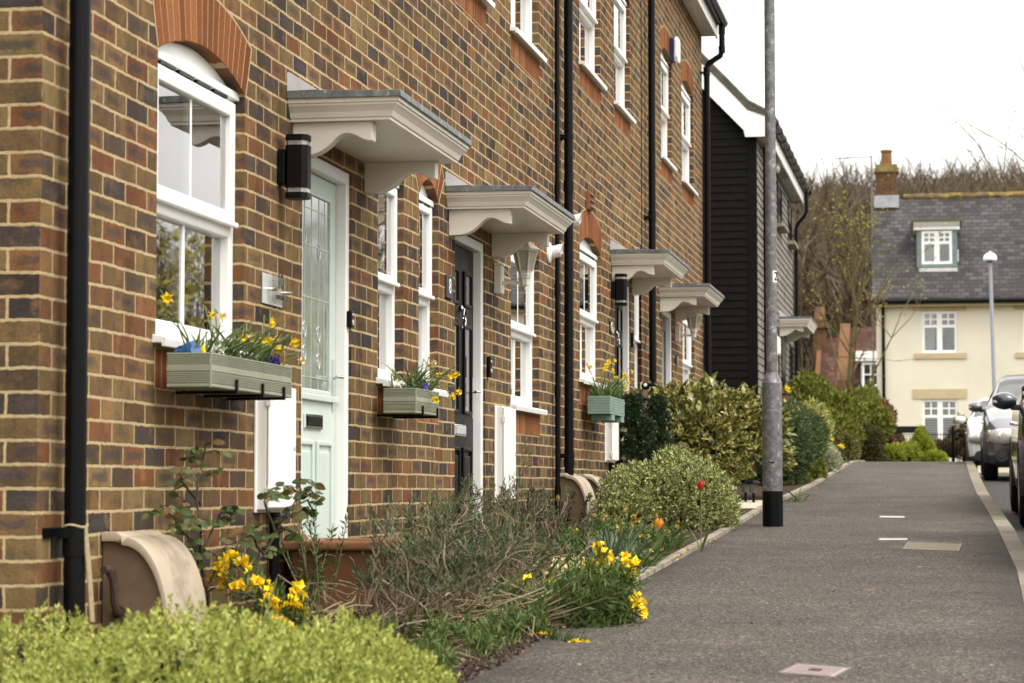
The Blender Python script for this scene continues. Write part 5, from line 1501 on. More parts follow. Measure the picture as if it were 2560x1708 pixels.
# television aerial on a tall pole behind the cream house
q = PY(2178, 390, 72.0); q2 = PY(2180, 600, 72.0)
t = thing('aerial', (q.x, 72, g(72)), 'thin television aerial on a tall pole left of the chimney', 'aerial')
m = MB(); m.tube([(q.x + .02, 72, g(72)), (q.x, 72, q.z)], .025, 6); m.build('pole', M['galv'], t)
m = MB(); m.tube([(q.x + .05, 72, q.z - .02), (q.x - 1.1, 72, q.z - .06)], .014, 5)
for k in range(9): m.tube([(q.x - .2 - k*.1, 71.8, q.z - .03), (q.x - .2 - k*.1, 72.2, q.z - .03)], .006, 4)
m.tube([(q.x - .25, 72, q.z + .35), (q.x - .02, 72, q.z - .02)], .008, 4); m.build('antenna', M['galv'], t)

# ------------------------------------------------------------------ red brick houses between the hedge and the cream house
def red_house(px0, px1, py_e, py_r, Y, gable_px, label, dorm=False, chim=None):
    q = lambda px, py, yy=Y: PY(px, py, yy)
    x0, x1 = q(px0, 900).x, q(px1, 900).x
    ze, zr = q(px0, py_e).z, PY(px0, py_r, Y + 3).z
    t = thing('red_brick_house', ((x0+x1)/2, Y, g(Y)), label, 'house')
    xg = q(gable_px, 900).x
    m = MB(); m.box(x0 + .05, x1, Y, Y + 6, g(Y) - .3, ze)
    m.add([(xg, Y - .0, ze), (xg, Y + 6, ze), (xg, Y + 3, zr)], [(0,1,2)])
    m.build('wall', M['brick_far'], t)
    rf = MB(); rf.prism([(Y - .25, ze - .1), (Y + 3, zr), (Y + 6.25, ze - .1), (Y + 6.25, ze - .22), (Y + 3, zr - .14), (Y - .25, ze - .22)], 'x', xg, x1 + .2); rf.build('roof', M['redtile'], t)
    # raised brick verge seen on the left of the slope
    vg = MB(); vg.prism([(Y - .2, ze - .9), (Y - .2, ze + .05), (Y + 3, zr + .16), (Y + 6.2, ze + .05), (Y + 6.2, ze - .9)], 'x', x0, xg); vg.build('brick_verge', plain('orange_brickwork', (.15, .078, .042), .95, .15, 2), t)
    if dorm:
        gt = MB(); gt.tube([(xg + .4, Y - .3, ze - .12), (x1 + .2, Y - .3, ze - .12)], .09, 8); gt.build('gutter', M['black'], t)
        fa = MB(); fa.box(xg + .4, x1, Y - .22, Y - .18, ze - .48, ze - .25); fa.build('fascia', M['upvc'], t)
        dx = q(2178, 930).x
        far_window(t, dx - .3, dx + .9, ze - 1.6, ze + .65, Y - .5, 'window', lintel=False, sill=False)
        d = MB(); d.box(dx - .55, dx + 1.2, Y - .6, Y + 1, ze + .7, ze + 1.05); d.build('dormer_cornice', M['upvc'], t)
        d = MB(); d.box(dx - .35, dx + 1.0, Y - .42, Y + 1, ze - 1.7, ze + .68); d.build('dormer_cheek', plain('pale_blue_board', (.36, .40, .42), .7, .1), t)
    if chim:
        a, b_ = PY(chim[0], 800, Y + 2.6).x, PY(chim[1], 800, Y + 2.6).x
        c = MB(); zt_ = PY(chim[0], chim[2], Y + 2.6).z; c.box(a, b_, Y + 2.2, Y + 3.2, ze, zt_); c.box(a - .1, b_ + .1, Y + 2.1, Y + 3.3, zt_ - .35, zt_ - .1); co = c.build('chimney', M['brick_far'], t)
        c = MB(); c.lathe([(.22, zt_), (.18, zt_ + .5)], ((a+b_)/2, Y + 2.7, 0), 10); c.build('chimney_pot', M['terracotta'], co)
def tilered():
    m, n, b = nodes('red_tiles')
    p = pos(n); s = n.nodes.new('ShaderNodeSeparateXYZ'); lk(n, p.outputs['Position'], s.inputs[0])
    c = n.nodes.new('ShaderNodeCombineXYZ'); lk(n, s.outputs['X'], c.inputs[0]); lk(n, s.outputs['Z'], c.inputs[1])
    t = n.nodes.new('ShaderNodeTexBrick'); t.inputs['Scale'].default_value = 1; t.inputs['Color1'].default_value = (0,0,0,1); t.inputs['Color2'].default_value = (1,1,1,1); t.inputs['Mortar'].default_value = (0,0,0,1)
    t.inputs['Brick Width'].default_value = .28; t.inputs['Row Height'].default_value = .2; t.inputs['Mortar Size'].default_value = .018; t.inputs['Mortar Smooth'].default_value = .4
    lk(n, c.outputs[0], t.inputs['Vector'])
    r = ramp(n, [(0, (.05, .027, .021)), (.5, (.075, .040, .031)), (1, (.105, .058, .044))], t.outputs['Color'])
    ns = noise(n, .8, 4, p.outputs['Position'], .6); li = ramp(n, [(.5, (0, 0, 0)), (.72, (1, 1, 1))], ns.outputs['Fac'])
    x = mixrgb(n, math_(n, 'MULTIPLY', li.outputs[0], .5), r.outputs[0], (.15, .095, .068))
    y = mixrgb(n, t.outputs['Fac'], x.outputs[0], (.06, .03, .025))
    lk(n, y.outputs[0], b.inputs['Base Color']); b.inputs['Roughness'].default_value = .9; b.inputs['Specular IOR Level'].default_value = .05
    return m
M['redtile'] = tilered()
red_house(2034, 2105, 1010, 845, 92, 2046, 'red brick house with a tiled roof and chimney behind the bare sapling', chim=(2034, 2064, 800))
red_house(2092, 2260, 955, 820, 86, 2118, 'red tiled house with a white dormer squeezed beside the cream house', dorm=True)

# ================================================================== WOODED HILL
def hill_wood():
    V = []; F = []; nv = 0
    rg_ = np.random.default_rng(5)
    def hz(x, y):
        return g(y) - .16 + (0.150 * min(y - 95, 110) * (0.9 + .12 * math.sin(x * .045 + 1)) if y > 95 else 0)
    vs = []; fs = []
    def blade(a, b_, r0, r1):
        nonlocal nv
        d = b_ - a; s = np.cross(d, rg_.normal(size=3)); s /= (np.linalg.norm(s) + 1e-9)
        vs.extend([a - s*r0, a + s*r0, b_ + s*r1, b_ - s*r1]); fs.append((nv, nv+1, nv+2, nv+3)); nv += 4
    def tree(x, y, h):
        z = hz(x, y); base = np.array([x, y, z - .3])
        lean = rg_.normal(size=3) * .05; lean[2] = 1
        top = base + lean * h
        blade(base, base + (top - base) * .5, .13, .08); blade(base + (top-base)*.5, top, .08, .02)
        nb = 10
        for _ in range(nb):
            f = rg_.uniform(.18, .9); p = base + (top - base) * f
            an = rg_.uniform(0, 2*math.pi); ln = h * rg_.uniform(.16, .36) * (1.15 - f * .6)
            d = np.array([math.cos(an) * .62, math.sin(an) * .62, rg_.uniform(.5, 1.1)]); e = p + d * ln
            blade(p, e, .05, .02)
            for _ in range(7):
                u = rg_.uniform(.2, 1); q = p + (e - p) * u
                d2 = d + rg_.normal(size=3) * .45; d2[2] += .3
                q2 = q + d2 * ln * rg_.uniform(.25, .5); blade(q, q2, .032, .012)
                d3 = d2 + rg_.normal(size=3) * .5; d3[2] += .2; q3 = q + (q2 - q) * .5
                blade(q3, q3 + d3 * ln * .3, .024, .008)
    # scattered in view rows: denser near the skyline
    for k in range(2150):
        y = rg_.uniform(100, 190)
        spread = 11 + y * .16
        x = rg_.uniform(-12, 12) if k < 1900 else rg_.uniform(10, 100)
        h = rg_.uniform(6.8, 9.6)
        tree(x, y, h)
    o = rawmesh('hillside_wood', np.array(vs), np.array(fs), L['wood'])
    tag(o, 'bare brown winter wood covering the hillside behind the houses', 'wood', kind='stuff')
hill_wood()

def bare_tree(name, base, h, label, cat='tree', group=None, seed=1, spread=.5, buds=0, mat=None, r0=.09, levels=4, nb=6, start=.25, budmat=None, budsize=.05):
    rg_ = np.random.default_rng(seed)
    t = thing(name, tuple(base), label, cat, group)
    trunk = MB(); B = np.array(base); tips = []
    top = B + np.array([rg_.normal()*.03*h, rg_.normal()*.03*h, h*.95])
    P = [tuple(B + (top - B) * f + rg_.normal(size=3) * .008 * h * (f > 0)) for f in np.linspace(0, 1, 9)]
    trunk.tube(P, [r0 * (1 - .88*f) for f in np.linspace(0, 1, 9)], 8)
    trunk.build('trunk', mat or L['bark'], t, smooth=True)
    br = MB()
    def grow(p, d, ln, r, lev):
        k = 5; pts = [p]; dd = d.copy()
        for i in range(k - 1):
            dd = dd + rg_.normal(size=3) * .10; dd[2] += .05; dd /= np.linalg.norm(dd)
            pts.append(pts[-1] + dd * ln / (k - 1))
        br.tube([tuple(q) for q in pts], [r * (1 - .7 * i / (k-1)) for i in range(k)], 5 if lev > 1 else 4, caps=False)
        for q in pts[2:]: tips.append(q)
        if lev <= 0: return
        for _ in range(3 if lev > 1 else 4):
            u = rg_.integers(1, k); q = pts[u]
            d2 = dd + rg_.normal(size=3) * .5; d2 /= np.linalg.norm(d2)
            grow(q, d2, ln * rg_.uniform(.4, .62), r * .5, lev - 1)
    for i in range(nb):
        f = start + (1 - start) * (i + rg_.uniform(0, .6)) / nb
        p = B + (top - B) * min(f, .97); an = i * 2.4 + rg_.uniform(-.4, .4)
        d = np.array([math.cos(an) * spread, math.sin(an) * spread, 1.0]); d /= np.linalg.norm(d)
        grow(p, d, h * (.52 - .3 * f), r0 * .45 * (1.2 - f), levels - 2)
    br.build('branches', mat or L['bark'], t, smooth=True)
    if buds and tips:
        T = np.array(tips); n = buds; c = T[rg_.integers(0, len(T), n)] + rg_.normal(size=(n, 3)) * .05
        leaves('leaf_buds', c, rg_.normal(size=(n, 3)), budsize, .45, budmat or L['bud'], t, kind='stuff')
    return t

def leaves_fine(name, c, d, ln, ratio, mat, parent, fold=.15, jitter=.3, up=None, droop=.18):
    """smooth oval leaves with a folded midrib and a drooping tip"""
    n = len(c); d = np.asarray(d, float); d = d / (np.linalg.norm(d, axis=1, keepdims=True) + 1e-9)
    r = rng.normal(size=(n, 3)) if up is None else up + rng.normal(size=(n, 3)) * .35
    s = np.cross(d, r); s /= (np.linalg.norm(s, axis=1, keepdims=True) + 1e-9); nn = np.cross(s, d)
    Ls = ln * (1 + jitter * rng.uniform(-1, 1, (n, 1))); W = Ls * ratio * .5
    st = [0, .12, .3, .5, .7, .87, 1]; wd = [0, .55, .92, 1, .82, .45, 0]
    P = []
    for f, w_ in zip(st, wd):
        m_ = c + d*Ls*f - nn*Ls*droop*f*f
        P += [m_ - s*W*w_ + nn*W*w_*fold, m_, m_ + s*W*w_ + nn*W*w_*fold]
    V = np.stack(P, 1).reshape(-1, 3); k = 3*len(st); i0 = np.arange(n)[:, None]*k; F = []
    for j in range(len(st) - 1):
        a = 3*j; F += [i0 + np.array([[a, a+1, a+4, a+3]]), i0 + np.array([[a+1, a+2, a+5, a+4]])]
    return rawmesh(name, V, np.concatenate(F, 0), mat, parent, smooth=True)
def leaves(name, c, d, ln, ratio, mat, parent, fold=.25, jitter=.3, up=None, kind=None):
    """one small folded leaf at each point c pointing along d"""
    n = len(c); d = np.asarray(d, float); d = d / (np.linalg.norm(d, axis=1, keepdims=True) + 1e-9)
    r = rng.normal(size=(n, 3)) if up is None else up + rng.normal(size=(n, 3)) * .35
    s = np.cross(d, r); s /= (np.linalg.norm(s, axis=1, keepdims=True) + 1e-9)
    nn = np.cross(s, d)
    Ls = ln * (1 + jitter * rng.uniform(-1, 1, (n, 1))); W = Ls * ratio * .5
    b_ = c; t_ = c + d * Ls - nn * Ls * .10
    m_ = c + d * Ls * .48 - nn * W * fold
    l_ = c + d * Ls * .45 - s * W + nn * W * fold; r_ = c + d * Ls * .45 + s * W + nn * W * fold
    V = np.stack([b_, r_, t_, l_, m_], 1).reshape(-1, 3)
    i0 = np.arange(n)[:, None] * 5
    F = np.concatenate([i0 + np.array([[0, 1, 2, 4]]), i0 + np.array([[0, 4, 2, 3]])], 0)
    o = rawmesh(name, V, F, mat, parent)
    if kind: o['kind'] = kind
    return o
q = PY(2122, 960, 52)
bare_tree('sapling_tree', (q.x, 52, g(52)), 5.4, 'slender yellow-green sapling coming into leaf before the red brick houses', seed=6, spread=.5, buds=620, mat=plain('lichened_bark', (.115, .095, .04), .9, .25, 8), r0=.06, levels=4, nb=15, start=.2, budsize=.075)
q = PY(2590, 500, 88)
bare_tree('bare_tree', (q.x, 88, g(88)), 12.5, 'tall bare tree rising behind the cream house roof at the right', seed=9, spread=.7, buds=0, mat=plain('brown_bark', (.14, .10, .06), .9, .25, 5), r0=.2, levels=4, nb=14, start=.3)

# ------------------------------------------------------------------ railings and dark beam by the junction
Yf = 44.5
x0, x1 = PY(2208, 1075, Yf).x, PY(2314, 1075, Yf).x
zt0, zt1 = PY(2210, 1066, Yf).z, PY(2210, 1083, Yf).z
t = thing('road_end_barrier', (x0, Yf, g(Yf)), 'black horizontal board on posts across the end of the pavement', 'barrier')
m = MB(); m.prism([(Yf - .05, zt1), (Yf + .05, zt1), (Yf + .02, zt0), (Yf - .02, zt0)], 'x', x0 - .05, x1); m.build('beam', M['blackm'], t, bevel=.01)
for x in (x0 + .06, x1 - .10):
    m = MB(); m.box(x - .035, x + .035, Yf - .03, Yf + .03, g(Yf) - .1, zt1); m.build('post', M['blackm'], t)
t = thing('railing', (x0, 46.5, g(46.5)), 'thin dark wire railing with slim posts in front of the cream house', 'railing')
xr0, xr1 = PY(2205, 1100, 46.5).x, PY(2400, 1100, 46.5).x
zr = PY(2300, 1086, 46.5).z
m = MB()
for k in range(29): 
    x = xr0 + (xr1 - xr0) * k / 28; m.tube([(x, 46.5, g(46.5)), (x, 46.5, zr)], .006, 4, caps=False)
for z in (zr, zr - .28, g(46.5) + .12): m.tube([(xr0, 46.5, z), (xr1, 46.5, z)], .007, 4)
m.build('wires', M['blackm'], t)
for px in (2212, 2382):
    x = PY(px, 1100, 46.5).x; m = MB(); m.tube([(x, 46.45, g(46.5) - .05), (x, 46.45, zr + .14)], .026, 8); m.build('post', plain('navy_post', (.05, .06, .09), .5, .1) if px == 2212 else M['blackm'], t)

# ================================================================== PARKED CARS
def carpaint(name, col, metal=.4):
    m, n, b = nodes(name)
    p = pos(n); t = noise(n, 400, 2, p.outputs['Position']); r = ramp(n, [(.3, tuple(c*.85 for c in col)), (.7, tuple(min(1, c*1.12) for c in col))], t.outputs['Fac'])
    lk(n, r.outputs[0], b.inputs['Base Color']); b.inputs['Metallic'].default_value = metal; b.inputs['Roughness'].default_value = .28
    b.inputs['Coat Weight'].default_value = 1.0; b.inputs['Coat Roughness'].default_value = .04
    return m
M['tyre'] = plain('tyre_rubber', (.016, .016, .016), .85, .2, 20, bmp=.2)
M['headlamp'] = doorglass('headlamp_glass', (.55, .54, .48))
M['trim'] = plain('dark_plastic_trim', (.022, .022, .024), .55, .15, 20)
def car(xs, yfront, paint, label, W=1.70, Ln=4.1, H=1.47, belt=.93, nose=.72, hood=.86, cowl=1.0, lower=None, eyes='round', sink=0.0):
    """hatchback facing -y; xs = x of its kerb side, yfront = y of its front bumper"""
    hw = W / 2; xc = xs + hw; z0 = g(yfront + 1) + rdz(yfront + 1)
    slope = (g(yfront + 3) + rdz(yfront + 3) - g(yfront) - rdz(yfront)) / 3
    t = thing('parked_car', (xc, yfront, z0), label, 'car', 'cars parked along the kerb')
    # profile stations: y from front, top of body, half width factor, cabin roof half width factor
    ks = np.array([0, .04, .15, .40, .80, 1.08, 1.20, 1.80, 1.95, 2.6, 3.2, 3.6, 3.85, 4.02, 4.1]) * Ln / 4.1
    top = np.array([.58, nose, nose + .04, hood, cowl - .06, cowl, cowl + .07, H - .10, H - .03, H, H - .02, H - .12, 1.02, .92, .62])
    wid = np.array([.60, .74, .86, .955, .99, 1.0, 1.0, 1.0, 1.0, 1.0, 1.0, .985, .94, .86, .74])
    cab = np.array([.86, .86, .86, .88, .90, .92, .86, .74, .72, .71, .70, .70, .80, .84, .86])
    NS = 96
    yy = np.linspace(0, Ln, NS)
    yy = np.unique(np.concatenate([yy, ks]))
    def ev(a): return np.interp(yy, ks, a)
    T, Wd, Cb = ev(top), ev(wid), ev(cab)
    bot = np.interp(yy, np.array([0, .1, .5, 3.6, 4.0, 4.1]) * Ln / 4.1, [.30, .20, .18, .19, .24, .34])
    prof = []
    for y, tp, wd, cb, bt in zip(yy, T, Wd, Cb, bot):
        bl = min(belt, tp - .10 - .0 * y)
        h = hw * wd
        sec = [(0, bt), (h*.85, bt), (h*.955, bt + .05), (h*.985, bt + .16), (h*1.0, .52 if tp > .6 else bt + (tp-bt)*.5), (h*.995, min(.68, tp - .06)), (h*.975, bl)]
        rw = h * cb
        if tp > belt + .12:
            sec += [(h*.955, bl + .025), (h*.955 + (rw - h*.955)*.45, bl + (tp - bl)*.45), (rw + .015, tp - .11), (rw - .02, tp - .055), (rw*.80, tp - .015), (rw*.4, tp - .002), (0, tp)]
        else:
            sec += [(h*.96, bl + (tp-bl)*.3), (h*.94, bl + (tp-bl)*.55), (h*.90, tp - .035), (h*.84, tp - .012), (h*.65, tp - .002), (h*.3, tp + .006), (0, tp + .008)]
        prof.append(sec)
    n = len(prof[0]); faces = {'body': ([], []), 'windscreen': ([], []), 'side_glass': ([], []), 'lower': ([], [])}
    def P(i, j, s):
        x, z = prof[i][j]; return (xc + s * x, yfront + yy[i], z0 + z + slope * (yy[i] - 1))
    A = .62 * Ln / 4.1
    mbs = {k: MB() for k in ('body', 'windscreen', 'rear_window', 'lower_trim', ('side_window', -1, 0), ('side_window', 1, 0), ('side_window', -1, 1), ('side_window', 1, 1))}
    for i in range(len(yy) - 1):
        ym = (yy[i] + yy[i+1]) / 2 * 4.1 / Ln
        for j in range(n - 1):
            zm = (prof[i][j][1] + prof[i][j+1][1]) / 2
            key = 'body'
            if 1.16 < ym < 1.86 and j >= 10: key = 'windscreen'
            elif 3.45 < ym < 3.8 and j >= 10: key = 'rear_window'
            elif 1.55 < ym < 3.5 and j in (7, 8) and not (2.28 < ym < 2.37): key = 'side_window'
            elif j <= 2: key = 'lower_trim'
            elif lower and zm < lower and ym < .35: key = 'lower_trim'
            for s in (-1, 1):
                kk = ('side_window', s, int(ym > 2.32)) if key == 'side_window' else key
                q = [P(i, j, s), P(i+1, j, s), P(i+1, j+1, s), P(i, j+1, s)]
                mbs[kk].add(q, [(0, 1, 2, 3) if s > 0 else (3, 2, 1, 0)])
    for i, s_ in ((0, 1), (len(yy) - 1, -1)):
        mbs['body'].add([P(i, j, 1) for j in range(n)] + [P(i, j, -1) for j in range(n - 1, -1, -1)], [tuple(range(2*n))])
    for k, mb in mbs.items():
        if not mb.f: continue
        o = mb.build(k if isinstance(k, str) else k[0], {'body': paint, 'lower_trim': M['trim']}.get(k, M['carglass']), t, smooth=True)
        bm = bmesh.new(); bm.from_mesh(o.data); bmesh.ops.remove_doubles(bm, verts=bm.verts, dist=1e-4); bmesh.ops.recalc_face_normals(bm, faces=bm.faces); bm.to_mesh(o.data); bm.free()
        o.data.polygons.foreach_set('use_smooth', [True] * len(o.data.polygons))
    def pt(dx, y, z): return Vector((xc + dx, yfront + y, z0 + z + slope * (y - 1)))
    # dark cabin so the glass has something behind it
    m = MB(); a = pt(0, 2.3, 0)
    m.box(xc - hw*.62, xc + hw*.62, yfront + 1.9, yfront + 3.3, z0 + .5, z0 + 1.18); m.build('seats', M['trim'], t, bevel=.05)
    # wheels and arches
    for wy in (.80 * Ln / 4.1, 3.33 * Ln / 4.1):
        for s in (-1, 1):
            c = pt(s * (hw - .10), wy, .315)
            Mr = Matrix.Rotation(R(90), 4, 'Y') if s > 0 else Matrix.Rotation(R(-90), 4, 'Y')
            m = MB(); m.lathe([(.20, -.10), (.29, -.10), (.315, -.08), (.318, .05), (.300, .095), (.225, .105), (.20, .08)], c, 36, M=Mr); w_ = m.build('wheel', M['tyre'], t, smooth=True)
            m = MB(); m.lathe([(.215, .06), (.222, .10), (.20, .095), (.19, .05), (.0, .045)], c, 30, M=Mr)
            for k in range(7):
                an = 2*math.pi*k/7; d = Vector((math.cos(an), math.sin(an), 0)); e_ = Vector((-math.sin(an), math.cos(an), 0))
                V = [Mr @ (d*.03 + e_*.035 + Vector((0,0,.085))), Mr @ (d*.03 - e_*.035 + Vector((0,0,.085))), Mr @ (d*.20 - e_*.025 + Vector((0,0,.092))), Mr @ (d*.20 + e_*.025 + Vector((0,0,.092)))]
                V += [Mr @ (d*.03 + e_*.035 + Vector((0,0,.05))), Mr @ (d*.03 - e_*.035 + Vector((0,0,.05))), Mr @ (d*.20 - e_*.025 + Vector((0,0,.05))), Mr @ (d*.20 + e_*.025 + Vector((0,0,.05)))]
                m.add([v + c for v in V], [(0,1,2,3),(0,4,5,1),(1,5,6,2),(2,6,7,3),(3,7,4,0)])
            m.build('rim', M['steel'], w_)
            ar = MB(); V = []; K = 20
            ca = pt(s * (hw + .003), wy, .315)
            for i in range(K + 1):
                an = R(-12) + R(204) * i / K
                for rr in (.325, .362):
                    V.append((ca.x, ca.y + rr*math.cos(an), ca.z + rr*math.sin(an))); V.append((ca.x - s*.24, ca.y + rr*math.cos(an), ca.z + rr*math.sin(an)))
            F = []
            for i in range(K):
                q = 4*i; F += [(q, q+4, q+6, q+2), (q, q+1, q+5, q+4), (q+2, q+6, q+7, q+3)]
            ar.add(V, F); ar.build('wheel_arch', M['trim'], t)
    # lamps, grille, plate recess, mirrors, door seam, handle
    for s in (-1, 1):
        m = MB()
        dx0, dx1 = hw*.50, hw*.93
        zc_, hh = nose - .10, .105
        V = []; K = 8
        for i in range(K + 1):
            f = i / K; dx = dx0 + (dx1 - dx0) * f
            yb = float(np.interp(dx / hw, wid[:6], ks[:6])) - .012
            hb = hh * (.75 + .25*math.sin(math.pi*min(1, f*1.2)))
            for zz, yo in ((zc_ - hb, -.004), (zc_, -.022), (zc_ + hb*.95, .012)):
                p = pt(s*dx, yb + yo, zz); V.append(p)
        F = []
        for i in range(K):
            for j in range(2): F.append((3*i+j, 3*i+j+1, 3*i+j+4, 3*i+j+3))
        m.add(V, F); h_ = m.build('headlight', M['headlamp'], t, smooth=True)
        sol = h_.modifiers.new('solid', 'SOLIDIFY'); sol.thickness = .03; sol.offset = 0
        m = MB(); c = pt(s*hw*.70, .06, zc_); m.lathe([(0, -.012), (.05, -.01), (.062, .0), (.05, .012), (0, .014)], c + Vector((0, -.05, 0)), 14, M=Matrix.Rotation(R(90), 4, 'X')); m.build('lamp_bowl', M['chrome'], t)
        m = MB(); c = pt(s*hw*.72, .03, .36); m.lathe([(.0, .02), (.045, .02), (.055, .0), (.085, -.01), (.09, .01)], c, 14, M=Matrix.Rotation(R(90), 4, 'X')); m.build('fog_lamp', M['trim'], t)
        # mirrors
        c = pt(s*(hw + .08), 1.52, belt + .06)
        m = MB(); K = 10; V = []
        for i in range(K + 1):
            f = i / K; rr = math.sin(math.pi * (.08 + .84 * f)) ** .6
            xx = c.x + s * (-.085 + .19 * f)
            for k in range(12):
                an = 2*math.pi*k/12; V.append((xx, c.y + .075*rr*math.cos(an) - .012, c.z + .072*rr*math.sin(an)))
        F = [(i*12+k, i*12+(k+1) % 12, (i+1)*12+(k+1) % 12, (i+1)*12+k) for i in range(K) for k in range(12)] + [tuple(range(12))[::-1], tuple(range(K*12, K*12+12))]
        m.add(V, F); mr = m.build('door_mirror', paint, t, smooth=True)
        m = MB(); m.box(c.x - s*.09 - .05, c.x - s*.09 + .05, c.y - .03, c.y + .03, c.z - .075, c.z - .03); m.build('mirror_foot', M['trim'], mr, bevel=.01)
        m = MB(); m.box(c.x - .075, c.x + .075, c.y + .058, c.y + .066, c.z - .048, c.z + .048); m.build('mirror_glass', M['chrome'], mr, bevel=.01)
        m = MB(); m.box(c.x + s*.06, c.x + s*.105, c.y - .07, c.y - .02, c.z - .022, c.z + .004); m.build('indicator', M['lensglass'], mr, bevel=.008)
        for yy_ in (2.12, 3.0):
            c = pt(s*(hw*.985 + .012), yy_ * Ln / 4.1, .80); m = MB(); m.box(c.x - .012, c.x + .02, c.y - .085, c.y + .085, c.z - .014, c.z + .014); m.build('door_handle', M['chrome'], t, bevel=.008)
    m = MB(); c = pt(0, -.004, .40); m.box(xc - hw*.42, xc + hw*.42, yfront - .012, yfront + .06, z0 + .26 - slope, z0 + .44 - slope); m.build('lower_grille', M['black'], t, bevel=.03)
    m = MB(); m.box(xc - hw*.40, xc + hw*.40, yfront - .006, yfront + .06, z0 + .53 - slope, z0 + .60 - slope); m.build('bumper_strip', M['black'], t, bevel=.015)
    m = MB()
    for k in range(3): m.box(xc - hw*.35, xc + hw*.35, yfront + .0 + k*.004, yfront + .08, z0 + .645 + k*.03 - slope, z0 + .66 + k*.03 - slope)
    m.build('grille', M['chrome'], t)
    return t
car(3.30, 18.6, carpaint('dark_blue_grey_paint', (.022, .028, .042)), 'dark blue parked car at the right edge, its mirror and wing showing', W=1.78, Ln=4.3)
car(3.22, 33.4, carpaint('graphite_paint', (.10, .10, .115), .6), 'dark grey parked hatchback with a large pale headlight', W=1.72, Ln=4.1, nose=.72, hood=.86, cowl=1.02, H=1.5, belt=.96)
car(3.06, 44.6, carpaint('silver_white_paint', (.80, .80, .79), .0), 'small silver-white parked car farthest along the kerb', W=1.66, Ln=3.6, nose=.78, hood=.92, cowl=1.06, H=1.5, belt=.98)
car(3.36, 12.55, carpaint('black_paint', (.012, .012, .014)), 'black parked car of which only the door mirror enters the picture at the right', W=1.78, Ln=4.2, belt=.98)
# ================================================================== PLANTS
def unit(v): return v / (np.linalg.norm(v, axis=-1, keepdims=True) + 1e-9)
def shell(n, c, r, lumps=9, amp=.22, seed=0, zmin=-.25, thick=.25, lump_w=.35):
    """points and outward directions over a lumpy rounded mass"""
    rg_ = np.random.default_rng(seed)
    d = unit(rg_.normal(size=(int(n * 2.2), 3))); d = d[d[:, 2] > zmin][:n]
    L_ = unit(rg_.normal(size=(lumps, 3)) + np.array([0, 0, .4])); A = rg_.uniform(-.5, 1, lumps) * amp
    rad = np.ones(len(d))
    for l_, a in zip(L_, A): rad += a * np.exp(-((1 - d @ l_) / lump_w))
    rad *= 1 - thick * rg_.uniform(0, 1, len(d)) ** 2
    rad += rg_.normal(size=len(d)) * .02
    p = np.array(c) + d * rad[:, None] * np.array(r)
    o = unit(d / np.array(r))
    return p, o
def tufts(name, p, axis, per, ln, ratio, mat, parent, length=.02, tilt=.8, fold=.25, jitter=.25, fine=False):
    """little shoots: leaves set spirally round each axis"""
    n = len(p); axis = unit(axis)
    r = unit(np.cross(axis, rng.normal(size=(n, 3)))); s = np.cross(axis, r)
    C = []; D = []
    ph = rng.uniform(0, 6.28, n)
    for k in range(per):
        f = k / max(1, per - 1); an = ph + k * 2.4
        tl = tilt * (1.15 - .75 * f)
        C.append(p + axis * (length * f))
        D.append(axis * np.cos(tl) + (r * np.cos(an)[:, None] + s * np.sin(an)[:, None]) * np.sin(tl))
    return (leaves_fine if fine else leaves)(name, np.concatenate(C), np.concatenate(D), ln, ratio, mat, parent, fold, jitter)
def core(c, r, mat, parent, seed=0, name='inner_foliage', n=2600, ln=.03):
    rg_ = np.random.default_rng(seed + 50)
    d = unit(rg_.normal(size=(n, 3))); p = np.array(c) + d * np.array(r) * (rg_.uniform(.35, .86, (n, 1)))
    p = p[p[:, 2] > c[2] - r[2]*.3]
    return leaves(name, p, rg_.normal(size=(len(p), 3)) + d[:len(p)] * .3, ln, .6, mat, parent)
def stems_up(name, root, c, r, mat, parent, n=14, rad=.004, seed=0):
    rg_ = np.random.default_rng(seed); m = MB()
    for k in range(n):
        a = np.array(root) + rg_.normal(size=3) * np.array([.05, .05, 0]); d = unit(rg_.normal(size=3) + np.array([0, 0, .8]))
        b_ = np.array(c) + d * np.array(r) * .75; mid = (a + b_) / 2 + rg_.normal(size=3) * .03
        m.tube([tuple(a), tuple(mid), tuple(b_)], [rad * 1.6, rad, rad * .5], 5, caps=False)
    return m.build(name, mat, parent)

# --- clipped lime-green bush in the near left corner
cx, cy = .60, 6.35; gz = g(cy)
t = thing('lime_bush', (cx, cy, gz), 'low bright lime-green bush filling the near left corner', 'bush')
parts = [((.10, 6.40, gz + .0), (.62, .80, .27), 1), ((.74, 6.25, gz + .0), (.52, .80, .295), 2), ((1.10, 6.40, gz - .02), (.36, .72, .265), 3)]
Pp, Oo = [], []
for c, r, s in parts:
    p, o = shell(2500, c, r, 44, .20, s, -.15, .28, .03); Pp.append(p); Oo.append(o)
p = np.concatenate(Pp); o = np.concatenate(Oo)
keep = p[:, 0] > .02; p, o = p[keep], o[keep]
ax = unit(o * .6 + np.array([0, 0, .9]) + rng.normal(size=p.shape) * .38)
tufts('foliage', p, ax, 10, .0158, .48, L['lime'], t, .034, .95)
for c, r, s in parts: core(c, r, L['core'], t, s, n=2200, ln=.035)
stems_up('stem', (cx, cy, gz), (cx, cy, gz + .05), (.5, .6, .28), L['twig'], t, 20, .004, 3)

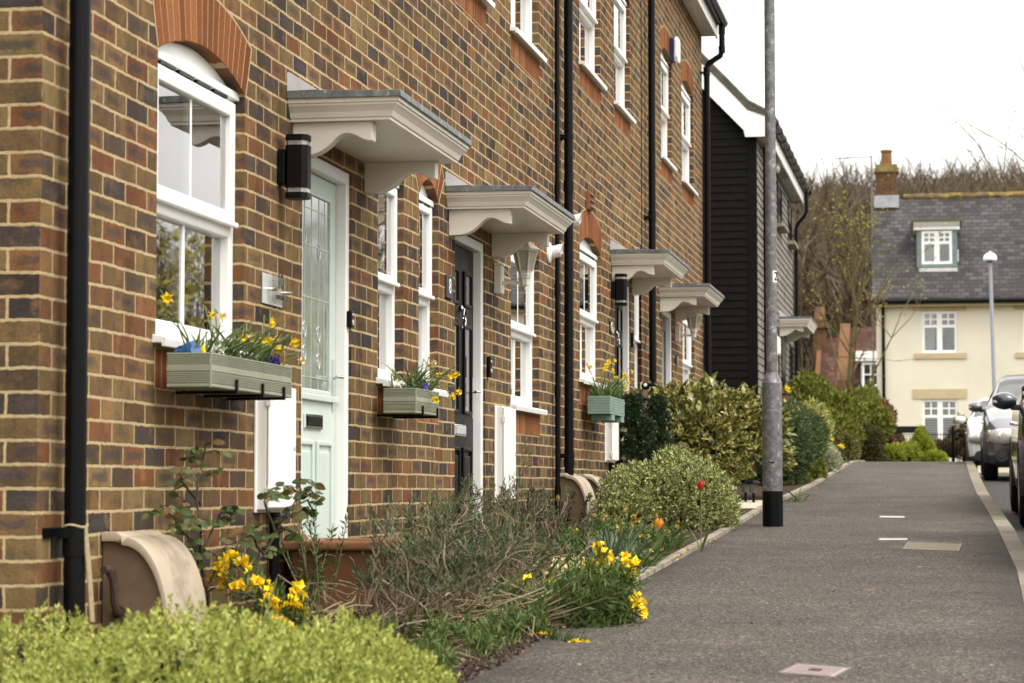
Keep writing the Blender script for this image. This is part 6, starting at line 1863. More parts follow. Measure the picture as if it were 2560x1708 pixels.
# --- dry russet ground cover along the wall foot behind it
Ms = []
p = np.stack([rng.uniform(.03, .28, 700), rng.uniform(7.0, 7.85, 700), np.zeros(700)], 1); p[:, 2] = [g(y) + abs(rng.normal()) * .05 for y in p[:, 1]]
o = leaves('leaf_litter', p, rng.normal(size=p.shape) + np.array([0, 0, .5]), .045, .5, L['dry'], None)
tag(o, 'russet dead leaves gathered along the foot of the near wall', 'leaf litter', kind='stuff')
p = np.stack([rng.uniform(.05, 1.15, 2600), rng.uniform(7.4, 19.5, 2600), np.zeros(2600)], 1); p[:, 2] = [g(y) + .02 + abs(rng.normal()) * .008 for y in p[:, 1]]
o = leaves('bed_litter', p, rng.normal(size=p.shape) * np.array([1, 1, .25]), .035, .45, L['dry'], None)
tag(o, 'dry leaf and straw scraps scattered over the garden soil', 'leaf litter', kind='stuff')

# --- rose bushes against the brick
def rose(px_pts_list, X, label, seed, leaf_n=9):
    rg_ = np.random.default_rng(seed)
    base = PX(px_pts_list[0][0][0], px_pts_list[0][0][1], X); base = Vector((X, base.y, g(base.y)))
    t = thing('rose_bush', tuple(base), label, 'rose bush', 'rose bushes')
    m = MB(); C = []; D = []
    for pts in px_pts_list:
        P = []
        for k, (px, py) in enumerate(pts):
            q = PX(px, py, X + .03 * math.sin(k * 1.7 + seed)); P.append(q)
        fine = []
        for a, b_ in zip(P[:-1], P[1:]):
            for f in (0, .33, .66): fine.append(a.lerp(b_, f) + Vector((rg_.normal()*.004, rg_.normal()*.004, 0)))
        fine.append(P[-1])
        m.tube([tuple(q) for q in fine], [.005 * (1 - .55 * i / len(fine)) for i in range(len(fine))], 7)
        for i in range(2, len(fine)):
            if rg_.uniform() < .68 or i > len(fine) - 3:
                an = rg_.uniform(0, 6.28); dirv = np.array([math.cos(an)*.9, math.sin(an)*.9, rg_.uniform(-.25, .6)])
                dirv /= np.linalg.norm(dirv); q = np.array(fine[i]); ln = rg_.uniform(.05, .085)
                m.tube([tuple(q), tuple(q + dirv*ln*.6 + np.array([0, 0, .01])), tuple(q + dirv*ln)], .0016, 4, caps=False)
                side = unit(np.cross(dirv, [0, 0, 1.0]))
                for (f, s_) in ((1, 0), (.72, 1), (.72, -1), (.42, 1), (.42, -1)):
                    C.append(q + dirv*ln*f); D.append(dirv*(1.0 if s_ == 0 else .35) + side*s_ + np.array([0, 0, rg_.uniform(-.45, .1)]))
    m.build('stem', L['stemdark'], t, smooth=True)
    leaves_fine('foliage', np.array(C), np.array(D), .039, .60, L['rose'], t, jitter=.35, up=np.array([.5, -.6, .45]))
    return t
rose([[(520, 1520), (508, 1420), (498, 1300), (495, 1220), (505, 1150), (518, 1105)], [(510, 1440), (470, 1340), (425, 1290), (400, 1265)], [(503, 1380), (540, 1310), (560, 1270)], [(498, 1260), (455, 1200), (448, 1185)], [(515, 1470), (555, 1400), (590, 1365), (612, 1345)], [(505, 1330), (480, 1280), (452, 1300)]], .16, 'tall leafy rose stem beside the gas meter box under the near window box', 4)
rose([[(612, 1500), (650, 1400), (690, 1330), (722, 1275), (755, 1235), (748, 1200)], [(690, 1330), (660, 1260), (668, 1240)], [(722, 1275), (770, 1250), (785, 1290)], [(660, 1385), (622, 1330), (600, 1322)], [(740, 1250), (765, 1220), (790, 1240)], [(700, 1315), (730, 1330), (752, 1345)]], .30, 'arching rose stem with large leaves across the white meter cupboard and mint door', 8)

# --- flowers
def petals(name, c, d, n, ln, ratio, mat, parent, cup=.5, kind=None):
    """one open flower: n petals round axis d"""
    d = unit(np.array(d, float)); r = unit(np.cross(d, [.3, .2, .9])); s = np.cross(d, r)
    C = []; D = []
    for k in range(n):
        a = 2*math.pi*k/n; C.append(np.array(c)); D.append(d*cup + r*math.cos(a) + s*math.sin(a))
    return np.array(C), np.array(D)
def blossom_cluster(name, centre, axis, nfl, spread, ln, mat, parent, h=.05):
    C = []; D = []
    axis = unit(np.array(axis, float))
    for k in range(nfl):
        o = rng.normal(size=3) * spread + axis * rng.uniform(-.3, 1) * h
        a, b_ = petals('', np.array(centre) + o, o + axis * .02 + rng.normal(size=3) * .012, 4, ln, .95, mat, parent, .55)
        C.append(a); D.append(b_)
    return leaves(name, np.concatenate(C), np.concatenate(D), ln, .95, mat, parent, fold=.2, jitter=.2)
def wallflower(base, heads, label, foliage, nleaf=1600, seed=2, lean=None, leafln=.05, group='yellow wallflowers'):
    rg_ = np.random.default_rng(seed)
    t = thing('wallflower', tuple(base), label, 'wallflower', group)
    m = MB(); B = np.array(base); LC = []; LD = []
    for h in heads:
        H_ = np.array(h); mid = (B + H_) / 2 + np.array([rg_.normal()*.03, rg_.normal()*.03, -.03])
        P = [B + rg_.normal(size=3) * .02 * np.array([1, 1, 0]), mid, H_]
        fine = [P[0]*(1-f)**2 + 2*P[1]*f*(1-f) + P[2]*f*f for f in np.linspace(0, 1, 9)]
        m.tube([tuple(q) for q in fine], [.0045*(1 - .5*f) for f in np.linspace(0, 1, 9)], 6, caps=False)
        nl = max(6, int(nleaf / len(heads)))
        for k in range(nl):
            f = rg_.uniform(.5, .98) ** .7; i = min(7, int(f*8)); q = fine[i] + (fine[i+1]-fine[i])*(f*8-i)
            d = unit(fine[i+1]-fine[i]); rr = unit(np.cross(d, rg_.normal(size=3)))
            LC.append(q + rr * rg_.uniform(0, foliage)); LD.append(d*.5 + rr + np.array([0, 0, .15]))
    m.build('stem', L['bark'], t, smooth=True)
    leaves('foliage', np.array(LC), np.array(LD), leafln, .22, L['wall'], t, fold=.2)
    return t
# near group, by the gas meter box
hp = [(560, 1405, 8.45), (548, 1430, 8.5), (605, 1392, 8.4), (632, 1400, 8.45), (600, 1452, 8.3), (640, 1442, 8.35), (668, 1450, 8.4), (700, 1455, 8.5), (742, 1460, 8.4), (735, 1495, 8.35), (690, 1500, 8.3), (655, 1515, 8.3), (640, 1550, 8.2), (700, 1545, 8.25), (720, 1565, 8.3), (560, 1510, 8.4), (755, 1520, 8.5), (575, 1380, 8.5), (668, 1480, 8.3), (705, 1478, 8.35)]
H_ = [PY(a, b_, c) for a, b_, c in hp]
base = (.62, 8.4, g(8.4))
H_ = [Vector((h.x, h.y, h.z - .03)) for i_, h in enumerate(H_) if i_ % 4 != 3]
t = wallflower(base, [tuple(h) for h in H_], 'yellow wallflower in bloom between the lime bush and the rose', .035, 420, 2)
for h in H_: blossom_cluster('flower_head', tuple(h), (0.2, -.3, 1), 9, .0105, .024, L['yellow'], t, .014)
# sprawling one at the pavement edge
hp = [(1502, 1385, 9.9), (1512, 1400, 9.9), (1500, 1420, 9.9), (1475, 1428, 9.9), (1568, 1408, 9.95), (1565, 1425, 9.95), (1572, 1440, 9.95), (1556, 1455, 9.95), (1575, 1462, 9.95), (1582, 1525, 9.8), (1588, 1535, 9.8), (1590, 1512, 9.8), (1375, 1462, 9.8), (1382, 1470, 9.8), (1398, 1498, 9.7), (1400, 1510, 9.7), (1314, 1460, 9.8), (1308, 1515, 9.6), (1298, 1518, 9.6), (1360, 1545, 9.5), (1372, 1600, 9.2), (1360, 1595, 9.2), (1380, 1608, 9.2), (1460, 1618, 9.0), (1450, 1628, 9.0), (1285, 1622, 8.9), (1180, 1570, 9.3), (1460, 1430, 9.9), (1440, 1620, 9.0)]
H2 = [PY(a, b_, c) for a, b_, c in hp]
base = (1.0, 9.35, g(9.35) + .01)
heads = [tuple(h) for h in H2] + [tuple(PY(a, b_, 9.7)) for a, b_ in ((1572, 1500), (1585, 1560), (1560, 1480), (1548, 1450), (1590, 1600), (1575, 1640), (1520, 1440), (1565, 1620), (1530, 1540), (1510, 1480), (1578, 1470), (1540, 1640), (1540, 1560), (1555, 1590), (1500, 1530), (1530, 1500), (1545, 1610), (1480, 1480), (1440, 1470), (1420, 1540), (1340, 1500))]
t = wallflower(base, heads, 'sprawling yellow wallflower leaning out over the pavement edge', .04, 4200, 3, leafln=.042)
for k, h in enumerate(H2): blossom_cluster('flower_head', tuple(h), (0.1, -.2, 1), 8 if k < 12 else 3, .018 if k < 12 else .010, .025 if k < 12 else .022, L['yellow'], t, .035 if k < 12 else .015)
rg_ = np.random.default_rng(4)
C = []; D = []
for k in range(900):
    f = rg_.uniform(0, 1)
    h = np.array(PY(1555 + rg_.normal()*14 - 30*f, 1440 + 150*f, 9.85 - .1*f)); C.append(h + rg_.normal(size=3) * np.array([.03, .05, .02])); D.append(rg_.normal(size=3) + np.array([.1, -.2, .4]))
leaves('foliage', np.array(C), np.array(D), .042, .26, L['wall'], t)

# --- tangled dry shrub with grey-green tips
def tangle():
    rg_ = np.random.default_rng(21)
    B0 = [(.80, 9.3), (.66, 9.8), (.84, 10.4), (.60, 11.0), (.56, 9.12), (.66, 9.2)]
    t = thing('dry_shrub', (.72, 9.8, g(9.8)), 'tangled half-dead shrub of grey twigs with grey-green tips', 'shrub')
    m = MB(); T = []; TD = []
    def go(p, d, ln, r, lev):
        k = 6; pts = [p]; dd = d
        for i in range(k - 1):
            dd = unit(dd + rg_.normal(size=3) * .22 + np.array([0, 0, -.03 if lev > 1 else .06])); q = pts[-1] + dd * ln/(k-1)
            q[0] = max(.05, min(1.22, q[0])); q[2] = max(g(q[1]) + .015, q[2]); pts.append(q)
        m.tube([tuple(q) for q in pts], [r*(1 - .6*i/(k-1)) for i in range(k)], 5, caps=False)
        if lev == 0:
            for q in pts[2:]: T.append(q); TD.append(dd)
            return
        for _ in range(5 if lev == 2 else 5):
            i = rg_.integers(1, k); go(pts[i], unit(dd + rg_.normal(size=3)*.65 + np.array([0, .0, .22])), ln*rg_.uniform(.4, .65), r*.60, lev-1)
    for (bx_, by_) in B0:
        for k in range(10):
            an = rg_.uniform(0, 6.28); d = unit(np.array([math.cos(an)*.55, math.sin(an)*.9 + .25, .85])) if by_ > 9.25 or bx_ > .75 else unit(np.array([.75 + .3*rg_.normal(), .35 + .4*rg_.normal(), .62 + .25*rg_.normal()]))
            go(np.array([bx_ + rg_.normal()*.03, by_ + rg_.normal()*.05, g(by_)]), d, rg_.uniform(.26, .40), .0078, 2)
    for k in range(150):      # long bare stems lying low
        y = rg_.uniform(8.9, 10.8); x = rg_.uniform(.45, 1.15); an = rg_.uniform(0, 6.28)
        p = np.array([x, y, g(y) + rg_.uniform(.02, .16)]); d = np.array([math.cos(an), math.sin(an), rg_.uniform(-.05, .25)])
        pts = [p]
        for i in range(5):
            d = unit(d + rg_.normal(size=3)*.25); q = pts[-1] + d*.07; q[0] = min(1.2, max(.05, q[0])); q[2] = max(g(q[1]) + .01, q[2]); pts.append(q)
        m.tube([tuple(q) for q in pts], .0032, 5, caps=False)
    m.build('twigs', L['twig'], t, smooth=True)
    T_, D_ = np.array(T), np.array(TD)
    hi = T_[:, 2] - np.array([g(y) for y in T_[:, 1]]) > .16
    sel = np.where(hi)[0]; idx = rng.choice(sel, min(2700, len(sel)), replace=False)
    tufts('foliage', T_[idx], unit(D_[idx] + np.array([0, 0, .5])), 5, .026, .24, L['sagebush'], t, .03, .75)
    return t
tangle()
# fresh green sprigs rising at its left and around its foot
def sprigs(name, label, cat, pts, h, per, ln, ratio, mat, seed, nst=5, group=None, stem=None):
    rg_ = np.random.default_rng(seed)
    x0, y0 = pts[0]
    t = thing(name, (x0, y0, g(y0)), label, cat, group)
    m = MB(); C = []; A = []
    for (x, y) in pts:
        for k in range(nst):
            d = unit(np.array([rg_.normal()*.28, rg_.normal()*.28, 1])); hh = h*rg_.uniform(.6, 1.1); p = np.array([x + rg_.normal()*.03, y + rg_.normal()*.04, g(y)])
            q = p + d*hh; m.tube([tuple(p), tuple((p+q)/2 + rg_.normal(size=3)*.012), tuple(q)], [.004, .003, .0015], 5, caps=False)
            for f in np.linspace(.3, 1, per): C.append(p + (q-p)*f); A.append(d)
    m.build('stem', stem or L['stemgreen'], t, smooth=True)
    tufts('foliage', np.array(C), np.array(A), 4, ln, ratio, mat, t, .012, .95)
    if cat == 'ground cover': t['kind'] = 'stuff'
    return t
q = PY(790, 1400, 9.75)
sprigs('green_shrub', 'upright green shrub in front of the brown planter', 'shrub', [(q.x, 9.72), (q.x + .05, 9.74)], .52, 12, .034, .24, L['wall'], 31, 4, stem=L['twig'])
sprigs('low_perennial', 'low green perennials growing through the foot of the tangled shrub', 'ground cover', [(rng.uniform(.65, 1.2), rng.uniform(8.1, 10.8)) for k in range(26)], .12, 5, .036, .3, L['wall'], 32, 3)
sprigs('purple_perennial', 'dark purplish perennial against the wall below the second meter cupboard', 'perennial', [(.32, 14.0), (.40, 14.3), (.30, 14.7), (.48, 14.5)], .36, 12, .026, .5, leafmat('purple_leaf', [(.035, .02, .022), (.06, .035, .03), (.045, .05, .03)], .6, .15), 33, 6, stem=L['twig'])
sprigs('grey_lavender', 'grey-green lavender rising before the black door', 'lavender', [(.50, 11.9), (.62, 12.2), (.44, 12.5), (.7, 11.6), (.38, 12.9)], .31, 11, .03, .2, L['sagebush'], 34, 8, stem=L['twig'])
sprigs('leafy_ground_cover', 'light green feathery plants in the middle of the bed', 'ground cover', [(.55 + .5*((k*37) % 11)/11, 11.6 + .17*k) for k in range(16)], .20, 7, .034, .26, L['wall'], 35, 8)
# cream primula-like flowers behind the wallflower
t = thing('primrose', (1.02, 11.2, g(11.2)), 'patch of pale cream primroses behind the wallflower', 'primrose')
C = []; D = []
for k in range(70):
    x, y = .85 + rng.uniform(0, .34), 10.9 + rng.uniform(0, .8); a, b_ = petals('', (x, y, g(y) + .10 + rng.uniform(0, .05)), (rng.normal()*.3, -.4, 1), 5, .02, .9, None, None, .4); C.append(a); D.append(b_)
leaves('flower_head', np.concatenate(C), np.concatenate(D), .022, .9, L['pale'], t, kind='stuff')
C = np.stack([rng.uniform(.82, 1.2, 260), rng.uniform(10.8, 11.8, 260), np.zeros(260)], 1); C[:, 2] = [g(y) + .02 for y in C[:, 1]]
leaves('foliage', C, rng.normal(size=C.shape) + np.array([0, 0, .9]), .11, .45, L['wall'], t)

# --- strap leaves
def blades(name, base, dirs, ln, wd, mat, parent, bend=.8, seg=5):
    n = len(base); V = []; F = []
    ln = np.asarray(ln); d = unit(dirs); side = unit(np.cross(d, np.array([0, 0, 1.0]) + rng.normal(size=(n, 3))*.15))
    flat = d * np.array([1, 1, 0]); flat = unit(flat + 1e-6)
    P = []
    for k in range(seg + 1):
        f = k/seg
        c = base + d*ln[:, None]*f + flat*(ln*bend*.5)[:, None]*f*f - np.array([0, 0, 1.0])*(ln*bend*.34)[:, None]*f**2.4
        w_ = wd*(1 - f**2.5)*(.65 + .35*min(1, f*3)) + .0006
        P += [c - side*w_*.5, c + side*w_*.5]
    Vv = np.stack(P, 1).reshape(-1, 3); m = 2*(seg+1)
    i0 = np.arange(n)[:, None]*m
    Fs = np.concatenate([i0 + np.array([[2*k, 2*k+1, 2*k+3, 2*k+2]]) for k in range(seg)], 0)
    return rawmesh(name, Vv, Fs, mat, parent, smooth=True)
def strap_clump(name, label, cat, xy, h, wd, n, mat, flowers=None, spread=.5, group=None, seed=0, bend=.8, kind=None):
    rg_ = np.random.default_rng(seed); xy = np.asarray(xy)
    c = xy.mean(0); t = thing(name, (c[0], c[1], g(c[1])), label, cat, group)
    if kind: t['kind'] = kind
    idx = rg_.integers(0, len(xy), n); b_ = np.zeros((n, 3)); b_[:, :2] = xy[idx] + rg_.normal(size=(n, 2))*.03
    b_[:, 2] = [g(y) for y in b_[:, 1]]
    d = rg_.normal(size=(n, 3))*spread; d[:, 2] = 1
    blades('foliage', b_, d, rg_.uniform(.6, 1.15, n)*h, wd, mat, t, bend)
    return t
# bulb foliage filling the bed up to the rounded variegated bush
xy = [(rng.uniform(.35, 1.22), rng.uniform(12.2, 15.4)) for _ in range(60)]
t = strap_clump('bulb_foliage', 'thick patch of green strap leaves with small withered yellow flowers', 'bulb foliage', xy, .20, .011, 2600, L['strap'], seed=41, kind='stuff')
C = []; D = []
for k in range(46):
    x, y = rng.uniform(.5, 1.32), rng.uniform(12.4, 15.4); a, b_ = petals('', (x, y, g(y) + (.05 + rng.uniform(.05, .17) if x < 1.25 else .03)), rng.normal(size=3) + np.array([.4, -.6, 0]), 5, .02, .8, None, None, .8); C.append(a); D.append(b_)
leaves('withered_flowers', np.concatenate(C), np.concatenate(D), .019, .8, leafmat('withered_yellow', [(.55, .32, .03), (.6, .38, .06), (.42, .24, .04)], .7, .2), t)
xy = [(rng.uniform(.95, 1.18), rng.uniform(11.7, 12.6)) for _ in range(14)]
strap_clump('iris_clump', 'clump of broad blue-green iris leaves at the bed edge', 'iris', xy, .30, .02, 120, leafmat('blue_green_blade', [(.07, .11, .06), (.11, .15, .09), (.15, .19, .12)], .4, .2), seed=42, spread=.32, bend=.35)
strap_clump('iris_clump', 'few dark strap leaves between the gas meter box and the lime bush', 'iris', [(.55, 7.6), (.62, 7.7)], .34, .016, 9, L['strap'], seed=43, spread=.25, bend=.25)
strap_clump('daffodil_leaves', 'drooping daffodil leaves inside the tangled shrub', 'daffodil', [(.7, 9.3), (.85, 9.9), (.95, 10.6), (.9, 9.5)], .34, .016, 60, L['strap'], seed=44, spread=.35, bend=.7)
def white_narcissus(px, py, y, label):
    p = PY(px, py, y); t = thing('white_narcissus', (p.x, y, g(y)), label, 'narcissus', 'white narcissus blooms')
    m = MB(); m.tube([(p.x - .02, y + .03, g(y)), (p.x - .01, y + .01, p.z - .05), tuple(p)], .003, 5); m.build('stem', L['stemgreen'], t, smooth=True)
    a, b_ = petals('', tuple(p), (.5, -.5, .15), 6, .036, .62, None, None, .25); leaves('flower', a, b_, .036, .62, L['white'], t)
    m = MB(); m.lathe([(.004, 0), (.010, .004), (.013, .014), (.010, .013)], tuple(p), 8, M=Vector((.5, -.5, .15)).to_track_quat('Z', 'Y').to_matrix().to_4x4()); m.build('trumpet', L['pale'], t, smooth=True)
white_narcissus(939, 1462, 9.35, 'white narcissus bloom low in the tangled shrub, lower left one')
white_narcissus(1160, 1412, 10.2, 'white narcissus bloom in the tangled shrub, upper right one')

# --- tulips
def tulip(px, py, y, label, mat, hh=.055, w_=.021, tilt=(0, 0), opened=.0, leaf=True):
    p = PY(px, py, y); t = thing('tulip', (p.x, y, g(y)), label, 'tulip', 'tulips in the bed')
    m = MB(); m.tube([(p.x - tilt[0]*.5, y, g(y)), (p.x - tilt[0]*.2, y, (g(y) + p.z)/2), tuple(p)], .0036, 6); m.build('stem', L['stemgreen'], t, smooth=True)
    ax = Vector((tilt[0]*3, -.05, 1)).normalized(); Mr = ax.to_track_quat('Z', 'Y').to_matrix().to_4x4()
    m = MB()
    for k in range(6):
        an = 2*math.pi*k/6; rr = w_*(1.0 if k % 2 else .9); V = []; K = 5
        for i in range(K + 1):
            f = i/K; rad = rr*(math.sin(math.pi*(.12 + .70*f)))*(1 + opened*f); ww = .62*math.sin(math.pi*(.16 + .80*f))*(1.0)
            for s_ in (-1, 0, 1): V.append(Mr @ Vector((rad*math.cos(an + s_*ww*.9), rad*math.sin(an + s_*ww*.9), f*hh)) + p)
        F = [(3*i+j, 3*i+j+1, 3*i+j+4, 3*i+j+3) for i in range(K) for j in range(2)]; m.add(V, F)
    m.build('flower', mat, t, smooth=True)
    if leaf: blades('leaf', np.array([[p.x - tilt[0]*.5, y, g(y)]]*2) , np.array([[.25, .1, 1], [-.3, -.1, 1.0]]), np.array([.22, .18]), .032, L['strap'], t, .3)
tulip(1645, 1322, 13.6, 'orange tulip leaning over the strap leaves', L['orange'], .062, .026, (.05, 0), .2)
tulip(1752, 1225, 14.4, 'red tulip in front of the rounded variegated bush', L['red'], .058, .024, (.0, 0), .05)
for k, (px, py) in enumerate(((1327, 1262), (1380, 1272), (1395, 1252), (1475, 1246))):
    tulip(px, py + 4, 15.0 + .1*k, ('closed green tulip bud before the wall under the window', 'closed tulip bud lowest before the brown side of the gas meter box', 'closed reddish tulip bud highest before the brown side of the gas meter box', 'closed tulip bud left of the variegated bush')[k], L['budgreen'], .05, .014)

# --- rounded variegated bush
cx, cy = .66, 16.9; gz = g(cy)
t = thing('variegated_bush', (cx, cy, gz), 'rounded cream-and-green variegated bush by the pavement', 'bush')
pc = [((.78, 16.9, gz + .12), (.44, .56, .34), 5), ((.60, 16.7, gz + .05), (.25, .45, .21), 6), ((1.00, 16.9, gz + .12), (.29, .50, .31), 7), ((.88, 17.0, gz + .24), (.22, .32, .28), 8)]
Pp, Oo = [], []
for c, r, s in pc:
    p, o = shell(1500 if s < 8 else 680, c, r, 26, .17, s, -.6, .25, .06); Pp.append(p); Oo.append(o)
p = np.concatenate(Pp); o = np.concatenate(Oo); k_ = (p[:, 0] > .03) & (p[:, 2] > gz + .01); p, o = p[k_], o[k_]
tufts('foliage', p, unit(o + np.array([0, 0, .55]) + rng.normal(size=p.shape)*.35), 8, .024, .58, L['euon'], t, .040, 1.0)
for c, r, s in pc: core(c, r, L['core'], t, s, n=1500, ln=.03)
stems_up('stem', (cx, cy, gz), (cx, cy, gz + .2), (.45, .5, .35), L['twig'], t, 24, .005, 3)

# --- spotted laurel hedge
hy = 21.6; gz = g(hy)
t = thing('spotted_laurel', (.6, hy, gz), 'broad yellow-spotted laurel bush between the doors and the lamp post', 'bush')
pc = [((.25, 21.5, gz + .55), (.42, .55, .42), 11), ((.62, 21.6, gz + .56), (.42, .6, .42), 12), ((.96, 21.8, gz + .53), (.32, .55, .42), 13), ((.45, 21.3, gz + .40), (.5, .4, .4), 14)]
Pp, Oo = [], []
for c, r, s in pc:
    p, o = shell(150, c, r, 10, .12, s, -.7, .3, .15); Pp.append(p); Oo.append(o)
p = np.concatenate(Pp); o = np.concatenate(Oo); k_ = (p[:, 2] > gz + .18); p, o = p[k_], o[k_]
tufts('foliage', p, unit(o*.8 + np.array([0, -.1, .5]) + rng.normal(size=p.shape)*.25), 7, .128, .38, L['aucuba'], t, .05, 1.15, fold=.3, fine=True)
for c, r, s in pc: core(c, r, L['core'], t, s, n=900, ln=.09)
stems_up('stem', (.6, hy, gz), (.6, hy, gz + .45), (.55, .4, .4), L['stemdark'], t, 30, .009, 3)

# --- two cloud-pruned box shrubs before it
def cloud(px, y, balls, label, seed):
    q = PY(px, 1000, y); x = q.x; gz = g(y)
    t = thing('topiary_box', (x, y, gz), label, 'topiary', 'spiral topiary shrubs')
    m = MB(); m.tube([(x, y, gz), (x + .02, y, gz + .45), (x - .01, y, PY(px, balls[0][1], y).z)], [.022, .018, .010], 8); m.build('trunk', L['tan'], t, smooth=True)
    Pp, Oo = [], []
    for k, (bx_, by_, br) in enumerate(balls):
        c = PY(bx_, by_, y); r = br*y/FPX
        p, o = shell(int(520*(r/.1)**1.4), tuple(c), (r, r*.95, r*.85), 8, .14, seed + k, -1, .35, .2); Pp.append(p); Oo.append(o)
    p = np.concatenate(Pp); o = np.concatenate(Oo)
    tufts('foliage', p, unit(o + rng.normal(size=p.shape)*.4), 5, .024, .55, L['box'], t, .02, .9)
    return t
cloud(1584, 20.2, [(1580, 1008, 24), (1583, 1042, 26), (1612, 1070, 24), (1598, 1096, 30), (1620, 1132, 24), (1585, 1120, 22)], 'dark spiral topiary touching the blue-green window box', 60)
cloud(1645, 20.4, [(1643, 1010, 20), (1646, 1045, 24), (1628, 1085, 22), (1650, 1105, 28), (1636, 1140, 26)], 'dark spiral topiary in front of the spotted laurel', 70)
# painted metal bird ornaments perched between them
def bird(px, py, y, s, flip, label, body):
    c = PY(px, py, y); t = thing('bird_ornament', tuple(c), label, 'ornament', 'painted bird ornaments')
    f = -1 if flip else 1
    m = MB(); prof = []
    P = [Vector((c.x - f*.12*s, c.y, c.z - .10*s)), Vector((c.x - f*.05*s, c.y, c.z - .06*s)), Vector((c.x + f*.02*s, c.y, c.z + .0*s)), Vector((c.x + f*.05*s, c.y, c.z + .06*s)), Vector((c.x + f*.06*s, c.y, c.z + .10*s))]
    m.tube(P, [.012*s, .045*s, .06*s, .045*s, .035*s], 12); m.build('body', body, t, smooth=True)
    m = MB(); m.lathe([(0, -.05*s), (.035*s, -.035*s), (.05*s, 0), (.035*s, .035*s), (0, .05*s)], (c.x + f*.07*s, c.y, c.z + .14*s), 12); m.build('head', M['black'], t, smooth=True)
    m = MB(); m.tube([(c.x + f*.10*s, c.y - .01, c.z + .15*s), (c.x + f*.17*s, c.y - .02, c.z + .15*s), (c.x + f*.20*s, c.y - .02, c.z + .12*s)], [.024*s, .016*s, .004*s], 8); m.build('beak', M['black'], t, smooth=True)
    m = MB(); m.lathe([(0, 0), (.02*s, .002), (.018*s, .01*s), (0, .014*s)], (c.x + f*.07*s, c.y - .045*s, c.z + .15*s), 8, M=Matrix.Rotation(R(90), 4, 'X')); m.build('white_cheek', M['upvc'], t)
    m = MB(); m.tube([(c.x, c.y, g(c.y)), (c.x, c.y, c.z - .04*s)], .004, 6); m.build('stake', M['blackm'], t)
br_ = plain('painted_brown', (.16, .085, .045), .5, .2, 20)
bird(1598, 998, 20.6, .8, False, 'black-headed brown bird ornament perched highest between the topiaries', br_)
bird(1596, 1018, 20.35, .45, False, 'small dark bird ornament just below the highest one', plain('dark_red_paint', (.09, .02, .015), .4, .2))
bird(1622, 1030, 20.5, .7, True, 'bird ornament with a rusty breast beside the right-hand topiary', plain('rusty_paint', (.20, .06, .03), .5, .2))

# --- shrubs beyond the lamp post
def mass(name, label, cat, comps, mat, n, ln, ratio, seed, per=5, group=None, corem=None, up=.4, tl=.03, zmin=-.5, cn=900):
    c0 = comps[0][0]; t = thing(name, (c0[0], c0[1], g(c0[1])), label, cat, group)
    Pp, Oo = [], []
    for k, (c, r) in enumerate(comps):
        p, o = shell(n, c, r, 26, .28, seed + k, zmin, .36, .06); Pp.append(p); Oo.append(o)
    p = np.concatenate(Pp); o = np.concatenate(Oo); gg = np.array([g(y) for y in p[:, 1]]); k_ = p[:, 2] > gg; p, o = p[k_], o[k_]
    tufts('foliage', p, unit(o + np.array([0, 0, up]) + rng.normal(size=p.shape)*.35), per, ln, ratio, mat, t, tl, .95)
    for k, (c, r) in enumerate(comps): core(c, r, corem or L['core'], t, seed + k, n=cn, ln=ln*1.3)
    stems_up('stem', (c0[0], c0[1], g(c0[1])), c0, comps[0][1], L['twig'], t, 16, .008, seed)
    return t
def at(px, py, y): q = PY(px, py, y); return (q.x, q.y, q.z)
def sz(p, y): return p*y/FPX
y = 25.5
mass('yew_bush', 'dark blue-green clipped yew bush right of the lamp post', 'bush', [(at(1965, 1120, y), (sz(68, y), .6, sz(88, y))), (at(2010, 1110, y + .4), (sz(46, y), .5, sz(66, y))), (at(1940, 1180, y), (sz(70, y), .5, sz(70, y)))], L['yew'], 2000, .04, .3, 80, 6, up=.5)
y = 27.5
mass('gold_variegated_shrub', 'yellow-edged shrub showing above and behind the yew bush', 'shrub', [(at(1975, 1060, y), (sz(50, y), .4, sz(40, y))), (at(2040, 1085, y), (sz(26, y), .35, sz(62, y))), (at(2015, 1050, y), (sz(36, y), .3, sz(30, y)))], leafmat('gold_edge_leaf', [(.12, .16, .03), (.34, .34, .08), (.52, .48, .20), (.24, .26, .05)], .5, .25), 420, .07, .45, 90, 5, up=.5)
y = 30.0
mass('silver_bush', 'small pale silver-green bush at the pavement edge', 'bush', [(at(2065, 1155, y), (sz(32, y), .3, sz(34, y)))], leafmat('silver_leaf', [(.30, .32, .20), (.42, .42, .28), (.22, .25, .13)], .6, .2), 900, .035, .4, 95, 5, up=.5)
mass('low_green_bush', 'low green bush at the foot of the yew', 'bush', [(at(1985, 1215, 26.5), (sz(40, 26.5), .35, sz(36, 26.5))), (at(2030, 1180, 27.5), (sz(24, 27.5), .3, sz(44, 27.5)))], L['shrub'], 500, .045, .4, 97, 5)
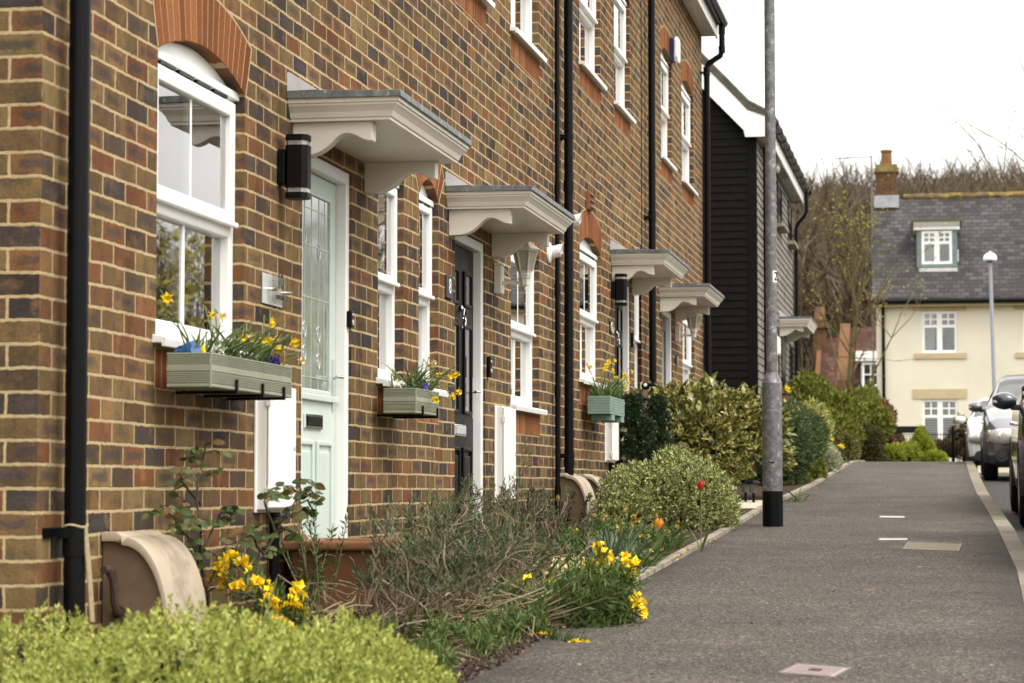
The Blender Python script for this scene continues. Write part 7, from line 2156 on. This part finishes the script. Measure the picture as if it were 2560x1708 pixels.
# big fresh shrubs in the garden beyond
y = 40
mass('large_shrub', 'large bright green shrub beside the black boarded house', 'shrub', [(at(2040, 1040, 41), (sz(62, 41), .8, sz(72, 41))), (at(2095, 1055, 41), (sz(60, 41), .8, sz(64, 41))), (at(2025, 985, 42), (sz(40, 42), .6, sz(34, 42))), (at(2060, 1100, 40), (sz(76, 40), .6, sz(60, 40)))], L['shrub'], 900, .10, .38, 100, 5, up=.6, tl=.06)
mass('green_shrub', 'green shrub right of the large bright one, before the red roofs', 'shrub', [(at(2145, 1060, 42), (sz(50, 42), .7, sz(56, 42))), (at(2165, 1015, 43), (sz(26, 43), .5, sz(36, 43))), (at(2185, 1070, 42), (sz(36, 42), .5, sz(46, 42)))], L['shrub'], 620, .09, .38, 110, 5, up=.6, tl=.06)
mass('red_leaved_shrub', 'red-leaved shrub against the cream house corner', 'shrub', [(at(2200, 1045, 45), (sz(26, 45), .4, sz(36, 45))), (at(2212, 1085, 45), (sz(18, 45), .4, sz(30, 45)))], L['redleaf'], 420, .09, .38, 120, 4)
mass('rounded_dark_shrub', 'rounded dark green shrub with brown base at the pavement end', 'shrub', [(at(2165, 1100, 40.5), (sz(38, 40.5), .45, sz(36, 40.5))), (at(2165, 1140, 40.5), (sz(42, 40.5), .4, sz(30, 40.5)))], leafmat('dark_bronze_leaf', [(.05, .07, .015), (.09, .11, .025), (.08, .045, .02), (.06, .05, .02)], .6, .2), 800, .05, .3, 130, 5)
mass('bronze_shrub', 'bronze and olive low shrub left of the pavement end', 'shrub', [(at(2110, 1130, 39), (sz(34, 39), .4, sz(40, 39))), (at(2125, 1100, 40), (sz(24, 40), .35, sz(36, 40)))], L['olive'], 500, .06, .35, 140, 4)
mass('gold_conifer', 'small bright gold-green conifer in front of the railing', 'conifer', [(at(2305, 1130, 43.5), (sz(27, 43.5), .25, sz(34, 43.5))), (at(2302, 1105, 43.5), (sz(12, 43.5), .15, sz(24, 43.5)))], L['limehedge'], 520, .06, .35, 150, 5, up=1.0)
mass('gold_hedge', 'low yellow-green hedge crossing the end of the pavement', 'hedge', [(at(2232, 1142, 43), (sz(30, 43), .3, sz(22, 43))), (at(2265, 1140, 43.2), (sz(36, 43), .3, sz(28, 43))), (at(2340, 1150, 43.2), (sz(22, 43), .25, sz(16, 43)))], L['limehedge'], 480, .06, .38, 160, 5, up=.8)
mass('brown_shrub', 'brownish shrub behind the railing beside the silver-white car', 'shrub', [(at(2410, 1105, 47.5), (sz(34, 47.5), .4, sz(46, 47.5))), (at(2360, 1130, 47), (sz(40, 47), .4, sz(26, 47)))], leafmat('brown_green_leaf', [(.10, .06, .035), (.14, .12, .04), (.16, .07, .045)], .6, .2), 420, .07, .35, 170, 4)
mass('dark_red_shrub', 'dim reddish shrub under the black board', 'shrub', [(at(2232, 1110, 46), (sz(26, 46), .35, sz(28, 46)))], leafmat('dim_red_leaf', [(.10, .045, .035), (.06, .055, .03), (.14, .07, .06)], .6, .2), 360, .07, .35, 175, 4)
# far daffodils by the pavement
def daffodil_patch(px, py, y, n, label):
    c = PY(px, py, y); t = thing('daffodil_clump', (c.x, y, g(y)), label, 'daffodils', 'daffodil clumps')
    b_ = np.zeros((40, 3)); b_[:, 0] = c.x + rng.normal(size=40)*.12; b_[:, 1] = y + rng.normal(size=40)*.1; b_[:, 2] = g(y)
    d = rng.normal(size=(40, 3))*.3; d[:, 2] = 1; blades('foliage', b_, d, rng.uniform(.25, .4, 40), .02, L['strap'], t, .5)
    for k in range(n):
        q = (c.x + rng.normal()*.14, y - .1 + rng.normal()*.08, c.z + rng.normal()*.07); a, e = petals('', q, (.2, -1, .1), 6, .05, .6, None, None, .2); leaves('flower', a, e, .05, .6, L['yellow'], t)
daffodil_patch(2085, 1115, 33.5, 6, 'yellow daffodils beside the pale silver-green bush')
# loose green leaves at the pavement edge by the lamp post
strap_clump('fallen_leaves', 'flattened green leaves lying on the pavement right of the lamp post', 'bulb foliage', [(1.40, 21.6), (1.43, 21.8)], .26, .018, 16, L['strap'], seed=47, spread=1.4, bend=.9)
# half-round baskets on the boarded house wall
def wall_basket(px, py, label):
    c = PX(px, py, bhx + .16); t = thing('wall_basket', (bhx, c.y, c.z), label, 'wall basket', 'coir lined wall baskets')
    m = MB(); V = []; K = 10
    for j, (rr, zz) in enumerate(((.26, .14), (.22, 0), (.12, -.12), (.03, -.17))):
        for i in range(K + 1): a = math.pi*i/K; V.append((bhx + .03 + rr*math.sin(a), c.y - rr*1.2*math.cos(a), c.z + zz))
    F = [(j*(K+1)+i, j*(K+1)+i+1, (j+1)*(K+1)+i+1, (j+1)*(K+1)+i) for j in range(3) for i in range(K)]
    m.add(V, F); m.build('coir_liner', plain('coir', (.20, .10, .045), .95, .3, 20, bmp=.5), t)
    m = MB(); m.tube([(bhx + .03 + .265*math.sin(a), c.y - .318*math.cos(a), c.z + .145) for a in np.linspace(0, math.pi, 12)], .012, 6); m.build('wire_rim', M['blackm'], t)
    p = np.stack([bhx + .14 + rng.normal(size=80)*.07, c.y + rng.normal(size=80)*.16, c.z + .16 + abs(rng.normal(size=80))*.05], 1)
    leaves('foliage', p, rng.normal(size=p.shape) + np.array([0, 0, .6]), .07, .5, L['olive'], t)
    for k in range(4):
        q = (bhx + .2 + rng.normal()*.06, c.y + rng.normal()*.15, c.z + .24 + rng.normal()*.03); a, e = petals('', q, (.4, -.8, .3), 6, .05, .7, None, None, .3); leaves('flower', a, e, .05, .7, L['yellow'], t)
wall_basket(1958, 1010, 'coir wall basket on the boarded house, half behind the lamp post')
wall_basket(1988, 1022, 'coir wall basket with yellow flowers at the far end of the boarded house')

# ------------------------------------------------------------------ flowers in the window boxes
def daffodil_flower(parent, p, axis, s, mat, name='flower'):
    a, b_ = petals('', tuple(p), axis, 6, .028*s, .62, None, None, .25)
    o = leaves(name, a, b_, .028*s, .62, mat, parent, jitter=.12)
    m = MB(); m.lathe([(.005*s, 0), (.009*s, .004*s), (.010*s, .016*s), (.014*s, .021*s), (.010*s, .018*s), (.004*s, .006*s)], tuple(p), 9, M=Vector(axis).to_track_quat('Z', 'Y').to_matrix().to_4x4())
    m.build('trumpet', L['yellow'] if mat is L['yellow'] else L['pale'], o, smooth=True)
def box_flowers(wb, nblade, blen, label, flowers, X=.15, lean=(.25, .35), extra=None, seed=0):
    y0, y1, x0, x1, z0, z1 = wb; rg_ = np.random.default_rng(seed)
    t = thing('daffodil_planting', ((x0+x1)/2, (y0+y1)/2, z1 - .02), label, 'daffodils', 'daffodils in the window boxes')
    n = nblade; b_ = np.zeros((n, 3)); b_[:, 0] = rg_.uniform(x0 + .03, x1 - .03, n); b_[:, 1] = rg_.uniform(y0 + .05, y1 - .04, n); b_[:, 2] = z1 - .03
    d = rg_.normal(size=(n, 3))*.38; d[:, 0] += lean[0]; d[:, 1] += lean[1]; d[:, 2] = 1
    blades('foliage', b_, d, rg_.uniform(.55, 1.15, n)*blen, .0105, L['strap'], t, .75)
    m = MB()
    for (px, py, kind, fx) in flowers:
        p = PX(px, py, fx); k = Vector((rg_.uniform(x0 + .05, x1 - .05), min(max(p.y - .12 + rg_.normal()*.03, y0 + .06), y1 - .05), z1 - .02))
        top = p + Vector((-.02, -.015, .028))
        m.tube([tuple(k), tuple(k.lerp(top, .5) + Vector((0, 0, .03))), tuple(top), tuple(p + Vector((-.008, -.004, .008)))], [.0034, .003, .0026, .002], 6, caps=False)
        daffodil_flower(t, p, (.55 + rg_.normal()*.2, -.55 + rg_.normal()*.3, -.25 + rg_.normal()*.2), (.88 + rg_.uniform(-.1, .12)) if kind != 's' else .75, L['pale'] if kind == 'p' else L['yellow'])
    m.build('stem', L['stemgreen'], t, smooth=True)
    # low leafy filling
    p = np.stack([rg_.uniform(x0 + .03, x1 - .02, 260), rg_.uniform(y0 + .04, y1 - .03, 260), z1 + abs(rg_.normal(size=260))*.022 - .015], 1)
    leaves('low_leaves', p, rg_.normal(size=p.shape) + np.array([0, 0, .5]), .022, .5, L['wall'], t)
    return t
def pansy(wb, f, mat, label, X=.2, s=1.0):
    y0, y1, x0, x1, z0, z1 = wb; y = y0 + (y1-y0)*f
    t = thing('viola', (X, y, z1), label, 'viola', 'violas in the window boxes')
    C = []; D = []
    for k in range(int(4*s)):
        a, e = petals('', (X + rng.normal()*.01, y + rng.normal()*.022*s, z1 + .012 + rng.uniform(0, .012)), (.7, -.6, .35), 5, .02, .95, None, None, .2); C.append(a); D.append(e)
    leaves('flower', np.concatenate(C), np.concatenate(D), .022, .95, mat, t)
    b_ = np.array([[X - .01, y, z1 - .02]]*6); leaves('foliage', b_, rng.normal(size=(6, 3)) + np.array([0, 0, .6]), .03, .5, L['wall'], t)
L['violet'] = leafmat('violet_petal', [(.045, .02, .22), (.08, .05, .34)], .6, .2)
box_flowers(WB1, 130, .24, 'drooping yellow daffodils and long leaves in the near window box',
    [(418, 746, 'y', .12), (528, 784, 's', .12), (553, 793, 'p', .12), (675, 806, 'y', .16), (607, 843, 'y', .18), (626, 842, 'p', .18), (657, 850, 'y', .2), (676, 855, 'y', .2), (690, 843, 'p', .18), (735, 855, 'y', .2), (696, 872, 'y', .21), (752, 903, 'p', .22)], seed=1)
box_flowers(WB2, 90, .24, 'green daffodil leaves with drooping yellow flowers in the short sage window box',
    [(1083, 906, 'p', .16), (1098, 936, 'y', .22), (1122, 944, 'y', .22), (1136, 936, 'y', .24), (1143, 934, 's', .24), (1146, 980, 'y', .26), (1128, 990, 'y', .25), (1087, 998, 'y', .25), (1070, 912, 'p', .18)], lean=(.2, .3), seed=2)
box_flowers(WB3, 150, .26, 'upright yellow daffodils in bloom in the blue-green window box',
    [(1473, 918, 'y', .12), (1535, 902, 'y', .15), (1517, 912, 'y', .15), (1512, 922, 'y', .15), (1530, 925, 'y', .17), (1542, 944, 'y', .18), (1560, 935, 'y', .2), (1566, 945, 'y', .2), (1578, 930, 'y', .2), (1560, 965, 'y', .22), (1568, 978, 'y', .22), (1555, 950, 'y', .2), (1520, 903, 'y', .15), (1570, 955, 'y', .2)], lean=(.05, .12), seed=3)
pansy(WB1, .16, L['white'], 'white viola at the left of the near window box front'); pansy(WB1, .83, L['violet'], 'dark violet viola near the right end of the near window box', s=1.6)
pansy(WB2, .20, L['white'], 'white viola at the left of the short sage window box', .13, 2.2); pansy(WB2, .55, L['violet'], 'violet viola among the leaves of the short sage window box')
# crumpled blue bag in the near box
t = thing('blue_bag', (.12, WB1[0] + .10, WB1[5] - .02), 'crumpled blue plastic bag stuffed in the near window box', 'bag')
rg_ = np.random.default_rng(77); m = MB(); V = []; K = 9
for i in range(K):
    for j in range(6):
        x = .075 + .10*i/(K-1); V.append((x + rg_.normal()*.004, WB1[0] + .03 + .06*j/5 + rg_.normal()*.006, WB1[5] - .012 + .050*math.sin(math.pi*(.15 + .7*i/(K-1)))*math.sin(math.pi*(.1 + .75*j/5)) + rg_.normal()*.005))
F = [(i*6+j, i*6+j+1, (i+1)*6+j+1, (i+1)*6+j) for i in range(K-1) for j in range(5)]
m.add(V, F); m.build('bag', plain('blue_plastic', (.006, .065, .20), .4, .2, 14), t)
p = ORG[t.name]; m = MB(); m.prism([(.15, WB1[5] - .01), (.185, WB1[5] - .01), (.178, WB1[5] + .03)], 'y', WB1[0] + .05, WB1[0] + .075); m.build('yellow_corner', L['yellow'], t)

# straw and dead stems lying over the near soil
m = MB()
for k in range(70):
    x, y = rng.uniform(.6, 1.2), rng.uniform(7.6, 9.6); an = rng.uniform(0, 6.28); l_ = rng.uniform(.06, .22)
    m.tube([(x, y, g(y) + .02 + rng.uniform(0, .02)), (min(1.24, x + l_*.5*math.cos(an)), y + l_*.5*math.sin(an), g(y) + .03 + rng.uniform(0, .03)), (min(1.27, x + l_*math.cos(an + .3)), y + l_*math.sin(an + .3), g(y) + .022)], .0022, 4, caps=False)
tag(m.build('dead_stems', plain('straw', (.22, .165, .095), .9, .25, 20)), 'pale dead stems lying on the soil at the near end of the bed', 'dead stems', kind='stuff')
# shrubbery across the junction, seen in the window panes
rg_ = np.random.default_rng(91)
p = np.stack([rg_.uniform(11, 60, 30000), np.zeros(30000), np.zeros(30000)], 1); p[:, 1] = 58 + .12*(p[:, 0] - 11) + rg_.uniform(0, 4, 30000)
p[:, 2] = .6 + rg_.uniform(0, 1, 30000)**.8 * (6.4 + 1.3*np.sin(p[:, 0]*.9) + .9*np.sin(p[:, 0]*2.3))
o = leaves('roadside_shrubbery', p, rg_.normal(size=p.shape) + np.array([0, 0, .4]), .24, .5, leafmat('olive_yellow_leaf', [(.20, .19, .05), (.36, .33, .09), (.52, .46, .14), (.26, .23, .07)], .6, .3), None)
tag(o, 'olive-yellow shrubbery across the street mirrored in the lower window panes', 'shrubbery', kind='stuff')

# scraps blown on the pavement
p = np.stack([rng.uniform(1.25, 3.0, 90), rng.uniform(7.5, 30, 90), np.zeros(90)], 1); p[:, 2] = [g(y) + .004 for y in p[:, 1]]
o = leaves('pavement_scraps', p, rng.normal(size=p.shape) * np.array([1, 1, .12]), .022, .4, L['dry'], None)
tag(o, 'tiny dry scraps and petals lying on the pavement', 'litter', kind='stuff')

# crumbled soil spilling over the pavement edge
n_ = 1500; y_ = rng.uniform(7.2, 10.8, n_); x_ = np.array([bx(y) for y in y_]) - abs(rng.normal(size=n_))*.10 + .05
p = np.stack([x_, y_, [g(y) + .008 for y in y_]], 1)
o = leaves('soil_crumbs', p, rng.normal(size=p.shape), .016, .9, leafmat('soil_crumb', [(.05, .036, .025), (.09, .065, .045), (.14, .11, .075)], .95, 0), None)
tag(o, 'soil crumbs spilling from the near bed onto the pavement edge', 'soil', kind='stuff')
sprigs('weed_tuft', 'scattered small green weeds along the near edge of the bed', 'ground cover', [(bx(y) - abs(rng.normal())*.10 - .03, y) for y in np.linspace(7.3, 9.3, 22)], .10, 4, .035, .3, L['wall'], 36, 3)
